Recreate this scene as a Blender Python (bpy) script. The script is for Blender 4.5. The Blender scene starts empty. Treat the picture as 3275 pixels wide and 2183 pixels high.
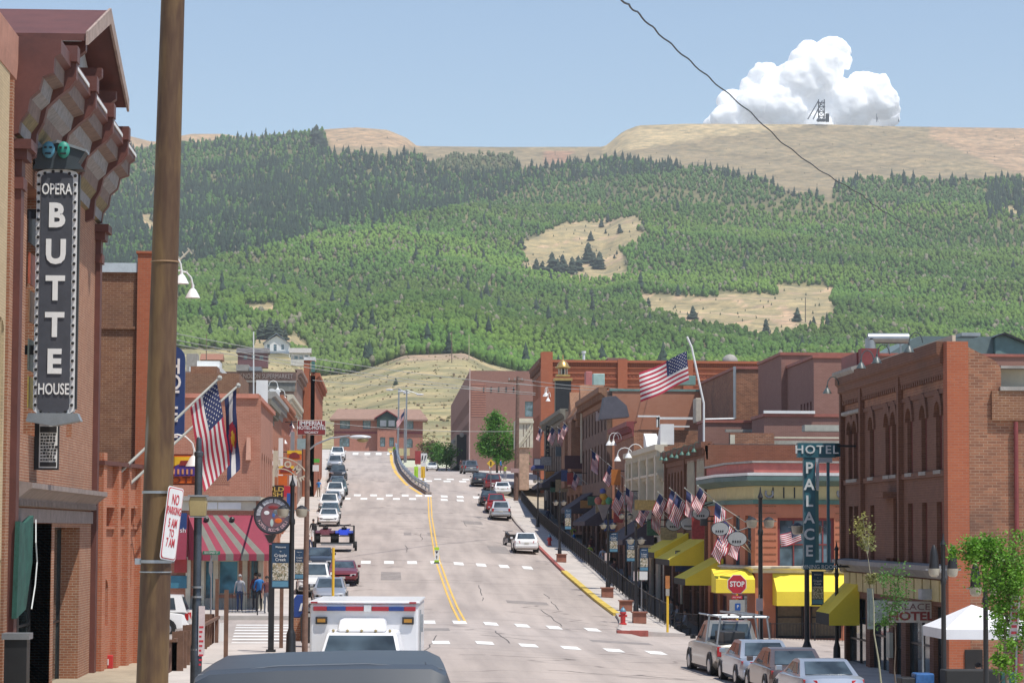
import bpy, math, random
import numpy as np
from mathutils import Vector, Matrix
R = math.radians
S = bpy.context.scene
COL = S.collection
random.seed(7)

# ---------------------------------------------------------------- camera
F = 8460.0                      # focal length, pixels of the 3275 px wide photograph
def _basis():
    f = Vector(((1230-1637.5)/F, -(1690-1091.5)/F, -1)).normalized()
    u = Vector((math.sin(.008), math.cos(.008), 0)); u = (u - f*u.dot(f)).normalized()
    r = f.cross(u)
    return Matrix((r, f, u))
MC = _basis()
cam = bpy.data.objects.new("camera", bpy.data.cameras.new("camera"))
COL.objects.link(cam); S.camera = cam
cam.matrix_world = MC.to_4x4()
cam.data.sensor_width = 36; cam.data.lens = 36*F/3275
cam.data.clip_start = .5; cam.data.clip_end = 20000
def P(px, py, Y):
    """point at street distance Y seen at photograph pixel (px, py)"""
    w = MC @ Vector(((px-1637.5)/F, -(py-1091.5)/F, -1))
    return w*(Y/w.y)
def PX(px, Y, py=1600): return P(px, py, Y).x
def PZ(px, py, Y): return P(px, py, Y).z

# ---------------------------------------------------------------- light
SUN = Vector((.30, -.30, 1)).normalized()
W = bpy.data.worlds.new("World"); S.world = W; W.use_nodes = True
nt = W.node_tree; bg = nt.nodes["Background"]
sky = nt.nodes.new("ShaderNodeTexSky"); sky.sky_type = 'NISHITA'; sky.sun_disc = False
sky.sun_elevation = math.asin(SUN.z); sky.sun_rotation = math.atan2(SUN.x, SUN.y)
sky.altitude = 2900; sky.air_density = 1.35; sky.dust_density = 1.6; sky.ozone_density = .35
nt.links.new(sky.outputs[0], bg.inputs[0]); bg.inputs[1].default_value = .135
sl = bpy.data.lights.new("sun", 'SUN'); sl.energy = 4.5; sl.angle = R(.5); sl.color = (1, .95, .87)
so = bpy.data.objects.new("sun", sl); COL.objects.link(so)
so.rotation_euler = SUN.to_track_quat('Z', 'Y').to_euler(); so.location = (0, -20, 60)
S.view_settings.view_transform = 'Standard'; S.view_settings.look = 'None'
S.view_settings.gamma = 1; S.view_settings.exposure = .16
S.cycles.max_bounces = 6; S.cycles.volume_bounces = 0; S.cycles.transparent_max_bounces = 8
S.cycles.caustics_reflective = False; S.cycles.caustics_refractive = False

# ---------------------------------------------------------------- materials
_mats = {}
def _new(name):
    m = bpy.data.materials.new(name); m.use_nodes = True
    return m, m.node_tree, m.node_tree.nodes["Principled BSDF"]
def _n(nt, t, **k):
    n = nt.nodes.new(t)
    for a, b in k.items():
        if a.startswith('i_'): n.inputs[int(a[2:])].default_value = b
        else: setattr(n, a, b)
    return n
def mix(nt, fac, a, b, mode='MIX'):
    m = nt.nodes.new("ShaderNodeMix"); m.data_type = 'RGBA'; m.blend_type = mode
    for s, v in ((m.inputs[0], fac), (m.inputs[6], a), (m.inputs[7], b)):
        if isinstance(v, bpy.types.NodeSocket): nt.links.new(v, s)
        elif isinstance(v, (int, float)): s.default_value = v
        else: s.default_value = (*v, 1)
    return m.outputs[2]
def ramp(nt, src, a, b):
    r = nt.nodes.new("ShaderNodeMapRange"); r.inputs[1].default_value = a; r.inputs[2].default_value = b
    nt.links.new(src, r.inputs[0]); return r.outputs[0]
def noise(nt, vec, scale, detail=4):
    n = _n(nt, "ShaderNodeTexNoise"); n.inputs["Scale"].default_value = scale; n.inputs["Detail"].default_value = detail
    nt.links.new(vec, n.inputs["Vector"]); return n.outputs["Fac"]
def pm(name, rgb, rough=.6, metal=0, var=.14, scale=2.5, bump=0, world=False, coat=0):
    """paint-like procedural material with soft tone variation"""
    if name in _mats: return _mats[name]
    m, nt, p = _new(name); _mats[name] = m
    tc = _n(nt, "ShaderNodeTexCoord") if not world else _n(nt, "ShaderNodeNewGeometry")
    v = tc.outputs["Position" if world else "Object"]
    f = noise(nt, v, scale)
    f2 = noise(nt, v, scale*9, 3)
    lo = tuple(c*(1-var) for c in rgb); hi = tuple(min(1, c*(1+var)) for c in rgb)
    c = mix(nt, ramp(nt, f, .3, .7), lo, hi)
    c = mix(nt, var*.8, c, mix(nt, ramp(nt, f2, .35, .65), tuple(x*.5 for x in rgb), tuple(min(1, x*1.3) for x in rgb)))
    nt.links.new(c, p.inputs["Base Color"]); p.inputs["Roughness"].default_value = rough; p.inputs["Metallic"].default_value = metal
    if coat: p.inputs["Coat Weight"].default_value = coat; p.inputs["Coat Roughness"].default_value = .08
    if bump:
        b = _n(nt, "ShaderNodeBump"); b.inputs["Strength"].default_value = bump; b.inputs["Distance"].default_value = .02
        nt.links.new(f2, b.inputs["Height"]); nt.links.new(b.outputs[0], p.inputs["Normal"])
    return m
def brickm(name, c1, c2, mortar, bw=.23, bh=.078, stain=(.08, .06, .05), stain_amt=.35, msize=.009, bump=.35):
    if name in _mats: return _mats[name]
    m, nt, p = _new(name); _mats[name] = m
    g = _n(nt, "ShaderNodeNewGeometry"); s = _n(nt, "ShaderNodeSeparateXYZ"); nt.links.new(g.outputs["Position"], s.inputs[0])
    a = _n(nt, "ShaderNodeMath", operation='ADD'); nt.links.new(s.outputs[0], a.inputs[0]); nt.links.new(s.outputs[1], a.inputs[1])
    cb = _n(nt, "ShaderNodeCombineXYZ"); nt.links.new(a.outputs[0], cb.inputs[0]); nt.links.new(s.outputs[2], cb.inputs[1])
    b = _n(nt, "ShaderNodeTexBrick"); nt.links.new(cb.outputs[0], b.inputs["Vector"])
    b.inputs["Scale"].default_value = 1; b.inputs["Brick Width"].default_value = bw; b.inputs["Row Height"].default_value = bh
    b.inputs["Mortar Size"].default_value = msize; b.inputs["Color1"].default_value = (*c1, 1); b.inputs["Color2"].default_value = (*c2, 1)
    b.inputs["Mortar"].default_value = (*mortar, 1); b.inputs["Bias"].default_value = -.1
    f = noise(nt, g.outputs["Position"], .5, 6)
    f3 = noise(nt, g.outputs["Position"], 2.2, 5)
    c = mix(nt, ramp(nt, f3, .35, .7), b.outputs["Color"], mix(nt, .5, b.outputs["Color"], c2))
    k = _n(nt, "ShaderNodeMath", operation='MULTIPLY', i_1=stain_amt); nt.links.new(ramp(nt, f, .5, .75), k.inputs[0])
    c = mix(nt, k.outputs[0], c, stain)
    k2 = _n(nt, "ShaderNodeMath", operation='MULTIPLY', i_1=.22); nt.links.new(ramp(nt, f3, .62, .8), k2.inputs[0])
    c = mix(nt, k2.outputs[0], c, mortar)
    nt.links.new(c, p.inputs["Base Color"]); p.inputs["Roughness"].default_value = .9
    bp = _n(nt, "ShaderNodeBump"); bp.inputs["Strength"].default_value = bump; bp.inputs["Distance"].default_value = .02; bp.invert = True
    nt.links.new(b.outputs["Fac"], bp.inputs["Height"]); nt.links.new(bp.outputs[0], p.inputs["Normal"])
    return m
def glassm(name, rgb=(.03, .045, .05), rough=.06):
    if name in _mats: return _mats[name]
    m, nt, p = _new(name); _mats[name] = m
    g = _n(nt, "ShaderNodeNewGeometry"); f = noise(nt, g.outputs["Position"], 1.3, 2)
    nt.links.new(mix(nt, ramp(nt, f, .35, .65), rgb, tuple(x*3.6 for x in rgb)), p.inputs["Base Color"])
    p.inputs["Roughness"].default_value = rough; p.inputs["Specular IOR Level"].default_value = .8
    return m
def emis(name, rgb, k):
    m, nt, p = _new(name); p.inputs["Base Color"].default_value = (*rgb, 1)
    p.inputs["Emission Color"].default_value = (*rgb, 1); p.inputs["Emission Strength"].default_value = k; return m

BR_OPERA = brickm("brick_salmon", (.39, .16, .08), (.28, .105, .052), (.50, .39, .29), stain_amt=.25)
BR_BROWN = brickm("brick_brown_old", (.29, .14, .07), (.20, .085, .045), (.40, .27, .19), stain_amt=.4)
BR_ORANGE = brickm("brick_orange", (.50, .165, .075), (.41, .125, .06), (.47, .32, .23), stain_amt=.1)
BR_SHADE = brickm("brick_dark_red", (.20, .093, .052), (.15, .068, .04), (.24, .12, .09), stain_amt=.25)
BR_MAROON = brickm("brick_maroon", (.29, .15, .12), (.25, .125, .10), (.34, .2, .16), stain_amt=.12, bump=.1)
BR_TERRA = brickm("brick_terracotta", (.46, .20, .12), (.42, .175, .10), (.48, .27, .19), stain_amt=.1, bump=.1)
BR_HOTEL = brickm("brick_bright_orange", (.43, .125, .055), (.37, .10, .045), (.36, .18, .12), stain_amt=.12)
BR_RUBBLE = brickm("brick_weathered", (.38, .165, .09), (.21, .09, .055), (.40, .27, .18), stain_amt=.55, bw=.26, bh=.088, msize=.009)
RUSTPAINT = pm("oxide_paint", (.125, .043, .033), .55, var=.18, scale=1.2)
WHITE = pm("white_paint", (.78, .78, .76), .5, var=.05)
CREAM = pm("cream_paint", (.60, .55, .43), .6, var=.1)
CREAMY = pm("cream_yellow_trim", (.55, .46, .22), .6, var=.1)
STONE = pm("grey_stone", (.34, .32, .29), .85, var=.2, bump=.3)
TEAL = pm("teal_trim", (.06, .16, .15), .5, var=.15)
BLACK = pm("black_metal", (.018, .018, .02), .45, var=.3)
DARK = pm("dark_interior", (.02, .018, .018), .8)
GREYM = pm("grey_metal", (.32, .33, .35), .4, metal=.6, var=.12)
GALV = pm("galvanised_metal", (.38, .40, .42), .4, metal=.7, var=.12)
CONC = pm("concrete", (.50, .455, .42), .9, var=.14, scale=.6, bump=.2, world=True)
WOODB = pm("brown_wood", (.16, .085, .055), .8, var=.3, scale=4)
ROOFTAR = pm("tar_roof", (.12, .11, .11), .95, var=.3, scale=.8, world=True)
RED = pm("red_paint", (.50, .035, .035), .4, var=.1)
YEL = pm("yellow_paint", (.80, .50, .04), .45, var=.08)
GLASS = glassm("window_glass"); GLASSB = glassm("blue_glass", (.05, .075, .09), .05)
TAN = pm("tan_lamp_glass", (.36, .28, .13), .35, var=.15)

# ---------------------------------------------------------------- mesh builder
class MB:
    def __init__(s): s.v = []; s.f = []; s.m = []; s.mi = 0; s.X = None
    def add(s, vs, fs):
        n = len(s.v)
        if s.X is not None: vs = [s.X @ Vector(q) for q in vs]
        s.v += [tuple(q) for q in vs]; s.f += [tuple(i+n for i in q) for q in fs]; s.m += [s.mi]*len(fs)
        return s
    def box(s, x0, x1, y0, y1, z0, z1):
        return s.add([(x0,y0,z0),(x1,y0,z0),(x1,y1,z0),(x0,y1,z0),(x0,y0,z1),(x1,y0,z1),(x1,y1,z1),(x0,y1,z1)],
                     [(0,3,2,1),(4,5,6,7),(0,1,5,4),(1,2,6,5),(2,3,7,6),(3,0,4,7)])
    def cb(s, c, d): return s.box(c[0]-d[0]/2, c[0]+d[0]/2, c[1]-d[1]/2, c[1]+d[1]/2, c[2]-d[2]/2, c[2]+d[2]/2)
    def fr(s, O, u, n, a0, a1, b0, b1, z0, z1):
        """box in a wall frame: a along u, b along the outward normal n"""
        O, u, n = Vector(O), Vector(u), Vector(n); vs = []
        for z in (z0, z1):
            for a, b in ((a0,b0),(a1,b0),(a1,b1),(a0,b1)): vs.append(O+u*a+n*b+Vector((0,0,z)))
        return s.add(vs, [(0,3,2,1),(4,5,6,7),(0,1,5,4),(1,2,6,5),(2,3,7,6),(3,0,4,7)])
    def cyl(s, p0, p1, r0, r1=None, n=10, cap=True):
        r1 = r0 if r1 is None else r1; p0, p1 = Vector(p0), Vector(p1); d = (p1-p0).normalized()
        a = d.orthogonal().normalized(); b = d.cross(a); vs = []
        for p, r in ((p0, r0), (p1, r1)):
            for i in range(n): t = 2*math.pi*i/n; vs.append(p+(a*math.cos(t)+b*math.sin(t))*r)
        fs = [(i, (i+1) % n, n+(i+1) % n, n+i) for i in range(n)]
        if cap: fs += [tuple(range(n-1, -1, -1)), tuple(range(n, 2*n))]
        return s.add(vs, fs)
    def tube(s, pts, r, n=6):
        for a, b in zip(pts[:-1], pts[1:]): s.cyl(a, b, r, r, n)
        return s
    def lathe(s, c, prof, n=14):
        vs = []
        for r, z in prof:
            for i in range(n): t = 2*math.pi*i/n; vs.append((c[0]+r*math.cos(t), c[1]+r*math.sin(t), c[2]+z))
        fs = [(k*n+i, k*n+(i+1) % n, (k+1)*n+(i+1) % n, (k+1)*n+i) for k in range(len(prof)-1) for i in range(n)]
        fs += [tuple(range(n-1, -1, -1)), tuple(range((len(prof)-1)*n, len(prof)*n))]
        return s.add(vs, fs)
    def prism(s, pts, off):
        """polygon pts (3D) extruded by vector off"""
        off = Vector(off); n = len(pts); vs = [Vector(p) for p in pts]+[Vector(p)+off for p in pts]
        return s.add(vs, [tuple(range(n-1, -1, -1)), tuple(range(n, 2*n))]+[(i, (i+1) % n, n+(i+1) % n, n+i) for i in range(n)])
    def quad(s, a, b, c, d): return s.add([a, b, c, d], [(0, 1, 2, 3)])
    def ball(s, c, r, sx=1, sy=1, sz=1, n=10, k=6):
        prof = [(math.sin(math.pi*(i+.02)/(k+.04)), -math.cos(math.pi*(i+.02)/(k+.04))) for i in range(k+1)]
        vs = []
        for a, z in prof:
            for i in range(n): t = 2*math.pi*i/n; vs.append((c[0]+r*sx*a*math.cos(t), c[1]+r*sy*a*math.sin(t), c[2]+r*sz*z))
        fs = [(q*n+i, q*n+(i+1) % n, (q+1)*n+(i+1) % n, (q+1)*n+i) for q in range(k) for i in range(n)]
        fs += [tuple(range(n-1, -1, -1)), tuple(range(k*n, (k+1)*n))]
        return s.add(vs, fs)
    def build(s, name, mats, parent=None, smooth=False, local=False, bevel=0, **tags):
        me = bpy.data.meshes.new(name)
        off = Vector((0, 0, 0))
        if parent is not None and not local:
            q = parent
            while q is not None: off += Vector(q.location); q = q.parent
        me.from_pydata([(v[0]-off.x, v[1]-off.y, v[2]-off.z) for v in s.v], [], s.f)
        if not isinstance(mats, (list, tuple)): mats = [mats]
        for m in mats: me.materials.append(m)
        if len(mats) > 1: me.polygons.foreach_set("material_index", s.m)
        import bmesh
        bm = bmesh.new(); bm.from_mesh(me); bmesh.ops.recalc_face_normals(bm, faces=bm.faces); bm.to_mesh(me); bm.free()
        if smooth: me.shade_smooth()
        me.update()
        o = bpy.data.objects.new(name, me); COL.objects.link(o)
        if parent is not None: o.parent = parent
        if smooth: 
            md = o.modifiers.new("split", 'EDGE_SPLIT'); md.split_angle = R(38)
        if bevel: 
            md = o.modifiers.new("bevel", 'BEVEL'); md.width = bevel; md.segments = 2; md.limit_method = 'ANGLE'; md.angle_limit = R(40)
        for k, v in tags.items(): o[k] = v
        return o
def thing(name, label, cat, loc=(0, 0, 0), rz=0, group=None):
    o = bpy.data.objects.new(name, None); COL.objects.link(o); o.location = loc; o.rotation_euler = (0, 0, rz)
    o.empty_display_size = .3
    o["label"] = label; o["category"] = cat
    if group: o["group"] = group
    return o
def tag(o, label, cat, group=None):
    o["label"] = label; o["category"] = cat
    if group: o["group"] = group
    return o
def kids(o): return [c for c in COL.objects if c.parent is o]
def dup(o, loc, rz=None, label=None, scale=None, group=None):
    """copy of a thing with its parts and their sub-parts"""
    def cp(x, par):
        c = x.copy(); COL.objects.link(c)
        if par is not None: c.parent = par
        for ch in x.children: cp(ch, c)
        return c
    r = cp(o, None); r.location = loc
    if rz is not None: r.rotation_euler = (0, 0, rz)
    if scale: r.scale = (scale,)*3 if not isinstance(scale, tuple) else scale
    if label: r["label"] = label
    if group: r["group"] = group
    return r
_txt = {}
def text(s, size, mat, parent, loc, rot=(R(90), 0, 0), ext=.01, align='CENTER', sx=1, name="lettering", bold=0, space=1, vert='CENTER'):
    cu = bpy.data.curves.new("t", 'FONT'); cu.body = s; cu.size = size; cu.extrude = ext; cu.align_x = align; cu.align_y = vert
    cu.offset = bold; cu.space_character = space; cu.resolution_u = 3
    o = bpy.data.objects.new("t", cu); COL.objects.link(o)
    bpy.context.view_layer.update()
    me = bpy.data.meshes.new_from_object(o.evaluated_get(bpy.context.evaluated_depsgraph_get()))
    bpy.data.objects.remove(o); me.name = name; me.materials.clear(); me.materials.append(mat)
    t = bpy.data.objects.new(name, me); COL.objects.link(t); t.parent = parent
    t.location = loc; t.rotation_euler = rot; t.scale = (sx, 1, 1)
    return t
# ---------------------------------------------------------------- terrain
def interp(x, pts): return float(np.interp(x, [p[0] for p in pts], [p[1] for p in pts]))
ZL = [(-40, -.4), (0, -1.75), (20, -2.8), (40, -3.7), (60, -4.2), (80, -4.32), (96, -4.3), (122, -4.25), (134, -3.95), (145, -3.5), (170, -2.2), (200, -.75), (235, 1.1), (270, 3.5),
      (285, 4.55), (310, 6.9), (335, 9.6), (345, 10.1), (400, 10.7), (560, 16)]
ZR = ZL[:14]+[(285, 4.35), (298, 5.4), (312, 6.25), (330, 6.8), (400, 8.6), (530, 12), (560, 13)]
XL = [(-40, -2.3), (60, -2.6), (96, -3.3), (130, -4.2), (180, -4.9), (250, -6), (325, -6.9), (345, -7.1), (560, -9)]
XR = [(-40, 13), (96, 13), (97, 13), (122, 10.9), (128, 11.5), (134, 11.9), (170, 11.4), (250, 11.6), (285, 12.5), (300, 13), (560, 15)]
def divx(Y): return interp(Y, [(268, 4.6), (275, 4.1), (290, 2.9), (305, 2.0), (320, 1.55), (345, 1.4), (560, 1.0)])
def zg(X, Y):
    """height of the roadway surface"""
    if Y <= 272: z = interp(Y, ZL)
    else: z = interp(Y, ZL) if X < divx(Y) else interp(Y, ZR)
    k = interp(Y, [(230, 1), (290, .2), (320, 0)])
    z -= .055*k*(min(max(X, 3.6), 16)-3.6)
    return z
def hor(px): return 1690-.008*(px-1230)*-1
SKY = [(-900, 430), (330, 425), (400, 432), (480, 452), (520, 440), (600, 425), (700, 425), (780, 437), (860, 428), (1000, 412), (1050, 407), (1130, 402), (1230, 410), (1290, 435), (1325, 462), (1600, 464), (1930, 462), (1990, 412), (2040, 392), (2200, 386), (2640, 386), (2900, 392), (3275, 396), (4400, 420)]
PYB = [(-900, 1120), (780, 1118), (925, 1140), (1000, 1205), (1130, 1195), (1200, 1170), (1290, 1137), (1480, 1130), (1560, 1165), (1700, 1200), (2200, 1230), (4400, 1250)]
Y0, Y1, Y2 = 560., 1250., 3300.
def nz(x, y, s):
    return math.sin(x*s+1.3)*math.cos(y*s*1.27+.4)+.5*math.sin(x*s*2.3+y*s*1.9+2)+.25*math.cos(x*s*4.1-y*s*3.7)
def zt(X, Y):
    """height of the hills, Y >= 560"""
    Y = max(Y, Y0); px = 1230+X/Y*F; h = 1690+.008*(px-1230)
    pb = interp(px, PYB); ps = interp(px, SKY)
    if Y < Y1:
        t = (Y-Y0)/(Y1-Y0); py = 1446+(pb-1446)*t**.9
    elif Y <= Y2:
        t = (Y-Y1)/(Y2-Y1); py = pb+(ps-pb)*t
    else: py = ps
    z = (h-py)/F*Y
    if Y > Y2: z = (h-ps)/F*Y2-(Y-Y2)*.12
    elif Y > Y1: 
        e = min(1, (Y-Y1)/150)*min(1, (Y2-Y)/250); z += e*(5*nz(X, Y, .006)+2*nz(X, Y, .021))
    return z
def poly_in(poly, x, y):
    c = False; j = len(poly)-1
    for i in range(len(poly)):
        a, b = poly[i], poly[j]
        if (a[1] > y) != (b[1] > y) and x < (b[0]-a[0])*(y-a[1])/(b[1]-a[1])+a[0]: c = not c
        j = i
    return c
def proj(X, Y, Z):
    v = MC.transposed() @ Vector((X, Y, Z)); return 1637.5+F*v.x/-v.z, 1091.5-F*v.y/-v.z
CLEAR = [[(1680,773),(1787,717),(1889,702),(2047,687),(2062,727),(2037,783),(1986,804),(2006,885),(1914,901),(1710,880),(1670,860),(1675,799)],
         [(2034,944),(2485,938),(2490,910),(2654,921),(2670,1023),(2626,1057),(2440,1090),(2344,1057),(2192,1051),(2164,1017),(2068,1000)],
         [(769,993),(815,975),(897,970),(887,1010),(810,1012)], [(448,690),(495,680),(498,750),(455,745)],
         [(790,1130),(820,1060),(960,1075),(1000,1135),(1000,1230),(780,1230)], [(3215,660),(3250,658),(3252,690),(3218,692)]]
TREELINE = [(-900, 470), (330, 470), (400, 468), (560, 452), (700, 437), (900, 422), (1035, 405), (1060, 490), (1110, 478), (1300, 490), (1340, 482), (1370, 510), (1480, 488), (1640, 490), (1670, 535), (1880, 505), (2000, 495), (2150, 525), (2300, 535), (2380, 555), (2450, 572), (2540, 615), (2600, 605), (2650, 640), (2670, 590), (2750, 563), (3000, 568), (3275, 562), (4400, 560)]
CONIF = [(330,620),(560,560),(900,520),(1080,478),(1340,482),(1370,520),(1480,490),(1660,530),(2000,492),(2180,535),(2160,560),(1900,580),(1700,600),(1640,630),(1500,665),(1250,700),(1000,760),(560,865),(330,880)]
GREYTREES = [(1370,480),(1640,480),(1650,545),(1500,560),(1380,540)]
# dry grass, soil and mine-dump ground of the hills: one sheet with a colour attribute per vertex
def hills():
    pxs = np.linspace(-900, 4400, 330); ys = np.concatenate([np.linspace(Y0, Y1, 40), np.linspace(Y1, Y2, 150)[1:], np.linspace(Y2, 3850, 12)[1:]])
    V = []; C = []
    rnd = random.Random(3)
    for Y in ys:
        for q in pxs:
            X = (q-1230)/F*Y; Z = zt(X, Y); V.append((X, Y, Z))
            px, py = proj(X, Y, Z); n = nz(X, Y, .03); n2 = rnd.random()-.5; n4 = nz(X, Y, .11)
            c = (.37, .305, .17)
            if Y < 1260: 
                k = .5+.5*nz(X, Y, .06); k *= 1.2; c = (.40-.14*k, .33-.09*k, .185-.06*k)
                if py < 1150 and 1200 < px < 1540: c = (.42, .31, .22)
            elif py < interp(px, TREELINE)+10:
                c = (.29, .235, .15)
                if px < 1340 and py < 470: c = (.42, .30, .195)
                if px > 1930 and py < interp(px, [(1930, 500), (2200, 450), (2600, 400), (3000, 405), (3275, 420)]): c = (.46, .37, .225)
                if px > 2980 and py > 405+ .0*px and py < 430+(px-2950)*.42: c = (.40, .285, .19)
                if poly_in([(1730,485),(1830,482),(1820,520),(1745,525)], px, py): c = (.36, .22, .15)
            elif not any(poly_in(p, px, py) for p in CLEAR): c = (.16, .15, .07)
            else:
                if abs(nz(X, Y, .02)) < .12: c = (.5, .36, .24)
            f = 1+.10*n+.16*n2+.10*n4
            C.append((c[0]*f, c[1]*f, c[2]*f, 1))
    nx, ny = len(pxs), len(ys)
    fs = [(j*nx+i, j*nx+i+1, (j+1)*nx+i+1, (j+1)*nx+i) for j in range(ny-1) for i in range(nx-1)]
    me = bpy.data.meshes.new("hills"); me.from_pydata(V, [], fs); me.shade_smooth()
    at = me.color_attributes.new("Col", 'FLOAT_COLOR', 'POINT'); at.data.foreach_set("color", np.array(C, dtype=np.float32).ravel())
    m, nt, p = _new("hill_ground"); a = _n(nt, "ShaderNodeAttribute", attribute_name="Col")
    g = _n(nt, "ShaderNodeNewGeometry"); f = noise(nt, g.outputs["Position"], .09, 8); f2 = noise(nt, g.outputs["Position"], .5, 5)
    c = mix(nt, 1.0, a.outputs[0], mix(nt, ramp(nt, f, .3, .7), (.62, .66, .66), (1.3, 1.2, 1.08)), 'MULTIPLY')
    c = mix(nt, 1.0, c, mix(nt, ramp(nt, f2, .35, .65), (.82, .84, .8), (1.15, 1.12, 1.1)), 'MULTIPLY')
    nt.links.new(c, p.inputs["Base Color"]); p.inputs["Roughness"].default_value = .95
    me.materials.append(m); o = bpy.data.objects.new("hills", me); COL.objects.link(o); o["kind"] = "structure"
hills()

# ---------------------------------------------------------------- woods (numpy: thousands of small crowns in one mesh)
def ico():
    t = (1+5**.5)/2
    v = [(-1,t,0),(1,t,0),(-1,-t,0),(1,-t,0),(0,-1,t),(0,1,t),(0,-1,-t),(0,1,-t),(t,0,-1),(t,0,1),(-t,0,-1),(-t,0,1)]
    f = [(0,11,5),(0,5,1),(0,1,7),(0,7,10),(0,10,11),(1,5,9),(5,11,4),(11,10,2),(10,7,6),(7,1,8),(3,9,4),(3,4,2),(3,2,6),(3,6,8),(3,8,9),(4,9,5),(2,4,11),(6,2,10),(8,6,7),(9,8,1)]
    v = [Vector(q).normalized() for q in v]; cache = {}; nf = []
    def mid(a, b):
        k = (min(a, b), max(a, b))
        if k not in cache: cache[k] = len(v); v.append(((v[a]+v[b])/2).normalized())
        return cache[k]
    for a, b, c in f:
        ab, bc, ca = mid(a, b), mid(b, c), mid(c, a); nf += [(a, ab, ca), (b, bc, ab), (c, ca, bc), (ab, bc, ca)]
    return np.array([tuple(q) for q in v]), np.array(nf)
ICO = ico()
def aspen_template(rs):
    """upright crown of three jagged lobes, height 1"""
    V, Fc = [], []
    for cx, cy, cz, r, h in ((0, 0, .58, .25, .42), (.12, .08, .36, .23, .26)):
        v = ICO[0]*np.array([r, r, h])*(1+rs.uniform(-.34, .3, (len(ICO[0]), 1)))+np.array([cx, cy, cz])
        Fc.append(ICO[1]+len(V)*len(ICO[0])); V.append(v)
    return np.concatenate(V), np.concatenate(Fc)
def conifer_template(rs, tiers=5):
    V, Fc = [], []; n = 7; o = 0
    for k in range(tiers):
        z0 = .1+k*.8/tiers; z1 = min(1, z0+.34); r = .20*(1-k/(tiers+.35))
        ring = [(r*(1+rs.uniform(-.4, .35))*math.cos(6.283*i/n+k), r*(1+rs.uniform(-.4, .35))*math.sin(6.283*i/n+k), z0+rs.uniform(-.05, .03)) for i in range(n)]
        V += ring+[(0, 0, z1)]; Fc += [(o+i, o+(i+1) % n, o+n) for i in range(n)]; o += n+1
    return np.array(V), np.array(Fc)
def wood(name, label, templates, trees, mat):
    """trees: list of (x, y, z, height, width factor, (r,g,b))"""
    rs = np.random.RandomState(5); VV = []; FF = []; CC = []; off = 0
    for x, y, z, h, w, c in trees:
        tv, tf = templates[rs.randint(len(templates))]; a = rs.uniform(0, 6.283); ca, sa = math.cos(a), math.sin(a)
        v = tv*np.array([h*w, h*w, h]); v = np.stack([v[:, 0]*ca-v[:, 1]*sa+x, v[:, 0]*sa+v[:, 1]*ca+y, v[:, 2]+z-.3], 1)
        VV.append(v); FF.append(tf+off); off += len(v); CC.append(np.tile(np.array([*c, 1.]), (len(v), 1)))
    V = np.concatenate(VV).astype(np.float32); Fa = np.concatenate(FF).astype(np.int32); Cc = np.concatenate(CC).astype(np.float32)
    me = bpy.data.meshes.new(name); me.vertices.add(len(V)); me.vertices.foreach_set("co", V.ravel())
    me.loops.add(Fa.size); me.loops.foreach_set("vertex_index", Fa.ravel())
    me.polygons.add(len(Fa)); me.polygons.foreach_set("loop_start", np.arange(0, Fa.size, 3, dtype=np.int32)); me.polygons.foreach_set("loop_total", np.full(len(Fa), 3, dtype=np.int32))
    me.update(); me.shade_smooth(); at = me.color_attributes.new("Col", 'FLOAT_COLOR', 'POINT'); at.data.foreach_set("color", Cc.ravel())
    me.materials.append(mat); o = bpy.data.objects.new(name, me); COL.objects.link(o); o["kind"] = "stuff"; o["label"] = label; o["category"] = "forest"
    return o
def leafm(name):
    m, nt, p = _new(name); a = _n(nt, "ShaderNodeAttribute", attribute_name="Col"); g = _n(nt, "ShaderNodeNewGeometry")
    f = noise(nt, g.outputs["Position"], .9, 5)
    nt.links.new(mix(nt, 1.0, a.outputs[0], mix(nt, ramp(nt, f, .3, .7), (.72, .74, .74), (1.25, 1.22, 1.15)), 'MULTIPLY'), p.inputs["Base Color"])
    p.inputs["Roughness"].default_value = .8; p.inputs["Specular IOR Level"].default_value = .2
    return m
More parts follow.
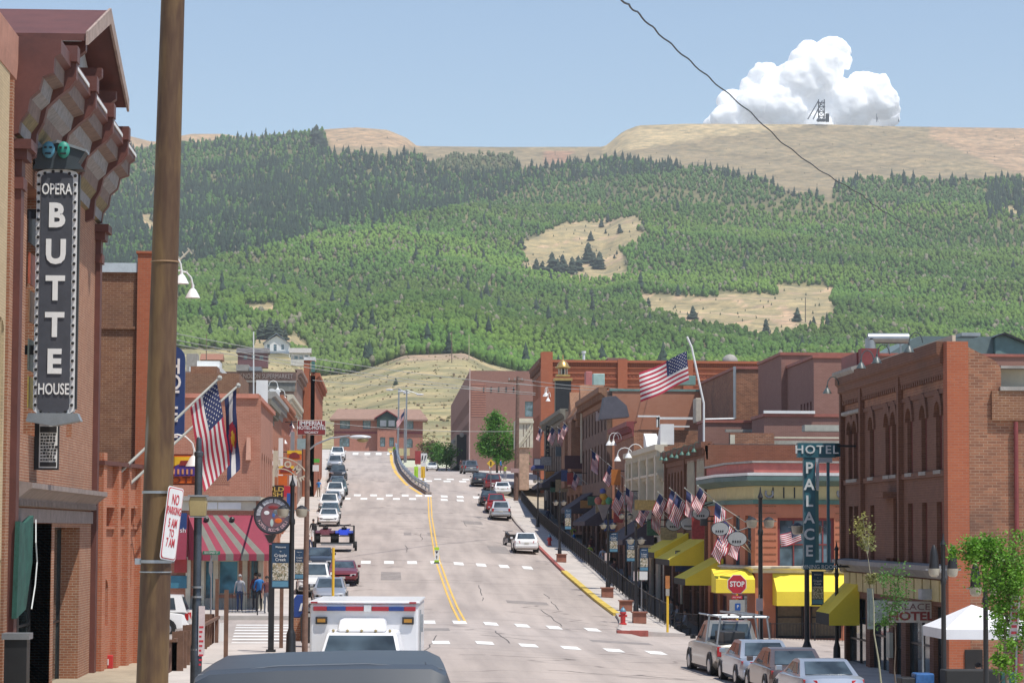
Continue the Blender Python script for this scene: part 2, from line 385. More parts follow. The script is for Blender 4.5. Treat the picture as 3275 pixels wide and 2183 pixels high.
def grow():
    rs = np.random.RandomState(11); asp = []; con = []; Y = 1255.
    while Y < 3290:
        step = interp(Y, [(1250, 4.1), (2000, 5.4), (3300, 7.2)])
        xa, xb = (-700-1230)/F*Y, (3900-1230)/F*Y; X = xa
        if True:
            xa, xb = (-150-1230)/F*Y, (3600-1230)/F*Y; X = xa
        while X < xb:
            x = X+rs.uniform(-.5, .5)*step; y = Y+rs.uniform(-.5, .5)*step; X += step
            z = zt(x, y); px, py = proj(x, y, z)
            n = nz(x, y, .013); e = rs.uniform()
            if py < interp(px, TREELINE)+6*nz(x, y, .05)+12:
                if rs.uniform() < .02: con.append((x, y, z, rs.uniform(1, 2.4), 1.7, (.07, .085, .045)))
                continue
            n3 = nz(x, y, .055)
            if py < 1130-0 and any(poly_in(p, px+9*n+9*n3, py+5*n+5*n3) for p in CLEAR):
                if rs.uniform() < .035 and py < 1100: con.append((x, y, z, rs.uniform(1.2, 3), 1.6, (.05, .07, .035)))
                continue
            if 880 < px < 1010 and py > 1215: continue
            # thin, gappy aspen belts with pale trunks on the upper right slope
            if poly_in([(1940,600),(2700,600),(2750,760),(2500,720),(2300,690),(1960,690)], px, py) and e < .35: continue
            pc = .006 if px < 2200 else .002
            if poly_in(CONIF, px+15*n, py): pc = .42 if n > -.4 else .16
            elif px < 1380 and py < 720: pc = .10
            elif py < interp(px, TREELINE)+40: pc = .16
            elif px > 3150 and py < 700: pc = .4
            if poly_in(GREYTREES, px, py): pc = 0
            if rs.uniform() < pc:
                k = rs.uniform(.75, 1.2); con.append((x, y, z, rs.uniform(8, 15), rs.uniform(1.0, 1.45), (.022*k, .044*k, .027*k)))
            else:
                g = rs.uniform(.9, 1.1); b = .5+.5*math.sin(n*2.1)
                w_ = .90+.2*nz(x, y, .0042)+.1*nz(x, y, .011); c = ((.080+.04*b)*w_, (.165+.04*b)*w_, (.027+.004*b)*w_)
                if poly_in(CONIF, px, py): c = (.070, .145, .036)
                elif py < 640 and px > 1900: c = (.085, .155, .04)
                elif py > 1040 and px < 1300: c = (.115, .185, .04)
                elif py < 660: c = (.078, .155, .036)
                if poly_in(GREYTREES, px, py): c = (.12, .145, .07)
                if rs.uniform() < .05: c = (.2, .19, .13)
                asp.append((x, y, z, rs.uniform(4.2, 6.6), rs.uniform(.85, 1.25), (c[0]*g, c[1]*g, c[2]*g)))
        Y += step*.95
    scr = []
    for _ in range(2200):
        Y = rs.uniform(600, 1262); px = rs.uniform(600, 1800); X = (px-1230)/F*Y; n = nz(X, Y, .045)
        if n < -.35 and rs.uniform() < .8: continue
        k = rs.uniform(.6, 1.2); scr.append((X, Y, zt(X, Y), rs.uniform(.3, 1.0), rs.uniform(1.2, 2.2), (.22*k, .20*k, .10*k) if rs.uniform() < .7 else (.26*k, .19*k, .12*k)))
    lm = leafm("wood_leaves")
    wood("aspen_forest", "bright green aspen wood covering the hillside below the bare mine dumps", [aspen_template(rs) for _ in range(7)], asp, lm)
    wood("scrub", "low olive and brown scrub scattered over the dry hill above the depot", [aspen_template(rs) for _ in range(4)], scr, lm)["category"] = "scrub"
    wood("conifer_forest", "dark green conifers massed along the upper slope of the hill", [conifer_template(rs) for _ in range(5)], con, lm)
grow()
# ---------------------------------------------------------------- ground, roadway, pavements
def strip(name, ys, xa, xb, zf, mat, nx=6, kind="structure", skirt=0, label=None):
    """sheet between the two edge curves xa(Y), xb(Y)"""
    mb = MB(); vs = []; fs = []
    for Y in ys:
        a, b = xa(Y), xb(Y)
        for i in range(nx+1): X = a+(b-a)*i/nx; vs.append((X, Y, zf(X, Y)))
    n = nx+1
    fs = [(j*n+i, j*n+i+1, (j+1)*n+i+1, (j+1)*n+i) for j in range(len(ys)-1) for i in range(nx)]
    mb.add(vs, fs)
    if skirt:
        for side in (0, nx):
            m = len(mb.v); mb.v += [vs[j*n+side] for j in range(len(ys))]+[(vs[j*n+side][0], vs[j*n+side][1], vs[j*n+side][2]-skirt) for j in range(len(ys))]
            q = [(m+j, m+j+1, m+len(ys)+j+1, m+len(ys)+j) for j in range(len(ys)-1)]; mb.f += q; mb.m += [0]*len(q)
        for j in (0, len(ys)-1):
            m = len(mb.v); mb.v += [vs[j*n+i] for i in range(n)]+[(vs[j*n+i][0], vs[j*n+i][1], vs[j*n+i][2]-skirt) for i in range(n)]
            q = [(m+i, m+i+1, m+n+i+1, m+n+i) for i in range(n-1)]; mb.f += q; mb.m += [0]*len(q)
    o = mb.build(name, mat); o["kind"] = kind
    if label: o["label"] = label
    return o
def asphalt(name, a, b, crack=.75):
    m, nt, p = _new(name); g = _n(nt, "ShaderNodeNewGeometry")
    mp = _n(nt, "ShaderNodeMapping"); mp.inputs["Scale"].default_value = (1, .22, 1); nt.links.new(g.outputs["Position"], mp.inputs[0])
    f = noise(nt, mp.outputs[0], .28, 8); f2 = noise(nt, g.outputs["Position"], 9, 3)
    mp3 = _n(nt, "ShaderNodeMapping"); mp3.inputs["Scale"].default_value = (.9, .05, 1); nt.links.new(g.outputs["Position"], mp3.inputs[0])
    f4 = noise(nt, mp3.outputs[0], 1.1, 4)
    mp2 = _n(nt, "ShaderNodeMapping"); mp2.inputs["Scale"].default_value = (.10, .33, 1); nt.links.new(g.outputs["Position"], mp2.inputs[0])
    v = _n(nt, "ShaderNodeTexVoronoi", feature='DISTANCE_TO_EDGE'); v.inputs["Scale"].default_value = .55
    dn = _n(nt, "ShaderNodeVectorMath", operation='ADD'); nn = _n(nt, "ShaderNodeTexNoise"); nn.inputs["Scale"].default_value = .9; nt.links.new(mp2.outputs[0], nn.inputs["Vector"])
    nt.links.new(mp2.outputs[0], dn.inputs[0]); nt.links.new(nn.outputs["Color"], dn.inputs[1]); nt.links.new(dn.outputs[0], v.inputs["Vector"])
    c = mix(nt, ramp(nt, f, .32, .68), a, b)
    c = mix(nt, .5, c, mix(nt, ramp(nt, f4, .35, .65), tuple(x*.68 for x in a), tuple(x*1.12 for x in b)))
    c = mix(nt, .22, c, mix(nt, f2, tuple(x*.6 for x in a), tuple(min(1, x*1.35) for x in b)))
    k = _n(nt, "ShaderNodeMath", operation='MULTIPLY', i_1=crack); nt.links.new(ramp(nt, v.outputs["Distance"], .012, .0), k.inputs[0])
    c = mix(nt, k.outputs[0], c, tuple(x*.35 for x in a))
    nt.links.new(c, p.inputs["Base Color"]); p.inputs["Roughness"].default_value = .92
    return m
ASPH = asphalt("worn_asphalt", (.355, .305, .28), (.455, .39, .35))
SOIL = pm("dusty_soil", (.36, .30, .22), .95, var=.25, scale=.3, world=True)
ysr = sorted(set(list(range(-40, 272, 6))+[96, 122, 272]))
ys2 = [272, 275]+list(range(279, 347, 4))+list(range(350, 561, 15))
# base ground below everything
def zbase(X, Y):
    z = zg(max(min(X, 13), -9), Y)-.35
    if X > 13: z -= .9*min(1, (X-13)/1.5)
    return z
strip("ground", list(range(-40, 561, 8)), lambda Y: -160, lambda Y: 260, lambda X, Y: zbase(X, Y)-.02 if X < 1000 else 0, SOIL, nx=140)
strip("road", ysr, lambda Y: interp(Y, XL)-.0, lambda Y: interp(Y, XR), zg, ASPH, nx=12)
strip("upper_road", ys2, lambda Y: interp(Y, XL), lambda Y: divx(Y)-.25, lambda X, Y: interp(Y, ZL)-.01*0, ASPH, nx=5)
strip("lower_road", ys2, lambda Y: divx(Y)+.25, lambda Y: interp(Y, XR), lambda X, Y: zg(max(X, divx(Y)+.01), Y), ASPH, nx=6)
def zs_left(X, Y): return zg(-4 if X < -4 else X, Y)+.004
strip("side_street", [97, 103, 110, 117, 123], lambda Y: -60, lambda Y: interp(Y, XL), lambda X, Y: zg(X, Y)+.006-.02*min(0, 0), ASPH, nx=14)
strip("side_street", [98, 104, 110, 116, 121], lambda Y: interp(Y, XR)-.5, lambda Y: 70, lambda X, Y: zg(13, Y)+.006-.03*max(0, X-13), ASPH, nx=14)
EDGE = pm("kerb_concrete", (.40, .36, .33), .9, var=.2, scale=1.5, world=True)
def pave(name, ys, xa, xb, nx=4, lift=.15, zf=None):
    return strip(name, ys, xa, xb, (lambda X, Y: zg(X, Y)+lift) if zf is None else zf, CONC, nx=nx, skirt=.4)
pave("pavement", list(range(-40, 97, 6))+[97], lambda Y: -6.15, lambda Y: interp(Y, XL), nx=4)
strip("sunken_court", list(range(-40, 97, 6))+[97.5], lambda Y: -30, lambda Y: -6.1, lambda X, Y: zg(-4, Y)-1.25, CONC, nx=6)
pave("pavement", list(range(124, 345, 6))+[345], lambda Y: -16, lambda Y: interp(Y, XL), nx=6)
pave("pavement", list(range(-40, 97, 6))+[97], lambda Y: 13.0, lambda Y: 45, nx=8, zf=lambda X, Y: zg(13, Y)+.15-.02*(X-13))
pave("pavement", [119.5, 122, 124, 126, 128, 131, 134]+list(range(140, 268, 6)), lambda Y: interp(Y, XR) if Y > 122 else 10.7, lambda Y: 13.6, nx=2)
pave("pavement", list(range(292, 344, 6))+list(range(350, 560, 12)), lambda Y: interp(Y, XR), lambda Y: 19, nx=2, zf=lambda X, Y: zg(max(X, divx(Y)+.1), Y)+.15)
# sunken dark walkway in front of the shaded shops
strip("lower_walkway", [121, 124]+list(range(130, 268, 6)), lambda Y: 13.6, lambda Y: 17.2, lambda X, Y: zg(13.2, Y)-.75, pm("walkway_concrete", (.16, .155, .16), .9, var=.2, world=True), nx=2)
# painted kerbs
def kerb(name, ys, xf, m, w=.16, z0=.0, z1=.155, lift=0):
    mb = MB()
    for a, b in zip(ys[:-1], ys[1:]):
        xa, xb = xf(a), xf(b)
        A = [(xa-w/2, a, zg(xa, a)-.1), (xa+w/2, a, zg(xa, a)-.1), (xa+w/2, a, zg(xa, a)+z1), (xa-w/2, a, zg(xa, a)+z1)]
        B = [(xb-w/2, b, zg(xb, b)-.1), (xb+w/2, b, zg(xb, b)-.1), (xb+w/2, b, zg(xb, b)+z1), (xb-w/2, b, zg(xb, b)+z1)]
        mb.add(A+B, [(0, 1, 5, 4), (1, 2, 6, 5), (2, 3, 7, 6), (3, 0, 4, 7), (0, 3, 2, 1), (4, 5, 6, 7)])
    return mb.build(name, m, kind="structure")
YK = pm("yellow_kerb_paint", (.62, .45, .08), .7, var=.3, scale=3, world=True); RK = pm("red_kerb_paint", (.38, .10, .08), .7, var=.3, scale=3, world=True)
xr_ = lambda Y: interp(Y, XR)-.05
kerb("kerb", list(range(135, 169, 3)), xr_, YK, w=.34)
kerb("kerb", [168.3, 172, 178, 184, 190, 196, 201], xr_, RK, w=.2)
kerb("kerb", [201.3, 210, 220, 230, 240, 250, 260, 266], xr_, EDGE)
kerb("kerb", [122, 125, 128, 131, 134.7], xr_, EDGE)
kerb("kerb", list(range(124, 345, 6)), lambda Y: interp(Y, XL)+.05, EDGE)
kerb("kerb", list(range(150, 185, 6)), lambda Y: interp(Y, XL)-.1, YK, w=.3, z1=.158)
kerb("kerb", list(range(-40, 97, 6))+[97], lambda Y: interp(Y, XL)+.05, EDGE)
kerb("kerb", [119.3, 119.8], lambda Y: 11.2, RK, w=1.4)
def markings():
    PW = pm("road_paint_white", (.80, .79, .76), .7, var=.15, scale=5, world=True); PY = pm("road_paint_yellow", (.74, .47, .10), .7, var=.2, scale=4, world=True)
    dl = .008
    def seg(mb, pts, w):
        for (xa, ya), (xb, yb) in zip(pts[:-1], pts[1:]):
            n = max(1, int(abs(yb-ya)/4))
            for i in range(n):
                a, b = i/n, (i+1)/n; x0, y0_, x1, y1_ = xa+(xb-xa)*a, ya+(yb-ya)*a, xa+(xb-xa)*b, ya+(yb-ya)*b
                mb.quad((x0-w/2, y0_, zg(x0-w/2, y0_)+dl), (x0+w/2, y0_, zg(x0+w/2, y0_)+dl), (x1+w/2, y1_, zg(x1+w/2, y1_)+dl), (x1-w/2, y1_, zg(x1-w/2, y1_)+dl))
    mb = MB(); cl = [(3.62, 122), (3.46, 172), (3.46, 173), (4.05, 235), (4.5, 268)]
    for o in (-.13, .13): seg(mb, [(x+o, y) for x, y in cl], .11)
    mb.build("road_marking", PY, kind="structure")
    mb = MB(); seg(mb, [(divx(Y)-.75, Y) for Y in range(270, 346, 5)], .34); mb.build("road_marking", PY, kind="structure")
    def dash(mb, x, Y, w, l):
        z = lambda X, yy: zg(X, yy)+dl
        mb.quad((x-w/2, Y-l/2, z(x-w/2, Y-l/2)), (x+w/2, Y-l/2, z(x+w/2, Y-l/2)), (x+w/2, Y+l/2, z(x+w/2, Y+l/2)), (x-w/2, Y+l/2, z(x-w/2, Y+l/2)))
    def row(Y, pxs, w, l, py):
        mb = MB()
        for q in pxs: dash(mb, PX(q, Y, py), Y, w, l)
        mb.build("crosswalk_marking", PW, kind="structure")
    row(121.5, [1370, 1470, 1570, 1670, 1772, 1895], .62, 3.1, 2000)
    row(101, [1160, 1285, 1410, 1550, 1690, 1825, 1963, 2098], .66, 2.6, 2070)
    row(171, [1100, 1170, 1244, 1318, 1392, 1467, 1539, 1612, 1687], .62, 3.0, 1805)
    row(268, [1143, 1195, 1245, 1296, 1340, 1370, 1421, 1472, 1524], .68, 3.4, 1560)
    row(262, [1110, 1164, 1216, 1268, 1320, 1421, 1472], .68, 3.0, 1570)
    mb = MB()
    for q in (1137, 1175, 1211, 1247): dash(mb, PX(q, 333, 1450), 333, .7, 3.6)
    mb.build("crosswalk_marking", PW, kind="structure")
    mb = MB()
    for q, Yy in ((1352, 303), (1400, 303), (1440, 303), (1490, 303), (1370, 298), (1430, 298), (1480, 298)): dash(mb, PX(q, Yy, 1530), Yy, .8, 3)
    mb.build("crosswalk_marking", PW, kind="structure")
    mb = MB()   # ladder crossing over the side street on the left
    for i in range(8):
        Y = 99.5+i*2.9; xa, xb = PX(745-3*i+12*0, Y, 2020), PX(905, Y, 2020)
        x0, x1 = -5.3-.13*i, -3.55-.05*i
        mb.quad((x0-.4, Y, zg(x0, Y)+.016), (x1+.2, Y, zg(x1, Y)+.016), (x1+.2, Y+1.0, zg(x1, Y+1.0)+.016), (x0-.4, Y+1.0, zg(x0, Y+1.0)+.016))
    mb.build("crosswalk_marking", PW, kind="structure")
    TAR = pm("tar_seal", (.10, .09, .085), .8, world=True); OLDP = pm("asphalt_patch", (.27, .24, .225), .95, var=.25, scale=2, world=True); rs = random.Random(12)
    for x, Y, w, l in ((1.2, 112, 1.6, 3), (6.5, 140, 2.2, 5), (-.2, 155, 1.2, 7), (7.5, 186, 1.4, 9), (1.5, 205, 2.4, 4), (6.8, 226, 1.6, 8), (8.5, 108, 2.5, 2.2)):
        mb = MB()
        for i in range(4): a, b = Y+l*i/4, Y+l*(i+1)/4; mb.quad((x, a, zg(x, a)+.004), (x+w, a, zg(x+w, a)+.004), (x+w, b, zg(x+w, b)+.004), (x, b, zg(x, b)+.004))
        mb.build("road_patch", OLDP, kind="structure")
    for k in range(26):
        mb = MB(); x, Y = rs.uniform(-3, 9), rs.uniform(75, 262); dx, dy = (rs.choice((-1, 1))*rs.uniform(.5, .9), rs.uniform(-.5, .5)) if k % 3 else (rs.uniform(-.06, .06), 1.6)
        for i in range(rs.randrange(5, 11)):
            X2, Y2_ = x+dx*rs.uniform(.5, 1.2)+rs.uniform(-.12, .12), Y+dy+rs.uniform(-.5, .5)
            if not -3.6 < X2 < 10: break
            w = .05+.0*Y; mb.quad((x, Y, zg(x, Y)+.006), (x+w, Y+w*1.6, zg(x+w, Y+w*1.6)+.006), (X2+w, Y2_+w*1.6, zg(X2+w, Y2_+w*1.6)+.006), (X2, Y2_, zg(X2, Y2_)+.006)); x, Y = X2, Y2_
        if mb.f: mb.build("tar_line", TAR, kind="structure")
markings()
def cloud():
    """bank of cumulus puffs far behind the ridge"""
    Y = 9000; rs = random.Random(4); V = []; Fc = []; off = 0
    puffs = [(2330,365,70),(2400,320,75),(2480,280,85),(2560,250,95),(2620,210,90),(2655,160,72),(2690,140,50),(2600,150,60),(2450,220,60),(2500,330,110),(2600,330,120),(2700,320,110),(2780,290,80),(2810,310,70),(2740,260,50),(2350,300,55),(2420,250,45),(2640,270,90),(2290,370,45),(2560,180,50),(2690,180,45),(2830,350,50),(2530,215,60),(2700,392,80),(2790,388,75),(2600,395,80),(2480,395,80),(2390,392,70)]
    mb = MB()
    tv, tf = ICO
    for _ in range(2):   # refine the sphere
        nv = [Vector(q) for q in tv]; cache = {}; nf = []
        def mid(a, b):
            k = (min(a, b), max(a, b))
            if k not in cache: cache[k] = len(nv); nv.append(((nv[a]+nv[b])/2).normalized())
            return cache[k]
        for a, b, c in tf:
            ab, bc, ca = mid(a, b), mid(b, c), mid(c, a); nf += [(a, ab, ca), (b, bc, ab), (c, ca, bc), (ab, bc, ca)]
        tv, tf = np.array([tuple(q) for q in nv]), np.array(nf)
    for px, py, r in puffs:
        c = P(px, py+22, Y); rr = (r*.86)/F*Y
        v = tv*rr*np.array([1, .9, .95])+np.array([c.x, c.y+rs.uniform(-60, 60), c.z]); V.append(v); Fc.append(tf+off); off += len(tv)
    V = np.concatenate(V); Fc = np.concatenate(Fc)
    me = bpy.data.meshes.new("cloud"); me.from_pydata([tuple(q) for q in V], [], [tuple(int(i) for i in q) for q in Fc]); me.shade_smooth()
    o = bpy.data.objects.new("cloud", me); COL.objects.link(o)
    rm = o.modifiers.new("merge", 'REMESH'); rm.mode = 'VOXEL'; rm.voxel_size = 5; rm.use_smooth_shade = True
    for sc, st in ((90, 50), (40, 16), (16, 5)):
        tx = bpy.data.textures.new("puff", 'CLOUDS'); tx.noise_scale = sc; tx.noise_depth = 2
        md = o.modifiers.new("billow", 'DISPLACE'); md.texture = tx; md.strength = st; md.mid_level = .5; md.texture_coords = 'GLOBAL'
    m, nt, p = _new("cloud_white_glow"); p.inputs["Base Color"].default_value = (.92, .92, .93, 1); p.inputs["Roughness"].default_value = 1; p.inputs["Specular IOR Level"].default_value = 0
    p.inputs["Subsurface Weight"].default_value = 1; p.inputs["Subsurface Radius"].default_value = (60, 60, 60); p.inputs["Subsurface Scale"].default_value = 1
    p.inputs["Emission Color"].default_value = (.9, .93, 1, 1); p.inputs["Emission Strength"].default_value = .26  # faint emission added so the cloud's dim faces stay white
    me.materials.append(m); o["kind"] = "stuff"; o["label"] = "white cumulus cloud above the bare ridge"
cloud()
def haze():
    mb = MB(); mb.box(-3600, 3900, -60, 4300, -80, 700); m = bpy.data.materials.new("haze"); m.use_nodes = True; nt = m.node_tree; nt.nodes.clear()
    o = nt.nodes.new("ShaderNodeOutputMaterial"); v = nt.nodes.new("ShaderNodeVolumePrincipled"); v.inputs["Color"].default_value = (.90, .95, 1, 1); v.inputs["Density"].default_value = .0001; v.inputs["Anisotropy"].default_value = .1
    nt.links.new(v.outputs[0], o.inputs["Volume"]); b = mb.build("haze", m); b["kind"] = "stuff"; b["label"] = "thin blue summer haze over the town and hills"
haze()
# ---------------------------------------------------------------- building kit
def skin(mb, O, u, n, W, H, holes=(), dep=.22, v0=0):
    """wall face with real openings: holes (u0,u1,v0,v1,rise); reveals of depth dep"""
    O, u, n = Vector(O), Vector(u).normalized(), Vector(n).normalized(); Z = Vector((0, 0, 1))
    pt = lambda a, v, b=0: O+u*a+Z*v+n*b
    us = sorted({0, W} | {h[0] for h in holes} | {h[1] for h in holes}); vs = sorted({v0, H} | {h[2] for h in holes} | {h[3] for h in holes})
    for a, b in zip(us[:-1], us[1:]):
        run = None
        for c, d in zip(vs[:-1], vs[1:]):
            inside = any(h[0]-1e-6 <= a and b <= h[1]+1e-6 and h[2]-1e-6 <= c and d <= h[3]+1e-6 for h in holes)
            if not inside: mb.quad(pt(a, c), pt(b, c), pt(b, d), pt(a, d))
    for h in holes:
        a, b, c, d = h[:4]; r = h[4] if len(h) > 4 else 0
        mb.quad(pt(a, c), pt(a, c, -dep), pt(a, d-r, -dep), pt(a, d-r)); mb.quad(pt(b, c), pt(b, d-r), pt(b, d-r, -dep), pt(b, c, -dep))
        mb.quad(pt(a, c), pt(b, c), pt(b, c, -dep), pt(a, c, -dep))
        if not r: mb.quad(pt(a, d), pt(a, d, -dep), pt(b, d, -dep), pt(b, d))
        else:
            N = 8; arc = [(a+(b-a)*(1-math.cos(math.pi*i/N))/2, d-r+r*math.sin(math.pi*i/N)) for i in range(N+1)]
            for (p, q), (s, t) in zip(arc[:-1], arc[1:]):
                mb.quad(pt(p, q), pt(s, t), pt(s, t, -dep), pt(p, q, -dep)); mb.quad(pt(p, q), pt(p, d), pt(s, d), pt(s, t))
def window(par, O, u, n, h, dep, fm, gm=None, sill=None, mull=1, name="window", fw=.07, set_=.06, hood=None):
    """frame with a pane (and sill) set into the opening h"""
    gm = gm or GLASS; a, b, c, d = h[:4]; mb = MB(); y0, y1 = -dep+.01, -dep+set_+.02
    mb.fr(O, u, n, a, a+fw, y0, y1, c, d); mb.fr(O, u, n, b-fw, b, y0, y1, c, d)
    mb.fr(O, u, n, a+fw, b-fw, y0, y1-.002, c, c+fw); mb.fr(O, u, n, a+fw, b-fw, y0, y1-.002, d-fw, d)
    if mull >= 1: mb.fr(O, u, n, a+fw, b-fw, y0, y1-.01, (c+d)/2-.03, (c+d)/2+.03)
    if mull >= 2: mb.fr(O, u, n, (a+b)/2-.03, (a+b)/2+.03, y0, y1-.014, c+fw, d-fw)
    O_, u_, n_ = Vector(O), Vector(u), Vector(n)
    mb.v = [(p[0], p[1], p[2]+O_.z) if False else p for p in mb.v]
    w = mb.build(name, fm, par)
    g = MB(); g.fr(O, u, n, a+fw*.6, b-fw*.6, -dep+.004, -dep+.02, c+fw*.6, d-fw*.6); g.build("pane", gm, w)
    if sill: s = MB(); s.fr(O, u, n, a-.1, b+.1, 0, .09, c-.12, c-.004); s.build("sill", sill, w)
    if hood: s = MB(); s.fr(O, u, n, a-.12, b+.12, 0, .08, d+.004, d+.2); s.build("lintel", hood, w)
    return w
# NB: frames made with MB.fr take absolute z, so every wall frame O has z = 0 there; O0 flattens it
def O0(O): return Vector((O[0], O[1], 0))
def wins(par, O, u, n, holes, dep, fm, **k):
    """windows for holes given relative to O.z"""
    z = O[2]
    for h in holes: window(par, O0(O), u, n, (h[0], h[1], h[2]+z, h[3]+z), dep, fm, **k)
def band(mb, O, u, n, W, prof, ex=0):
    """moulding: profile [(out, z abs)] swept along the wall"""
    O = O0(O); u = Vector(u).normalized(); n = Vector(n).normalized()
    pts = [O+u*(-ex)+n*b+Vector((0, 0, z)) for b, z in prof]
    mb.prism(pts, u*(W+2*ex))
def block(name, label, x0, x1, y0, y1, z0, z1, m, side, sh=(), fh=(), dep=.22, roof=ROOFTAR, cat="building", inset=True, par=None):
    """masonry block; side 'L' faces the street with its +x wall, 'R' with its -x wall; front wall faces -y"""
    t = par or thing(name, label, cat, ((x0+x1)/2, (y0+y1)/2, z0)); mb = MB(); e = dep+.03
    xs = x1 if side == 'L' else x0; n = (1, 0, 0) if side == 'L' else (-1, 0, 0)
    skin(mb, (xs, y0, z0), (0, 1, 0), n, y1-y0, z1-z0, sh, dep)
    skin(mb, (x0, y0, z0), (1, 0, 0), (0, -1, 0), x1-x0, z1-z0, fh, dep)
    xb = x0 if side == 'L' else x1
    mb.quad((xb, y0, z0), (xb, y1, z0), (xb, y1, z1), (xb, y0, z1)); mb.quad((x0, y1, z0), (x1, y1, z0), (x1, y1, z1), (x0, y1, z1))
    xa, xc = (x0+.05, x1-e) if side == 'L' else (x0+e, x1-.05)
    mb.box(xa, xc, y0+e, y1-.05, z0, z1-.05)
    mb.quad((x0, y0, z1), (x1, y0, z1), (x1, y1, z1), (x0, y1, z1))
    mb.build("wall", m, t)
    r = MB(); r.box(x0+.35, x1-.35, y0+.35, y1-.35, z1+.004, z1+.05); r.build("roof", roof, t)
    SF = (Vector((xs, y0, z0)), Vector((0, 1, 0)), Vector(n)); FF = (Vector((x0, y0, z0)), Vector((1, 0, 0)), Vector((0, -1, 0)))
    return t, SF, FF
def row(n, W, w, c, d, r=0, a0=0):
    """n equal openings over width W"""
    g = (W-n*w)/n; return [(a0+g/2+i*(w+g), a0+g/2+i*(w+g)+w, c, d, r) for i in range(n)]
def awning(par_label, x_wall, x_out, ya, yb, z_top, z_low, mat, mat2=None, val=.3, axis='x', name="awning", stripes=0, vb=0, cat="awning", group=None):
    """shop awning on a wall; axis 'x': projects along x from x_wall to x_out, spans ya..yb"""
    mb = MB(); n = max(1, stripes or 1)
    def pt(a, b, z): return (a, b, z) if axis == 'x' else (b, a, z)
    for i in range(n):
        p, q = ya+(yb-ya)*i/n, ya+(yb-ya)*(i+1)/n; mb.mi = i % 2 if stripes else 0
        mb.quad(pt(x_wall, p, z_top), pt(x_wall, q, z_top), pt(x_out, q, z_low), pt(x_out, p, z_low))
        mb.mi = vb; mb.quad(pt(x_out, p, z_low), pt(x_out, q, z_low), pt(x_out, q, z_low-val), pt(x_out, p, z_low-val))
    mb.mi = 0
    for y in (ya, yb): mb.add([pt(x_wall, y, z_top), pt(x_out, y, z_low), pt(x_out, y, z_low-val), pt(x_wall, y, z_low-val)], [(0, 1, 2, 3)])
    mb.mi = 1; mb.quad(pt(x_wall, ya, z_low-val), pt(x_wall, yb, z_low-val), pt(x_out-.03*(1 if x_out > x_wall else -1), yb, z_low-val), pt(x_out-.03*(1 if x_out > x_wall else -1), ya, z_low-val))
    t = thing(name, par_label, cat, pt(x_wall, (ya+yb)/2, z_low-val), group=group)
    mb.build("canvas", [mat, BLKC], t)
    f = MB()
    for y in (ya+.05, yb-.05): f.tube([pt(x_wall, y, z_top-.04), pt(x_out*.98+x_wall*.02, y, z_low-.05), pt(x_wall, y, z_low-val+.1)], .02, 5)
    f.build("awning_frame", GREYM, t)
    return t
def gooseneck(x, y, z, dx, mat, label, dz=.9, out=.9, dy=0, group="gooseneck lamps on the shop fronts", s=1, ln=None):
    """lamp on an arched arm fixed at (x,y,z), reaching dx in x or dy in y"""
    t = thing("gooseneck_lamp", label, "lamp", (x, y, z), group=group)
    a = MB(); pts = [(x+dx*out*s*(1-math.cos(t_))/2*1.0, y+dy*out*s*(1-math.cos(t_))/2, z+.45*s*math.sin(t_)) for t_ in np.linspace(0, math.pi, 7)]
    a.tube(pts, .028*s, 5); a.build("arm", mat, t)
    e = pts[-1]; h = MB(); h.lathe((e[0], e[1], e[2]-.42*s), [(.24*s, 0), (.2*s, .08*s), (.1*s, .26*s), (.05*s, .3*s), (.05*s, .42*s)], 12); h.build("lamp_shade", mat, t, smooth=True)
    return t
YAWN = pm("yellow_canvas", (.86, .66, .05), .75, var=.06, scale=1.2)
BLKC = pm("black_canvas", (.02, .02, .02), .8)
TEALS = pm("teal_sign_paint", (.025, .115, .15), .45, var=.12)
NAVY = pm("navy_sign", (.02, .05, .17), .45, var=.1)
SLATE = pm("sign_slate", (.065, .07, .085), .5, var=.15)
OLIVE = pm("olive_stone", (.2, .19, .15), .8, var=.3)
MAR = pm("maroon_paint", (.23, .05, .05), .55, var=.2)

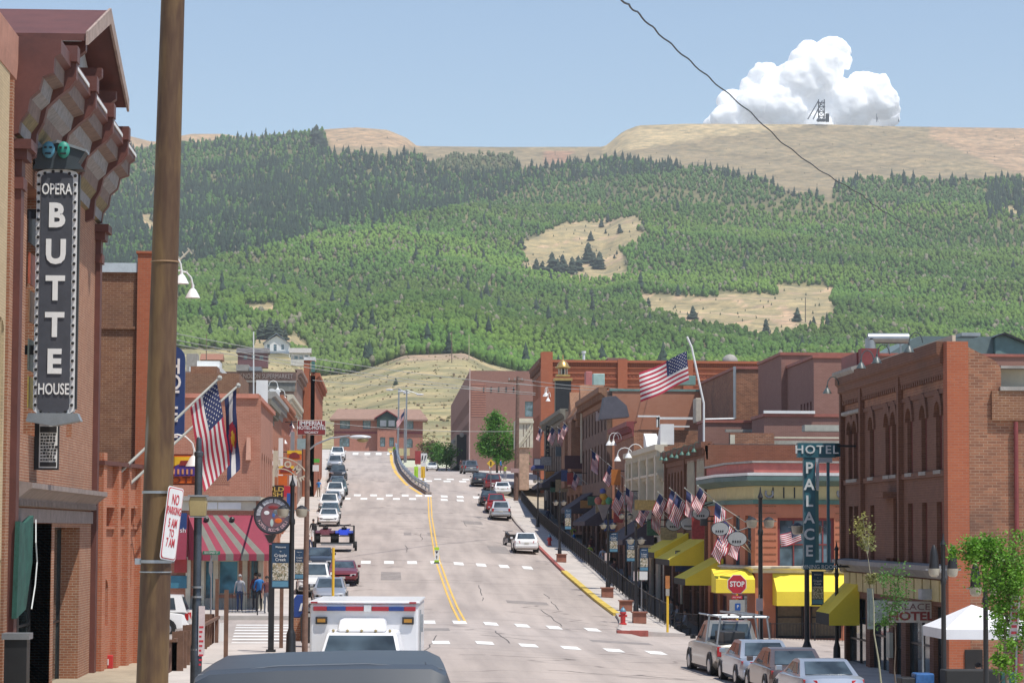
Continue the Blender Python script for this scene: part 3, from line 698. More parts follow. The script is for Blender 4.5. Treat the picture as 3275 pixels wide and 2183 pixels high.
# ---------------------------------------------------------------- left: opera house
def opera():
    x1, y0, y1, z0 = -9.5, 67, 87.2, -4.45
    z0 = -5.8; hs = [(2.4, 9.4, 0, 6.1, 0), (10.0, 16.3, 0, 5.8, 0), (3.0, 6.6, 8.25, 14.9, 0), (9.2, 10.6, 8.5, 11.9, .5), (12.4, 13.8, 8.5, 11.9, .5)]
    t, (O, u, n), _ = block("opera_house", "salmon brick opera house with a deep bracketed cornice and a gabled pediment on its roof", -24, x1, y0, y1, z0, 12.2, BR_OPERA, 'L', hs, dep=.65)
    wins(t, O, u, n, [hs[2]], .65, MAR, mull=2); wins(t, O, u, n, hs[3:], .65, MAR, mull=1)
    for h in hs[:2]: wins(t, O, u, n, [h], .65, BLACK, name="shop_window", mull=2, gm=glassm("shop_glass_dark", (.015, .02, .02)))
    m = MB(); m.fr(O0(O), u, n, 9.4, 9.55, -.6, -.02, z0, .1); m.build("door_post", BLACK, t)
    m = MB(); m.fr(O0(O), u, n, 2.4, 2.62, -.5, .02, z0+.2, -.3); m.build("door_post", BLACK, t)
    # corner posts with flared capitals
    for Y in (67.9, 86.8):
        p = MB(); p.box(x1-.1, x1+.17, Y-.3, Y+.25, z0, 8.6)
        for k, (w, z, zz) in enumerate(((.23, 8.6, 8.9), (.18, 8.9, 9.35), (.32, 9.35, 9.6), (.44, 9.6, 9.85))): p.box(x1-.1, x1+w, Y-.3-(w-.15), Y+.25+(w-.15), z, zz)
        p.build("pilaster", RUSTPAINT, t)
    b = MB(); band(b, (x1, 68.2, 0), u, n, 18.4, [(0, .55), (.1, .55), (.16, .75), (.4, .95), (.5, 1.0), (.5, 1.14), (.03, 1.2), (0, 1.2)])
    band(b, (x1, 68.2, 0), u, n, 18.4, [(0, .12), (.06, .12), (.06, .5), (0, .5)])
    for i in range(60): b.fr((x1, 68.3, 0), u, n, i*.3, i*.3+.14, .1, .2, .56, .7)
    b.build("shopfront_cornice", pm("grey_brown_stone", (.27, .215, .19), .85, var=.2), t)
    # cove cornice
    cm = [pm("cornice_grey_panel", (.26, .245, .24), .8, var=.3, scale=5), pm("cornice_brown_panel", (.20, .14, .115), .8, var=.25, scale=4), pm("cornice_lichen", (.21, .165, .085), .85, var=.4, scale=6), RUSTPAINT]
    c = MB(); prof = [(0, 9.95), (.12, 10.0), (.16, 10.3), (.34, 10.55), (.4, 10.9), (.62, 11.1), (.7, 11.45), (.98, 11.55), (1.0, 11.95), (1.16, 12.05), (1.16, 12.4)]
    ci = [2, 0, 2, 1, 0, 0, 1, 1, 3, 3]
    for i, k in enumerate(ci):
        (b0, a0), (b1, a1) = prof[i], prof[i+1]; c.mi = k
        c.quad((x1+b0, 67.6, a0), (x1+b0, 87, a0), (x1+b1, 87, a1), (x1+b1, 67.6, a1))
    c.mi = 3; c.prism([(x1-1.5, 67.25, 9.95)]+[(x1+b, 67.25, z) for b, z in prof]+[(x1-1.5, 67.25, 12.6)], (0, .35, 0))
    c.prism([(x1-.1, 86.9, 9.95)]+[(x1+b+.02, 86.9, z) for b, z in prof]+[(x1-.1, 86.9, 12.5)], (0, .3, 0))
    c.quad((x1+1.16, 67.6, 12.4), (x1+1.16, 87, 12.4), (x1-1.4, 87, 12.75), (x1-1.4, 67.6, 12.75))
    c.build("cornice", cm, t)
    for Y in (69.4, 74.1, 78.8, 83.4):
        k = MB(); k.prism([(x1, Y, 9.6), (x1+.26, Y, 9.7), (x1+.3, Y, 10.3), (x1+.46, Y, 10.6), (x1+.55, Y, 11.0), (x1+.85, Y, 11.3), (x1+1.12, Y, 11.5), (x1+1.3, Y, 11.75), (x1+1.3, Y, 12.35), (x1, Y, 12.35)], (0, .34, 0))
        k.box(x1+1.0, x1+1.34, Y-.12, Y+.46, 12.2, 12.62); k.build("bracket", RUSTPAINT, t)
        e = MB(); e.box(x1+1.17, x1+1.2, Y+.7, Y+4.0, 12.2, 12.3); e.build("white_edge", WHITE, t)
    # gabled pediment
    g = MB(); g.prism([(x1+.35, 72.7, 12.3), (x1+.35, 82.5, 12.3), (x1+.35, 82.5, 13.3), (x1+.35, 77.6, 14.85), (x1+.35, 72.7, 13.3)], (-2.6, 0, 0)); g.build("pediment_wall", pm("pale_siding", (.42, .44, .46), .7, var=.15), t)
    g = MB()
    for s in (-1, 1): g.prism([(x1-2.6, 77.6, 15.2), (x1-2.6, 77.6+s*5.75, 13.42), (x1-2.6, 77.6+s*5.75, 13.22), (x1-2.6, 77.6, 14.98)], (3.85, 0, 0))
    g.build("pediment_roof", [RUSTPAINT], t)
    g = MB()
    for s in (-1, 1): g.prism([(x1+1.26, 77.6, 15.26), (x1+1.26, 77.6+s*5.8, 13.47), (x1+1.26, 77.6+s*5.8, 13.1), (x1+1.26, 77.6, 14.8)], (.07, 0, 0))
    g.build("bargeboard", pm("weathered_trim", (.36, .27, .23), .8, var=.3), t)
    for Y in (73.2, 77.4, 81.5):
        k = MB(); k.prism([(x1+.35, Y, 12.5), (x1+.7, Y, 12.6), (x1+.85, Y, 13.0), (x1+1.1, Y, 13.2), (x1+1.1, Y, 13.45), (x1+.35, Y, 13.45)], (0, .35, 0)); k.build("bracket", RUSTPAINT, t)
opera()
def butte_sign():
    Y = 71; xa, xb = PX(112, Y, 900), PX(243, Y, 900); xc = (xa+xb)/2; w = xb-xa; zt_, zb = 9.45, 3.15
    t = thing("theatre_sign", "tall black vertical sign reading opera house with a border of light bulbs under two masks", "sign", (xc, Y, zb))
    h = w/2; b = MB(); pts = [(xc-h, Y, zb)]+[(xc-h*math.cos(a), Y, zb-.22*math.sin(a)) for a in np.linspace(.3, math.pi-.3, 6)]+[(xc+h, Y, zb), (xc+h, Y, zt_)]+[(xc+h*math.cos(a), Y, zt_+.14*math.sin(a)) for a in np.linspace(.4, math.pi-.4, 6)]+[(xc-h, Y, zt_)]
    b.prism(pts, (0, .38, 0)); b.build("sign_rim", pm("white_enamel", (.74, .74, .73), .35, var=.05), t)
    hi = h-.12; b = MB(); pts = [(xc-hi, Y-.03, zb+.07)]+[(xc-hi*math.cos(a), Y-.03, zb+.05-.2*math.sin(a)) for a in np.linspace(.3, math.pi-.3, 6)]+[(xc+hi, Y-.03, zb+.07), (xc+hi, Y-.03, zt_-.1)]+[(xc+hi*math.cos(a), Y-.03, zt_-.1+.14*math.sin(a)) for a in np.linspace(.4, math.pi-.4, 6)]+[(xc-hi, Y-.03, zt_-.1)]
    b.prism(pts, (0, .05, 0)); b.build("sign_face", SLATE, t)
    s = MB(); s.box(xc+h, xc+h+.05, Y+.1, Y+.3, zb, zt_); s.build("sign_side", BLACK, t)
    bl = MB(); nb = 27
    for i in range(nb):
        z = zb+.1+(zt_-zb-.15)*i/(nb-1)
        for sx in (-1, 1): bl.ball((xc+sx*(h-.06), Y-.02, z), .045, n=6, k=4)
    for i in range(1, 5):
        for z in (zb-.1, zt_+.04): bl.ball((xc-h+w*i/5, Y-.02, z+(.03 if i in (1, 4) else -.02)*(1 if z < 5 else -1)), .045, n=6, k=4)
    bl.build("light_bulb", BLACK, t)["kind"] = "stuff"
    c = MB(); c.prism([(xc-h-.12, Y-.1, zt_+.12), (xc+h+.16, Y-.1, zt_+.12), (xc+h+.02, Y-.1, zt_+.3), (xc+h+.2, Y-.1, zt_+.6), (xc, Y-.1, zt_+.82), (xc-h-.2, Y-.1, zt_+.6), (xc-h-.02, Y-.1, zt_+.3)], (0, .6, 0)); c.build("sign_cap", pm("dark_teal_cap", (.045, .06, .07), .5), t)
    c = MB()
    for sx in (-1, 1): c.prism([(xc, Y-.16, zt_+.82), (xc+sx*(h+.24), Y-.16, zt_+.58), (xc+sx*(h+.24), Y-.16, zt_+.65), (xc, Y-.16, zt_+.9)], (0, .7, 0))
    c.build("cap_trim", pm("grey_blue_trim", (.22, .25, .27), .5), t)
    c = MB(); c.prism([(xc-h-.1, Y-.12, zb-.12), (xc-h-.17, Y-.12, zb-.34), (xc, Y-.12, zb-.46), (xc+h+.19, Y-.12, zb-.32), (xc+h+.1, Y-.12, zb-.12)], (0, .6, 0)); c.build("sign_base", _mats["grey_blue_trim"], t)
    c = MB(); c.box(xa-.75, xa, Y+.1, Y+.25, zb+1.45, zb+1.7); c.box(xa-.75, xa, Y+.1, Y+.25, zt_-1.2, zt_-.95); c.build("bracket", BLACK, t)
    for sx, mt in ((-1, pm("mask_blue", (.10, .30, .42), .5)), (1, pm("mask_green", (.03, .26, .2), .5))):
        k = MB(); cx, cz = xc+sx*.2-.02, zt_+.62; k.ball((cx, Y-.2, cz), .2, sx=.85, sy=.5, sz=1.15, n=12, k=8); q = k.build("mask", mt, t, smooth=True)
        e = MB()
        for ex in (-.07, .07): e.box(cx+ex-.035, cx+ex+.035, Y-.32, Y-.26, cz+.03, cz+.075)
        e.box(cx-.08, cx+.08, Y-.32, Y-.25, cz-.13, cz-.09); e.build("mask_holes", BLACK, q)
    LW = pm("letter_white", (.80, .80, .78), .4, var=.04)
    lc = Vector((xc, Y-.05, 0))
    def L(s, z, size, **k): text(s, size, LW, t, (lc.x-t.location.x, lc.y-t.location.y, z-t.location.z), **k)
    L("OPERA", 9.02, .42, sx=.62, bold=.006)
    for i, ch in enumerate("BUTTE"): L(ch, 8.3-i*.98, .88, sx=.9, bold=.035, name="letter")
    L("HOUSE", 3.66, .42, sx=.62, bold=.006)
    p = thing("notice_board", "white playbill board full of small print hanging on the brick wall", "sign", (xa+.35, 72.2, 1.5))
    b = MB(); b.box(xa-.1, xa+.55, 72.2, 72.4, 1.55, 2.85); b.build("board", BLACK, p)
    b = MB(); b.box(xa+.03, xa+.52, 72.17, 72.195, 1.6, 2.8); b.build("poster", WHITE, p)
    rs = random.Random(3); b = MB()
    for i in range(9):
        x = xa+.07
        while x < xa+.46: w_ = rs.uniform(.03, .08); b.box(x, x+w_, 72.155, 72.168, 2.48-i*.085, 2.52-i*.085+rs.uniform(0, .02)); x += w_+.02
    b.box(xa+.05, xa+.5, 72.155, 72.168, 2.56, 2.72); b.box(xa+.06, xa+.5, 72.155, 72.168, 1.64, 1.76); b.build("print", BLACK, p)
butte_sign()
def left_near():
    # pale brick neighbour at the edge of the view
    t, F1, _ = block("corner_shop", "pale yellow brick building with a pink stone coping next to the opera house", -24, -9.35, 50, 64.7, -4.4, 11.2, brickm("brick_pale", (.58, .44, .26), (.5, .38, .22), (.4, .3, .2)), 'L', row(4, 16.4, 1.6, 6, 9.5, .3)+row(3, 16.4, 3.4, .1, 3.6))
    wins(t, *F1, row(4, 16.4, 1.6, 6, 9.5, .3), .22, WHITE); wins(t, *F1, row(3, 16.4, 3.4, .1, 3.6), .22, BLACK, name="shop_window", mull=2)
    c = MB(); band(c, (-9.35, 50, 0), (0, 1, 0), (1, 0, 0), 16.4, [(-.3, 11.2), (.02, 11.2), (.05, 11.6), (.05, 12.3), (-.1, 12.5), (-.3, 12.5)]); c.build("coping", pm("pink_stone", (.42, .20, .14), .8), t)
    # painted metal front posts and window posters of the opera house
    for i, (z, c_) in enumerate(((8.0, (.05, .05, .06)), (6.9, (.42, .10, .05)), (5.9, (.25, .13, .07)), (4.6, (.12, .14, .12)), (3.6, (.4, .3, .06)))):
        p = tag(MB().box(-9.56, -9.53, 70.7+.1*i, 72.6+.1*i, z-.42, z+.42).build("window_poster", pm("poster_%d" % i, c_, .5, var=.3, scale=6)), ["black poster at the top of the opera house window", "red and orange poster in the opera house window", "brown poster in the opera house window", "dark green framed poster in the opera house window", "yellow poster lowest in the opera house window"][i], "poster")
    # one-storey orange brick extension, slightly skewed
    a, b = Vector((-9.42, 87.3, -5.8)), Vector((-8.62, 93.2, -5.8)); u = (b-a).normalized(); n = Vector((u.y, -u.x, 0)); W_ = (b-a).length
    t = thing("brick_annex", "single storey orange brick annex with pilasters and narrow arched recesses", "building", ((a+b)/2))
    hs = [(.95, 1.75, 2.55, 4.1, .3), (2.6, 3.35, 2.55, 4.3, .35), (4.25, 5.1, 3.75, 5.25, 0)]
    hs2 = [(.7, 2.2, 5.85, 6.45, 0), (2.6, 3.7, 5.85, 6.45, 0), (4.1, 5.4, 5.85, 6.45, 0)]
    m = MB(); skin(m, a, u, n, W_, 7.85, hs+hs2, .28); m.prism([a-n*.31, b-n*.31, b-n*9, a-n*9], (0, 0, 7.8)); m.prism([a-n*.3, a, a+Vector((0, 0, 7.85)), a-n*.3+Vector((0, 0, 7.85))], u*.01)
    m.build("wall", BR_ORANGE, t)
    for k, (q, w) in enumerate(((.1, .45), (2.2, .36), (3.72, .34), (5.55, .38))):
        p = MB(); p.fr(O0(a), u, n, q, q+w, 0, .2, -5.8, 2.1+(.35 if k == 0 else 0)); p.build("pilaster", BR_ORANGE, t)
    p = MB()
    for z in (.72, 0.0): p.fr(O0(a), u, n, .56, 2.18, .003, .09, z-.05, z+.04); p.fr(O0(a), u, n, 2.6, 3.7, .003, .09, z-.05, z+.04); p.fr(O0(a), u, n, 4.1, 5.5, .003, .09, z-.05, z+.04)
    p.build("string_course", BR_ORANGE, t)
    r = MB(); r.prism([a+n*.25+Vector((0, 0, 7.85)), b+n*.25+Vector((0, 0, 7.85)), b-n*9+Vector((0, 0, 7.85)), a-n*9+Vector((0, 0, 7.85))], (0, 0, .14)); r.build("roof", RUSTPAINT, t)
    for h in hs: 
        q = MB(); q.fr(O0(a), u, n, h[0]+.02, h[1]-.02, -.27, -.22, h[2]-5.78, h[3]-5.82); q.build("shutter", MAR, t)
    f = thing("fire_alarm", "small red fire alarm box on the orange brick annex", "alarm box", P(346, 2115, 89.3)); c = P(347, 2115, 89.2)
    b_ = MB(); b_.cb(c, (.3, .22, .46)); b_.build("box", RED, f, bevel=.03); b_ = MB(); b_.cb(c+Vector((0, -.13, 0)), (.035, .04, .2)); b_.build("handle", WHITE, f)
    # taller brown brick building behind
    t, F1, F2 = block("brick_building", "tall brown weathered brick building with a bright orange corner pier and white flashing", -22, -8.75, 93.3, 97.6, -5.8, 8.95, BR_BROWN, 'L', [(1, 2, 8.4, 11.4, 0), (2.6, 3.6, 8.4, 11.4, 0)])
    wins(t, *F1, [(1, 2, 8.4, 11.4, 0), (2.6, 3.6, 8.4, 11.4, 0)], .22, CREAM)
    m = MB(); m.box(-8.75, -8.13, 93.15, 97.7, -5.8, 9.62); m.box(-8.8, -8.08, 93.1, 97.75, 9.62, 9.7); m.build("corner_pier", BR_HOTEL, t)
    m = MB(); m.box(-22, -8.76, 93.2, 93.5, 8.95, 9.28); m.build("flashing", pm("pale_flashing", (.55, .62, .66), .5), t)
    m = MB(); m.box(-10.6, -10.45, 93.2, 93.3, 7.2, 8.9); m.box(-22, -8.8, 93.22, 93.3, 6.95, 7.05); m.build("string_course", BR_BROWN, t)
    for k, (px, py) in enumerate(((572, 885), (585, 905), (603, 940))):
        c = P(px, py, 97.5); gooseneck(-8.08, 94.6+k*1.2, c.z+.3, 1, WHITE, ["first white bell lamp beside the tall pole, nearest the wall", "middle white bell lamp of three beside the tall pole", "lowest white bell lamp hanging beside the tall pole"][k], out=.3+.28*k, s=1.15)
    # bracket above the lamps
    t = thing("roof_bracket", "pale metal antenna bracket sticking out beside the tall pole", "antenna", P(562, 862, 96)); m = MB()
    m.tube([P(558, 862, 96), P(570, 835, 96), P(608, 798, 96)], .035, 5); m.tube([P(583, 805, 96), P(592, 822, 96)], .025, 4); m.tube([P(600, 793, 96), P(614, 812, 96)], .03, 4); m.tube([P(570, 820, 96), P(578, 835, 96)], .03, 4); m.build("arm", CREAM, t)
    # blue vertical HOTEL sign
    Y = 96.5; xa, xb = PX(505, Y, 1250), PX(590, Y, 1250); zt_, zb = PZ(570, 1105, Y), PZ(570, 1408, Y)
    t = thing("hotel_sign", "navy blue vertical hotel sign with white serif letters behind the rusty pole", "sign", ((xa+xb)/2, Y, zb))
    h = (xb-xa)/2; xc = (xa+xb)/2; m = MB(); pts = [(xc-h, Y, zb+.25), (xc-h+.2, Y, zb), (xc+h-.2, Y, zb), (xc+h, Y, zb+.25)]+[(xc+h*math.cos(a), Y, zt_-.45+.45*math.sin(a)) for a in np.linspace(0, math.pi, 9)]
    m.prism(pts, (0, .3, 0)); m.build("sign_face", NAVY, t)
    for i, ch in enumerate("HOTEL"): text(ch, .78, WHITE, t, (.1, -.03, zt_-zb-.78-i*.58), sx=.85, name="letter", bold=.012)
    # green canvas
    m = MB(); 
    xs = -9.2
    pts = [(xs, 67.5, .15), (xs, 68.4, .1), (xs+.1, 69.3, .3), (xs+.08, 69.4, -.9), (xs, 68.9, -2.1), (xs-.05, 67.5, -2.3)]
    m.prism(pts, (-.12, 0, 0)); tag(m.build("folded_canopy", pm("green_canvas", (.02, .09, .07), .8, var=.4, scale=3)), "dark green folded canvas hanging at the opera house door", "canopy")
    m = MB(); m.box(-9.3, -8.75, 65.8, 66.4, -4.3, -2.75); t = thing("bollard", "dark square post with a grey cap by the opera house door", "post", (-9, 66.1, -4.3)); m.build("shaft", BLACK, t); m = MB(); m.box(-9.36, -8.69, 65.74, 66.46, -2.75, -2.6); m.build("cap", GREYM, t)
    # white scalloped trim down the canvas edge, unlit
    t = MB(); t.tube([(-9.05, 69.4, .2), (-9.02, 69.25, -.4), (-9, 69.4, -.9), (-9.02, 69.25, -1.5), (-9.07, 69, -2.1)], .02, 4); tag(t.build("scallop_trim", WHITE), "white scalloped trim along the green canvas edge", "lights")
left_near()
# ---------------------------------------------------------------- right side
def bell_row(x, ys, z, dx, label, group, mat, **k):
    for y in ys: gooseneck(x, y, z, dx, mat, label, group=group, **k)
GREENM = pm("verdigris_metal", (.05, .14, .11), .5, var=.3)
def brown_hotel():
    x0, y0, y1, z0, z1 = 17, 79, 97.6, -5.4, 4.3
    cy = [80.6, 82.85, 85.1, 87.7, 88.9, 91.8, 95.0, 96.1]
    up = [(c-y0-.42, c-y0+.42, 7.28, 9.35, .42) for c in cy]; lo = [(c-y0-.4, c-y0+.4, 4.25, 6.3, 0) for c in cy]
    dn = [(.6, 2.6, 0, 3.1, 0), (3.2, 7.0, .5, 3.1, 0), (7.8, 9.2, 0, 3.1, 0), (9.9, 13.4, .5, 3.1, 0), (14.2, 18.2, 0, 3.0, 0)]
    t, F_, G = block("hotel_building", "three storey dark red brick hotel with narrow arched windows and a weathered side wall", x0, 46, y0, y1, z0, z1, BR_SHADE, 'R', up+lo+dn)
    O, u, n = F_
    wins(t, O, u, n, up, .22, MAR, sill=STONE); wins(t, O, u, n, lo, .22, MAR, sill=STONE); wins(t, O, u, n, dn, .22, BLACK, name="shop_window", mull=2)
    # weathered side wall sheet, slightly proud, with stepped raking parapet
    s = MB(); s.prism([(x0+.55, 78.97, z0), (46, 78.97, z0), (46, 78.97, 4.32), (18.56, 78.97, 4.32), (18.56, 78.97, 4.93), (18.37, 78.97, 5.15), (17.55, 78.97, 5.56)], (0, .3, 0)); s.box(x0, x0+.4, 79.3, 97.5, 4.3, 5.6); s.build("side_wall", BR_RUBBLE, t)
    s = MB(); s.box(x0-.1, x0+.55, 78.9, 79.45, z0, 5.72); s.build("corner_pier", BR_HOTEL, t)
    for k, Y in enumerate((86.4, 93.4, 97.45)): m = MB(); m.box(x0-.16, x0+.02, Y-.16, Y+.16, z0+4.1, 5.2); m.build("pilaster", BR_SHADE, t)
    c = MB(); band(c, (x0, y0+.46, 0), u, n, y1-y0-.4, [(0, 4.75), (.08, 4.75), (.12, 5.05), (.2, 5.1), (.2, 5.3), (.3, 5.4), (.3, 5.75), (-.3, 5.75), (-.3, 4.9), (0, 4.9)])
    band(c, (x0, y0+.46, 0), u, n, y1-y0-.4, [(0, 1.68), (.07, 1.68), (.07, 1.86), (0, 1.86)]); band(c, (x0, y0+.46, 0), u, n, y1-y0-.4, [(0, 4.2), (.05, 4.2), (.05, 4.32), (0, 4.32)])
    for i in range(52): c.fr((x0, y0+.5, 0), u, n, i*.35, i*.35+.17, .02, .11, 4.62, 4.76)
    c.build("cornice", BR_SHADE, t)
    c = MB(); band(c, (x0, 93.6, 0), u, n, 4.1, [(0, 5.3), (.4, 5.75), (.4, 5.85), (0, 5.95)]); band(c, (x0, 93.7, 0), u, n, 3.8, [(0, 4.2), (.14, 4.25), (.14, 4.35), (0, 4.4)]); c.build("cornice_trim", STONE, t)
    c = MB(); c.box(x0-.1, x0+.5, 94.2, 97.4, 5.8, 6.4); c.box(x0-.05, x0+.6, 93.5, 94.2, 5.8, 6.5); c.build("parapet", MAR, t)
    c = MB(); c.box(x0+.2, x0+.3, 79.5, 93, 5.76, 5.95); c.build("roof_edge", CREAM, t)
    # hood moulds over the arches
    for i, h in enumerate(up):
        a, b, d, e, r = h; m = MB(); N = 8; cx = (a+b)/2
        for k in range(N):
            p, q = math.pi*k/N, math.pi*(k+1)/N; R0, R1 = .46, .66
            pts = [(cx+R0*math.cos(p), e-r+R0*math.sin(p)*1.0), (cx+R1*math.cos(p), e-r+R1*math.sin(p)*1.25), (cx+R1*math.cos(q), e-r+R1*math.sin(q)*1.25), (cx+R0*math.cos(q), e-r+R0*math.sin(q))]
            m.prism([Vector((x0, y0+A, z0+B)) for A, B in pts], (-.07, 0, 0))
        m.build("hood_mould", BR_SHADE, t)
    c = MB(); band(c, (x0, y0, 0), u, n, y1-y0, [(0, -1.45), (.1, -1.45), (.35, -1.2), (.45, -1.2), (.45, -1.05), (0, -1.0)]); c.build("shopfront_cornice", pm("grey_cornice", (.28, .27, .26), .7), t)
    c = MB()
    for i in range(14): c.fr((x0, y0+.1, 0), u, n, i*1.3+.1, i*1.3+1.2, 0, .06, -2.15, -1.5)
    c.build("transom_panel", CREAMY, t)
    c = MB(); c.fr((x0, y0, 0), u, n, 8.2, 9.9, .02, .5, 1.1, 1.3); c.fr((x0, y0, 0), u, n, 8.35, 9.75, .02, .12, -.9, 1.1); c.build("oriel_hood", BR_SHADE, t)
    for k, Y in enumerate((81.5, 86.9, 89.8, 96.8)): gooseneck(x0-.3, Y, 5.45+(.4 if k < 3 else -.1), -1, pm("dark_lamp", (.08, .1, .1), .4), ["dark bell lamp on the hotel cornice nearest the corner pier", "dark bell lamp above the middle of the hotel front", "green bell lamp on the hotel cornice beyond the middle", "dark bell lamp hooked over the far end of the hotel cornice"][k], out=.6, s=.72)
    c = thing("roof_shed", "small white rooftop shed with grey boards above the weathered brick wall", "shed", (24, 84, 4)); m = MB(); m.box(18.75, 27, 80, 86, 4.36, 4.95); m.build("wall", CREAM, c)
    m = MB(); m.box(18.68, 27.5, 79.5, 86.5, 4.95, 5.03); m.build("roof", STONE, c); m = MB(); m.box(18.5, 27.5, 78.8, 79.2, 4.24, 4.36); m.build("ledge", STONE, c)
    c = MB(); c.box(18.25, 24, 78.85, 78.96, 3.35, 4.23); tag(c.build("brick_patch", BR_BROWN), "darker square of brick at the top of the weathered side wall", "wall patch")
brown_hotel()
def palace_signs():
    # tall teal pylon sign
    Y = 95; t = thing("pylon_sign", "tall teal hotel sign on twin posts with vertical white lettering and a dining room panel", "sign", (PX(2620, Y), Y, -1.7))
    lx = t.location; z = lambda py, px=2600: PZ(px, py, Y); x = lambda px, py=1600: PX(px, Y, py)
    m = MB(); m.box(x(2551), x(2668), Y-.15, Y+.25, z(1462), z(1416)); m.prism([(x(2668), Y-.15, z(1462)), (x(2690), Y+.1, z(1458)), (x(2690), Y+.1, z(1416)), (x(2668), Y-.15, z(1416))], (0, .2, 0)); m.build("top_panel", TEALS, t)
    m = MB(); m.box(x(2570), x(2606), Y-.12, Y+.2, z(1800), z(1462)-.004); m.build("vertical_panel", TEALS, t)
    m = MB(); m.box(x(2606)+.003, x(2617), Y-.1, Y+.18, z(1790), z(1568)); m.build("panel_return", TEAL, t)
    m = MB(); m.box(x(2608), x(2617), Y-.2, Y-.1, z(1566), z(1475)); m.box(x(2606)+.01, x(2660), Y-.14, Y+.1, z(1478), z(1463)); m.build("neon_box", pm("pale_neon_tube", (.36, .40, .43), .4), t)
    m = MB(); m.box(x(2645), x(2653), Y-.05, Y+.1, z(1815), z(1463)); m.build("post", TEALS, t)
    m = MB(); m.box(x(2568), x(2665), Y-.15, Y+.1, z(1820), z(1797)); m.build("dining_panel", TEALS, t)
    W_ = pm("sign_letter_pale", (.62, .66, .66), .5)
    def T(s, px, py, size, **k): q = P(px, py, Y-.17); text(s, size, W_, t, (q.x-lx.x, q.y-lx.y, q.z-lx.z), **k)
    T("HOTEL", 2612, 1438, .42, sx=1.1, bold=.006, space=1.15); T("DINING ROOM", 2620, 1812, .2, sx=.95)
    for i, ch in enumerate("PALACE"): T(ch, 2588, 1497+i*53, .56, name="letter", bold=.012)
    m = MB(); m.tube([(x(2655), Y, z(1425)), (17, Y, z(1425))], .04); m.tube([(x(2660), Y, z(1810)), (17, Y, z(1810))], .04); m.build("bracket", BLACK, t)
    # lower white signboard
    Y = 82; t = thing("signboard", "weathered white hotel signboard with dark red lettering over the pavement", "sign", (PX(2890, Y), Y, PZ(2890, 1990, Y)))
    lx = t.location; m = MB(); m.box(PX(2835, Y), PX(2990, Y), Y-.12, Y+.12, PZ(2900, 1989, Y), PZ(2900, 1922, Y)); m.build("board", pm("old_white_board", (.46, .43, .38), .6, var=.2, scale=5), t)
    m = MB(); m.box(PX(2778, Y), PX(2834, Y), Y-.12, Y+.12, PZ(2800, 1990, Y), PZ(2800, 1918, Y)); m.box(PX(2772, Y), PX(2792, Y), Y-.05, Y+.05, PZ(2800, 2010, Y), PZ(2800, 1880, Y)); m.build("faded_board", pm("faded_teal_board", (.28, .33, .29), .6, var=.3, scale=5), t)
    RD = pm("dark_red_letter", (.22, .03, .025), .5)
    def T(s, px, py, size, mt=RD, **k): q = P(px, py, Y-.13); text(s, size, mt, t, (q.x-lx.x, q.y-lx.y, q.z-lx.z), **k)
    T("PALACE", 2912, 1940, .28, mt=pm("grey_red_letter", (.16, .08, .08), .5), sx=1.25); T("HOTEL", 2914, 1970, .36, sx=1.25, bold=.012)
    m = MB(); m.box(PX(2935, Y), PX(2978, Y), Y-.5, Y+.02, PZ(2950, 1915, Y), PZ(2950, 1882, Y)); m.build("light_box", pm("pale_lightbox", (.34, .36, .38), .5), t)
    m = MB(); m.tube([(PX(2990, Y), Y, PZ(2950, 1925, Y)), (17, Y, PZ(2950, 1925, Y))], .04); m.build("bracket", BLACK, t)
    awning("dark olive yellow awning at the far end of the brown brick hotel", 17, 15.9, 94.4, 97.3, -1.85, -2.95, YAWN, val=.42, vb=1, cat="awning")
palace_signs()
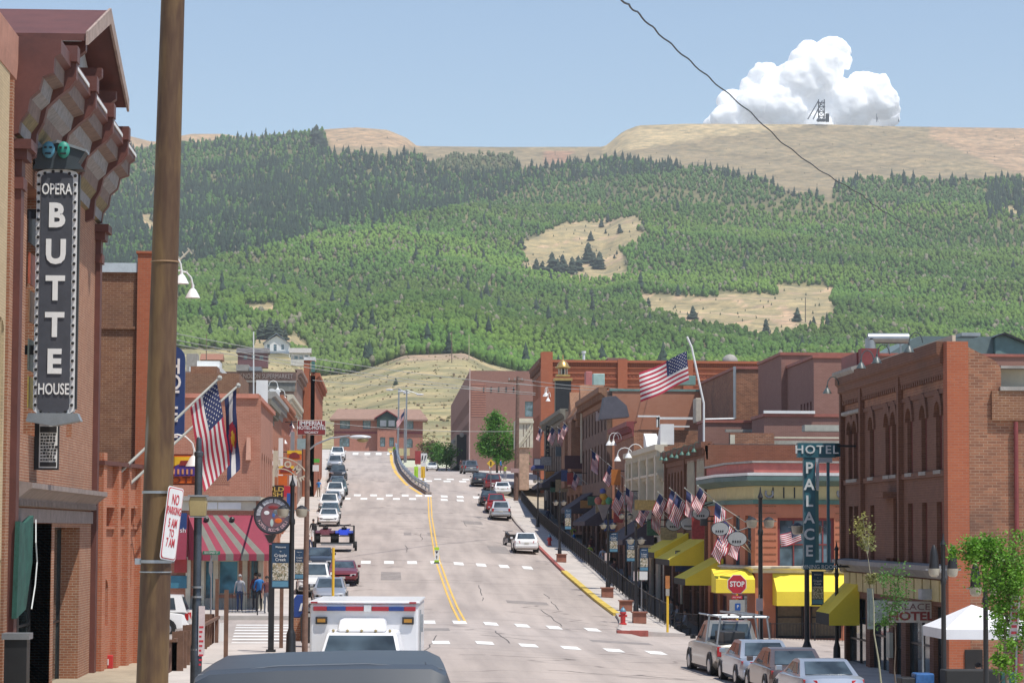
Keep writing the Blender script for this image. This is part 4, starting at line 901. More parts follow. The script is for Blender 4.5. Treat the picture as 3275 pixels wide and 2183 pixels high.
def corner_building():
    # terracotta corner building beyond the side street, its corner cut off
    y0 = 122; z0 = -6.2; z1 = 3.15; t = thing("corner_hotel", "two storey terracotta corner building with cream and teal cornice and cut-off corner", "building", (24, 128, -5.8))
    zf = lambda py: PZ(2550, py, y0); xf = lambda px: PX(px, y0, 1700)
    hs = [(xf(2487), xf(2592), zf(1825), zf(1655)), (xf(2598), xf(2668), zf(1825), zf(1655)), (xf(2700), xf(2760), zf(1825), zf(1655)), (xf(2480), xf(2572), zf(2040), zf(1905)), (xf(2590), xf(2690), zf(2040), zf(1905)), (xf(2720), xf(2790), zf(2060), zf(1905))]
    X0 = xf(2415); a = Vector((X0, y0, z0)); W_ = 34-X0
    rel = [(p-X0, q-X0, r-z0, s-z0, 0) for p, q, r, s in hs]
    TC = pm("terracotta_paint", (.50, .18, .10), .8, var=.08, bump=.2)
    m = MB(); skin(m, a, (1, 0, 0), (0, -1, 0), W_, z1-z0, rel, .22)
    c0, c1 = Vector((X0, y0, z0)), Vector((16.4, 126, z0)); cu = (c1-c0).normalized(); cn = Vector((cu.y*-1, cu.x, 0)); cn = Vector((-cu.y, cu.x, 0)); cn = cn if cn.x < 0 else -cn; L_ = (c1-c0).length
    skin(m, c0, cu, cn, L_, z1-z0, [(.6, 1.5, 4.3, 6.9, 0), (2.3, 3.3, 4.3, 6.9, 0), (1.2, 2.9, 0, 3.2, 0)], .22)
    fs = [(1, 2.2, 4.3, 6.9, .3), (3.4, 4.6, 4.3, 6.9, .3), (5.8, 7.0, 4.3, 6.9, .3), (.6, 3.2, .3, 3.1, 0), (4.2, 7.2, .3, 3.1, 0)]
    skin(m, (16.4, 126, z0), (0, 1, 0), (-1, 0, 0), 8, z1-z0, fs, .22)
    m.prism([(X0+.3, y0+.26, z0), (34, y0+.26, z0), (34, 134, z0), (16.66, 134, z0), (16.66, 126.1, z0)], (0, 0, z1-z0-.02)); m.build("wall", TC, t)
    for i, h in enumerate(rel):
        window(t, O0(a), (1, 0, 0), (0, -1, 0), (h[0], h[1], h[2]+z0, h[3]+z0), .22, MAR if i < 3 else BLACK, gm=GLASSB if i < 3 else pm("brown_blinds", (.20, .155, .10), .7, var=.2, scale=6), mull=2 if i < 3 else 1, name="window" if i < 3 else "shop_window", fw=.12)
    wins(t, c0, cu, cn, [(.6, 1.5, 4.3, 6.9, 0), (2.3, 3.3, 4.3, 6.9, 0), (1.2, 2.9, 0, 3.2, 0)], .22, pm("slate_frame", (.12, .13, .16), .5))
    wins(t, Vector((16.4, 126, z0)), (0, 1, 0), (-1, 0, 0), fs, .22, MAR)
    def run(prof, name, mt):
        b = MB(); pr = prof
        rings = []
        for (O, nn) in ((Vector((34, y0, 0)), Vector((0, -1, 0))), (Vector((X0, y0, 0)), (Vector((0, -1, 0))+cn).normalized()*1.08), (Vector((16.4, 126, 0)), (Vector((-1, 0, 0))+cn).normalized()*1.08), (Vector((16.4, 134, 0)), Vector((-1, 0, 0)))):
            rings.append([O+nn*q+Vector((0, 0, z)) for q, z in pr])
        k = len(pr)
        for A, B in zip(rings[:-1], rings[1:]): b.add(A+B, [(i, (i+1) % k, k+(i+1) % k, k+i) for i in range(k)])
        b.add(rings[0], [tuple(range(k))]); b.add(rings[-1], [tuple(range(k))]); b.build(name, mt, t)
    run([(0, 1.22), (.12, 1.22), (.2, 1.42), (0, 1.42)], "moulding", TEAL); run([(0, 1.43), (.06, 1.43), (.06, 2.06), (0, 2.06)], "frieze", CREAMY)
    run([(0, 2.07), (.15, 2.07), (.5, 2.25), (.62, 2.3), (.62, 2.5), (0, 2.52)], "cornice", pm("teal_cornice", (.10, .16, .15), .6)); run([(0, 2.53), (.6, 2.53), (.62, 2.66), (0, 2.68)], "cornice_edge", WHITE)
    run([(0, 2.69), (.08, 2.69), (.08, 3.12), (0, 3.12)], "parapet_band", pm("pink_band", (.42, .12, .10), .7)); run([(-.1, 3.13), (.2, 3.13), (.2, 3.22), (-.1, 3.22)], "coping", STONE)
    run([(0, -1.95), (.14, -1.95), (.2, -1.8), (.32, -1.74), (.32, -1.66), (0, -1.62)], "string_course", CREAM)
    m = MB()
    for i in range(5): m.box(X0+.8+i*.5, X0+.86+i*.5, y0-.075, y0-.06, 1.5, 2.0)
    m.build("frieze_joint", BLACK, t)
    for q in (2460, 2690):
        c = P(q, 1577, y0-.09); k = MB()
        for i in range(10): an = math.pi*(.15-1.3*i/9); k.ball((c.x+.17*math.cos(an), c.y, c.z+.17*math.sin(an)), .06, n=6, k=4)
        k.build("wreath", GREYM, t)
    m = MB()
    for zz in np.linspace(-1.4, 1.1, 9): m.box(X0+.05, xf(2482), y0-.02, y0, zz, zz+.03); m.box(xf(2672), xf(2698), y0-.02, y0, zz, zz+.03)
    m.build("brick_course", BR_BROWN, t)
    for i, q in enumerate((2436, 2455)): m = MB(); m.box(xf(q)-.5*0-.2, xf(q)+.0, y0-.02, y0, -5.5, -2); 
    awning("bright yellow awning over the blinds of the terracotta building, full in the sun", y0, y0-1.35, xf(2470), xf(2716), zf(1830), zf(1885)-.05, YAWN, val=.65, axis='y')
    # railing in front of the terracotta wall
    rail("black iron railing below the bright yellow awning", [(xf(2440), 119.8), (xf(2720), 119.8)], lambda x_, y_: -5.15, .95)
    m = MB(); m.box(xf(2420), xf(2760), 119.2, 121.9, -6.2, -5.05); tag(m.build("terrace", CONC), "low concrete terrace behind the railing of the corner building", "terrace")
def rail(label, pts, zf, h=1.0, mat=None, group=None, step=.14, post=1.8, name="railing", bars=True):
    t = thing(name, label, "railing", (pts[0][0], pts[0][1], zf(*pts[0])), group=group); b = MB(); tp = MB(); ps = MB()
    for (xa, ya), (xb, yb) in zip(pts[:-1], pts[1:]):
        L_ = math.hypot(xb-xa, yb-ya); N = max(1, int(L_/post))
        q = [(xa+(xb-xa)*i/N, ya+(yb-ya)*i/N) for i in range(N+1)]
        for x, y in q: z = zf(x, y); MB().box(x-.03, x+.03, y-.03, y+.03, z-.1, z+h+.06).build('post', mat or BLACK, t)
        for (x, y), (x2, y2) in zip(q[:-1], q[1:]):
            for hh in (.12, h): tp.cyl((x, y, zf(x, y)+hh), (x2, y2, zf(x2, y2)+hh), .022, n=4, cap=False)
        if bars:
            M_ = int(L_/step)
            for i in range(M_): x, y = xa+(xb-xa)*(i+.5)/M_, ya+(yb-ya)*(i+.5)/M_; z = zf(x, y); b.cyl((x, y, z+.12), (x, y, z+h), .011, n=3, cap=False)
    mt = mat or BLACK; tp.build("rails", mt, t)
    if bars: b.build("bars", mt, t)["kind"] = 'stuff'
    return t
corner_building()
def cornice_on(t, F_, W_, z, mt, out=.35, h=.6, name="cornice", ex=0):
    O, u, n = F_; b = MB(); band(b, O, u, n, W_, [(0, z-h), (.08, z-h), (.12, z-h*.55), (out*.7, z-h*.35), (out, z-h*.3), (out, z), (-.2, z), (-.2, z-.1), (0, z-.1)], ex)
    for i in range(int(W_/.55)): b.fr(O0(O), u, n, i*.55+.1, i*.55+.3, .02, out*.8, z-h*.72, z-h*.38)
    return b.build(name, mt, t)
def right_row():
    # gothic-arched brick block
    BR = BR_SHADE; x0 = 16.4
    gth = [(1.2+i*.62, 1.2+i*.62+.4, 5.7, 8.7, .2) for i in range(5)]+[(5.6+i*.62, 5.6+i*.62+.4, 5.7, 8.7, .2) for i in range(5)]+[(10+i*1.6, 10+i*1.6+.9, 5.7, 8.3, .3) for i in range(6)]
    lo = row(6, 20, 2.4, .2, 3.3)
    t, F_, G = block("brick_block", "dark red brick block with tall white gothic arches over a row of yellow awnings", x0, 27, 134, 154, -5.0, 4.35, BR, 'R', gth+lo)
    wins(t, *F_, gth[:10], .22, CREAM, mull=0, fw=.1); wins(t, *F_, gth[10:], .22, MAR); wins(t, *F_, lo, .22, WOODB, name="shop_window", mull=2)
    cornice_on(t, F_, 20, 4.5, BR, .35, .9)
    for g in (1.0, 5.4):
        k = MB()
        for i in range(5):
            a = 134+g+i*.62+.4; 
            for s in (-1, 1): k.tube([(x0-.06, a+s*.27, .7), (x0-.06, a+s*.27, 3.0), (x0-.06, a, 4.0)], .045, 4)
        k.build("tracery", CREAM, t)
    for k, Y in enumerate((135, 137.5, 140.5, 143, 145.5, 148.5, 151)):
        gooseneck(x0-.3, Y, 4.25-.1*(k % 2), -1, GREENM, "green bell lamp in the row above the gothic arches", out=.5, s=.6, group="green bell lamps above the gothic arches")
    m = MB()
    for Y in (134.2, 143.8, 153.7): m = MB(); m.box(x0-.15, x0, Y-.2, Y+.2, -5, 4.3); m.build("pilaster", BR, t)
    # weathered brick wall and plaster ruin behind
    t = thing("ruined_wall", "weathered brick gable with a patch of bare grey plaster above the corner building", "wall", (24, 138, 0))
    m = MB(); m.box(PX(2335, 138), PX(2477, 138), 138, 138.5, 2, PZ(2400, 1384, 138)); m.build("brickwork", BR_RUBBLE, t)
    m = MB(); m.box(PX(2477, 138), PX(2720, 138), 138.1, 138.6, 2, PZ(2500, 1408, 138)); m.build("plaster", pm("bare_plaster", (.40, .37, .31), .9, var=.3, scale=1.5, bump=.3), t)
    m = MB(); m.box(PX(2335, 138), PX(2350, 138), 137.9, 138.02, 2.5, PZ(2400, 1384, 138)-.1); m.build("cream_strip", CREAM, t)
    # cream ornate front
    oh = [(1+i*1.15, 1+i*1.15+.7, 4.9, 7.6, .3) for i in range(9)]+[(12.5, 14.5, 4.9, 7.8, .4), (15.5, 18, 4.9, 7.6, .3)]
    lo = row(5, 20.5, 2.6, .2, 3.2)
    t, F_, G = block("ornate_building", "cream ornamented stone front with a broken white pediment and fluted columns", x0-.1, 25.5, 154.2, 175, -4.4, 4.6, CREAM, 'R', oh+lo)
    wins(t, *F_, oh, .22, CREAM); wins(t, *F_, lo, .22, WOODB, name="shop_window", mull=2); cornice_on(t, F_, 20.8, 5.0, CREAM, .55, 1.0); cornice_on(t, F_, 20.8, 3.35, CREAM, .4, .5, name="moulding")
    for k, Y in enumerate((155.3, 160, 165, 170, 174.4)): m = MB(); m.box(x0-.55, x0-.1, Y-.35, Y+.35, -.4, 4.4); m.build("column", CREAM, t)
    for k, (ya, yb, h1, h2) in enumerate(((154.4, 156.4, 1.2, .2), (162.5, 164.5, .1, 1.0))):
        m = MB(); m.prism([(x0-.3, ya, 5.0), (x0-.3, yb, 5.0), (x0-.3, yb, 5.0+h2), (x0-.3, (ya+yb)/2, 5.3+max(h1, h2)*.4), (x0-.3, ya, 5.0+h1)], (.8, 0, 0)); m.build("pediment", WHITE, t)
    # brick flank with stepped white coping
    t, F_, G = block("flank_building", "brick building with stepped white coping and arched blind niches", x0+.1, 26, 175.2, 190, -3.2, 6.6, BR_RUBBLE, 'R', row(6, 14.8, 1.1, 4.4, 7, .3)+row(4, 14.8, 2.4, .2, 3), fh=[(5.4, 6.5, 8.2, 9.4, .4)])
    wins(t, *F_, row(6, 14.8, 1.1, 4.4, 7, .3), .22, MAR); wins(t, *F_, row(4, 14.8, 2.4, .2, 3), .22, WOODB, name="shop_window"); cornice_on(t, F_, 14.8, 7.2, MAR, .5, 1.0)
    m = MB(); xq = lambda p: PX(p, 175); zq = lambda p: PZ(2100, p, 175)
    for a, b, c, d in ((2040, 2110, 1333, 1328), (2104, 2109, 1362, 1333), (2104, 2205, 1365, 1360), (2100, 2108, 1365, 1335), (2100, 2215, 1340, 1333)): m.box(xq(a), xq(b), 174.9, 175.3, zq(c), zq(d))
    m.build("coping", WHITE, t)
    # terracotta wall building with teal coping
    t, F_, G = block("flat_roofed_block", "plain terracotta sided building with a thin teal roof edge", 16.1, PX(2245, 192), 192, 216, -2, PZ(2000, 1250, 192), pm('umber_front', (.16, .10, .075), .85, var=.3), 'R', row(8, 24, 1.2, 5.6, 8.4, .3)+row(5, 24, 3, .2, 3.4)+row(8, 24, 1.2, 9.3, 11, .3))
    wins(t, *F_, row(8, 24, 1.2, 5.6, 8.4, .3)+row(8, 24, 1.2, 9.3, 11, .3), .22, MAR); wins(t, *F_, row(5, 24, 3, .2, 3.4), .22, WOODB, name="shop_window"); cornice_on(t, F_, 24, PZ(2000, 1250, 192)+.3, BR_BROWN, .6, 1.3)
    m = MB(); m.box(16.5, PX(2245, 192), 191.96, 191.995, -2, PZ(2000, 1250, 192)); m.build('side_wall', BR_TERRA, t)
    m = MB(); m.box(16.3, PX(2247, 192), 191.9, 192.2, PZ(2000, 1250, 192), PZ(2000, 1243, 192)); m.build("coping", pm("teal_coping", (.16, .27, .24), .5), t)
    # Victorian block with bays and parapets
    t, F_, G = block("victorian_block", "dark brown Victorian block with bay windows and steep parapets", 16.2, 24, 216.2, 236, -.4, 9.2, BR_BROWN, 'R', row(6, 19.8, 1.3, 5, 7.8, .3)+row(4, 19.8, 3, .2, 3.4))
    wins(t, *F_, row(6, 19.8, 1.3, 5, 7.8, .3), .22, MAR); wins(t, *F_, row(4, 19.8, 3, .2, 3.4), .22, WOODB, name="shop_window"); cornice_on(t, F_, 19.8, 9.5, BR_BROWN, .6, 1.4)
    for Y in (219, 227): m = MB(); m.box(15.4, 16.4, Y, Y+4, 3.6, 9); m.prism([(15.4, Y, 9), (15.4, Y+4, 9), (16.4, Y+4, 10.6), (16.4, Y, 10.6)], (.5, 0, -.2)); m.build("bay_window", BR_BROWN, t)
    for a in (217, 229): m = MB(); m.prism([(16.1, a, 9.5), (16.1, a+4, 9.5), (16.1, a+2, 12)], (2, 0, 0)); m.build("gable", BR_BROWN, t)
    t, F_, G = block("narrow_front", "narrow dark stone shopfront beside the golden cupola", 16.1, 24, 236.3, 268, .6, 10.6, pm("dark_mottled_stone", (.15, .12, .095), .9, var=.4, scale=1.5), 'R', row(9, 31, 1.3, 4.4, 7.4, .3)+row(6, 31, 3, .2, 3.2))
    wins(t, *F_, row(9, 31, 1.3, 4.4, 7.4, .3), .22, MAR); cornice_on(t, F_, 31, 10.8, OLIVE, .5, 1.2); wins(t, *F_, row(6, 31, 3, .2, 3.2), .22, WOODB, name="shop_window")
    # cupola
    Y = 262; c = P(1800, 1290, Y); t = thing("cupola", "golden domed cupola with open columns on a black base", "cupola", (c.x, Y, c.z))
    z = lambda p: PZ(1800, p, Y); m = MB(); w = .78; m.box(c.x-w, c.x+w, Y-w, Y+w, z(1320), z(1218)); m.build("base", BLACK, t)
    GOLD = pm("gold_leaf", (.50, .33, .12), .35, metal=.6, var=.2)
    m = MB(); m.box(c.x-.9, c.x+.9, Y-.9, Y+.9, z(1218), z(1210)); m.box(c.x-.68, c.x+.68, Y-.68, Y+.68, z(1204), z(1198)); m.build("ledge", GOLD, t)
    for i in range(8): an = i*math.pi/4+.39; m = MB(); m.cyl((c.x+.42*math.cos(an), Y+.42*math.sin(an), z(1200)), (c.x+.42*math.cos(an), Y+.42*math.sin(an), z(1176)), .07, n=6); m.build("column", CREAM, t)
    m = MB(); m.lathe((c.x, Y, z(1176)), [(.55, -.1), (.75, 0), (.75, .12), (.62, .16), (.5, .45), (.25, .7), (.08, .8), (.05, 1.3)], 16); m.build("dome", GOLD, t, smooth=True)
    m = MB(); m.cyl((c.x, Y, z(1200)), (c.x, Y, z(1176)), .22, n=8); m.build("core", BLACK, t)
    # bright orange grand hotel
    Y = 300; zq = lambda p: PZ(2000, p, Y); x0 = PX(1738, Y); xe = PX(2475, Y); z1 = zq(1152)
    up = [(2+i*2.6, 3.1+i*2.6, 9, 12, .3) for i in range(6)]
    t, F_, G = block("grand_hotel", "big bright orange brick hotel with corbelled bands and corner piers", x0, xe, Y, Y+22, 3.2, z1, BR_HOTEL, 'R', row(8, 22, 1.2, 12.2, 15, .4)+row(8, 22, 1.2, 7.6, 10.2, .2)+row(5, 22, 3, .2, 4.4), fh=[(7.2, 8.4, 8.2, 10.4, 0), (9.3, 10.4, 8.2, 10.4, 0), (12.4, 16.4, 8.2, 10.2, 0), (18, 19.5, 9, 10.6, 0), (20, 21.5, 9, 10.6, 0)])
    wins(t, *F_, row(8, 22, 1.2, 12.2, 15, .4)+row(8, 22, 1.2, 7.6, 10.2, .2), .22, TEAL); wins(t, *G, [(7.2, 8.4, 8.2, 10.4, 0), (9.3, 10.4, 8.2, 10.4, 0), (12.4, 16.4, 8.2, 10.2, 0), (18, 19.5, 9, 10.6, 0), (20, 21.5, 9, 10.6, 0)], .22, TEAL, gm=GLASSB)
    DKB = pm("dark_brick", (.26, .08, .045), .9)  # darker brick tone for both dentil rows
    m = MB()
    for a, b, e in ((1160, 1154, .3), (1178, 1174, .14), (1196, 1190, .1), (1214, 1208, .16), (1232, 1228, .08)): m.box(x0+.4, xe, Y-e, Y-.002, zq(a), zq(b))
    m.build("string_course", BR_HOTEL, t)
    m = MB()
    for i in range(100): m.box(x0+1.2+i*.255, x0+1.3+i*.255, Y-.12, Y-.003, zq(1172), zq(1161))
    for i in range(60): m.box(x0+1.2+i*.425, x0+1.45+i*.425, Y-.06, Y-.003, zq(1206), zq(1197))
    m.build("dentils", DKB, t)["kind"] = 'stuff'
    for q in (1750, 1990, 2200): m = MB(); w = .55; m.box(PX(q, Y)-w, PX(q, Y)+w, Y-.35, Y-.001, 3.2, z1+(.9 if q == 1750 else .1)); m.build("corner_pier" if q == 1750 else "pier", BR_HOTEL, t)
    m = MB(); m.box(x0-.35, x0+.55, Y-.38, Y+1.2, 3.2, zq(1128)); m.build("corner_pier", BR_HOTEL, t)
    cornice_on(t, F_, 22, z1+.2, BR_SHADE, .5, 1.6)
    m = MB(); m.box(PX(1955, Y), PX(2015, Y), Y+5, Y+9, z1, zq(1135)); tag(m.build("stair_head", BR_MAROON), "small maroon stair head on the roof of the bright orange hotel", "roof hut")
    m = MB(); c = P(1867, 1150, Y+4); m.cyl((c.x, c.y, c.z-.3), (c.x, c.y, c.z+.75), .16); m.cyl((c.x, c.y, c.z+.75), (c.x, c.y, c.z+1), .26); tag(m.build("roof_vent", WHITE), "white vent pipe standing on the orange hotel roof edge", "vent pipe")
    m = MB(); c = P(2335, 1158, Y+4); m.ball(c, .95, sz=1.0); tag(m.build("satellite_dome", STONE, smooth=True), "grey dome on the skyline above the maroon buildings", "dome")
    # teal and pink sheds on roofs of the row
    for nm, lab, cat, Y_, a, b, c_, d, mt in (("roof_screen", "pink painted roof screen rising over the Victorian fronts", "roof screen", 236, 1872, 1893, 1262, 1187, pm("pink_screen", (.46, .16, .15), .6)),
                                              ("roof_screen", "pale mint roof screen beside the pink one", "roof screen", 238, 1896, 1933, 1232, 1194, pm("mint_screen", (.38, .56, .52), .5)),
                                              ("roof_screen", "grey blue chimney screen in front of the terracotta wall", "roof screen", 190, 1938, 1960, 1300, 1268, pm("greyblue_screen", (.30, .37, .37), .5)),
                                              ("stone_chimney", "pale cut-stone chimney leaning against the maroon wall", "chimney", 172, 2225, 2243, 1350, 1272, pm("pale_chimney", (.50, .45, .37), .8, bump=.3)),
                                              ("roof_unit", "teal louvred air unit on the orange hotel wall", "air unit", 290, 2150, 2225, 1230, 1200, pm("teal_unit", (.14, .24, .22), .5))):
        m = MB(); m.box(PX(a, Y_), PX(b, Y_), Y_, Y_+1.5, PZ(a, c_, Y_), PZ(a, d, Y_)); tag(m.build(nm, mt, bevel=.05), lab, cat)
    m = MB(); c = P(1960, 1305, 189); m.prism([(c.x-.9, 189, c.z-.8), (c.x+1.2, 189, c.z-.6), (c.x+1.0, 189, c.z+.2), (c.x+.2, 189, c.z+.9), (c.x-.6, 189, c.z+.8)], (0, 2, 0)); tag(m.build("duct", pm("slate_duct", (.10, .10, .12), .6)), "dark slate air duct in front of the terracotta wall", "duct")
    # maroon casino masses
    def mass(name, label, Y_, xa, xb, ztop, zb, depth, m_=BR_MAROON, win=None):
        X0, X1 = PX(xa, Y_), PX(xb, Y_)
        hs = [(a, b, c-zb, d-zb, 0) for a, b, c, d in (win or [])]
        t, F_, G = block(name, label, X0, X1, Y_, Y_+depth, zb, ztop, m_, 'R', hs)
        if hs: wins(t, *F_, hs, .22, MAR, mull=0, gm=pm("maroon_shutter", (.10, .035, .035), .6))
        m = MB(); m.box(X0-.08, X1, Y_-.08, Y_+.2, ztop-.12, ztop+.05); m.box(X0-.08, X0+.3, Y_+.2, Y_+depth, ztop-.12, ztop+.05); m.build("coping", pm("maroon_coping", (.35, .12, .09), .6), t); return t, X0
    t, X0 = mass("casino_block", "maroon brick casino block with narrow shuttered windows and a pale drainpipe at its corner", 172, 2352, 2520, PZ(2400, 1174, 172), 2, 20, BR_RUBBLE, [(1+i*2.1, 1.9+i*2.1, 4.2, 6.6) for i in range(8)])
    m = MB(); m.tube([(X0-.05, 171.9, PZ(2355, 1172, 172)), (X0-.05, 171.9, PZ(2355, 1338, 172))], .1); m.tube([(X0-.05, 171.9, PZ(2355, 1340, 172)), (PX(2255, 172), 171.9, PZ(2255, 1342, 172))], .1); tag(m.build("drainpipe", GALV), "pale drainpipe down the corner of the maroon casino block", "pipe")
    mass("casino_block", "tall maroon casino block rising above the white capped wing", 150, 2604, 2760, PZ(2650, 1138, 150), 1, 12.5, BR_MAROON, [(.8+i*1.15, 1.4+i*1.15, 4.9, 7.4) for i in range(4)]+[(6.5, 7.6, 4.9, 7.0), (9, 10, 4.9, 6.6)])
    mass("casino_wing", "low maroon wing with white parapet under the tall casino block", 145, 2444, 2740, PZ(2500, 1325, 145), 1, 4.8)
    m = MB(); m.box(PX(2442, 145), PX(2606, 145), 144.8, 145.1, PZ(2500, 1322, 145), PZ(2500, 1313, 145)); tag(m.build("coping_wall", WHITE), "bright white parapet cap on the low maroon wing", "coping")
    mass("casino_wing", "long low maroon wall stretching behind the gothic-arched block", 168, 2250, 2500, PZ(2300, 1345, 168), 1, 3)
    m = MB(); m.box(PX(2320, 167), PX(2470, 167), 166.8, 167.2, PZ(2300, 1381, 167), PZ(2300, 1372, 167)); tag(m.build("coping_wall", STONE), "grey parapet cap running above the weathered brick gable", "coping")
    m = MB(); m.box(PX(2570, 140.5), PX(2760, 140.5), 140, 141, PZ(2600, 1378, 140), PZ(2600, 1358, 140)); tag(m.build("roof_duct", pm("beige_duct", (.42, .42, .36), .6)), "long beige roof duct above the teal hotel sign", "duct")
    m = MB(); m.box(PX(2475, 139), PX(2730, 139), 138.7, 139, PZ(2600, 1402, 139), PZ(2600, 1397, 139)); tag(m.build("coping_wall", CREAM), "cream parapet line above the bare plaster wall", "coping")
    mass("casino_block", "broad maroon casino wall behind the brown hotel roof", 160, 2500, 3500, PZ(2650, 1130, 160), 1, 10)
    # metal-clad roof plant
    GS = pm("grey_green_cladding", (.15, .20, .20), .6, var=.12); t = thing("roof_plant", "grey green metal clad plant room with sloping sides on the casino roof", "plant room", (30, 170, 10))
    Y = 168; xq = lambda p: PX(p, Y, 1100); zq = lambda p: PZ(2900, p, Y)
    m = MB(); m.prism([(xq(2835), Y, zq(1135)), (xq(3177), Y, zq(1140)), (xq(3177), Y, zq(1074)), (xq(2940), Y, zq(1074)), (xq(2925), Y, zq(1080))], (0, 10, 0)); m.build("cladding", GS, t)
    m = MB(); m.prism([(xq(3178), Y-.5, zq(1145)), (xq(3330), Y-.5, zq(1145)), (xq(3330), Y-.5, zq(1120)), (xq(3205), Y-.5, zq(1068)), (xq(3178), Y-.5, zq(1078))], (0, 8, 0)); m.build("cladding", pm("teal_cladding", (.15, .23, .22), .6), t)
    m = MB(); m.prism([(xq(3170), Y-.8, zq(1078)), (xq(3205), Y-.8, zq(1062)), (xq(3340), Y-.8, zq(1120)), (xq(3340), Y-.8, zq(1126)), (xq(3205), Y-.8, zq(1070))], (0, 9, 0)); m.build("roof_edge", BLACK, t)
    t = thing("air_duct", "galvanised elbow duct running to the plant room roof", "duct", P(2785, 1130, 160)); m = MB(); q = lambda a, b: P(a, b, 160)
    m.cyl(q(2784, 1140), q(2784, 1082), .33, n=12); m.cyl(q(2775, 1082), q(2905, 1082), .33, n=12); m.build("pipe", GALV, t, smooth=True)
    for a in (2842, 2880): m = MB(); m.cyl(q(a, 1130), q(a, 1080), .06); m.build("support", GALV, t)
    m = MB(); m.box(PX(3080, 165), PX(3140, 165), 165, 167, PZ(3100, 1074, 165), PZ(3100, 1063, 165)); tag(m.build("air_unit", GALV), "flat galvanised air unit on top of the plant room", "air unit")
    # far maroon hotel slab and cream gothic front
    Y = 420; x0 = PX(1500, Y); z1 = PZ(1500, 1185, Y)
    hs = [(4+i*6, 7+i*6, zz, zz+2.2, 0) for i in range(18) for zz in (9, 12.6)]
    fh = [(xx, xx+1.3, zz, zz+2.4, 0) for xx in (PX(1690, Y)-x0-.6,) for zz in (13.9-2, 10.6-2+.0)]
    t, F_, G = block("far_hotel", "large plain maroon hotel slab up the street with a blank side wall and ribbed corner", x0, PX(1800, Y), Y, Y+120, 6, z1, BR_MAROON, 'R', hs, fh)
    wins(t, *G, fh, .22, TEAL, gm=GLASSB); m = MB()
    for h in hs[:24]: m.fr(O0(F_[0]), F_[1], F_[2], h[0], h[1], -.2, -.15, h[2]+6, h[3]+6)
    m.build("pane", GLASS, t)
    m = MB()
    for i in range(14): zz = PZ(1520, 1230+i*7.7, Y); m.box(x0+.3, x0+2.6, Y-.06, Y-.002, zz, zz+.12)
    m.build("brick_rib", pm("salmon_rib", (.52, .24, .17), .8), t)
    m = MB()
    for i in range(5): c = P(1547+i*24, 1243, Y); m.box(c.x-.1, c.x+.1, Y-.08, Y-.002, c.z-.5, c.z+.3)
    m.build("tie_plate", DARK, t); m = MB(); m.box(x0-.05, x0+.12, Y-.12, Y+.2, 8, z1+.3); m.build("corner_trim", pm("pale_pink", (.5, .36, .33), .7), t)
    m = MB(); m.box(x0-1.6, x0, Y+15, Y+60, 10.5, 15.5); m.build("marquee", BLACK, t)
    for px, py in ((1477, 1390), (1450, 1412), (1441, 1440)): c = P(px, py, Y+14); m = MB(); m.cyl((x0-2.5*.5-.2+(px-1477)*.02, Y+13.8, c.z), (x0-1.4+(px-1477)*.02, Y+13.9, c.z), .01); m.ball(P(px, py, Y+13), .35*1.1, sy=.2); m.build("marquee_roundel", STONE, t)
    Y = 286; q = lambda a, b: P(a, b, Y); x_ = lambda a: PX(a, Y); zz = lambda b: PZ(1677, b, Y)
    t = thing("gothic_front", "cream boarded gothic shopfront with curved brackets beside the grand hotel", "building", (x_(1677), Y, 3.6))
    m = MB(); m.box(x_(1655), x_(1704), Y, Y+9, zz(1430), zz(1337)); m.build("upper_wall", CREAM, t); m = MB(); m.box(x_(1661), x_(1692), Y+.2, Y+9, zz(1565), zz(1430)-.002); m.build("lower_wall", pm("patched_stone", (.50, .33, .23), .85, var=.3, scale=3), t)
    m = MB(); m.box(x_(1652), x_(1706), Y-.2, Y-.002, zz(1352), zz(1344)); m.tube([q(1655, 1428), q(1672, 1405), q(1690, 1375), q(1702, 1350)], .14, 5); m.tube([q(1660, 1430), q(1685, 1400), q(1702, 1375)], .1, 5); m.build("bracket", CREAM, t)
    for k in range(3): m = MB(); m.box(x_(1664)+.33*k+.3, x_(1664)+.33*k+.34, Y-.05, Y-.002, zz(1428), zz(1356)); m.build("batten", WOODB, t)
right_row()
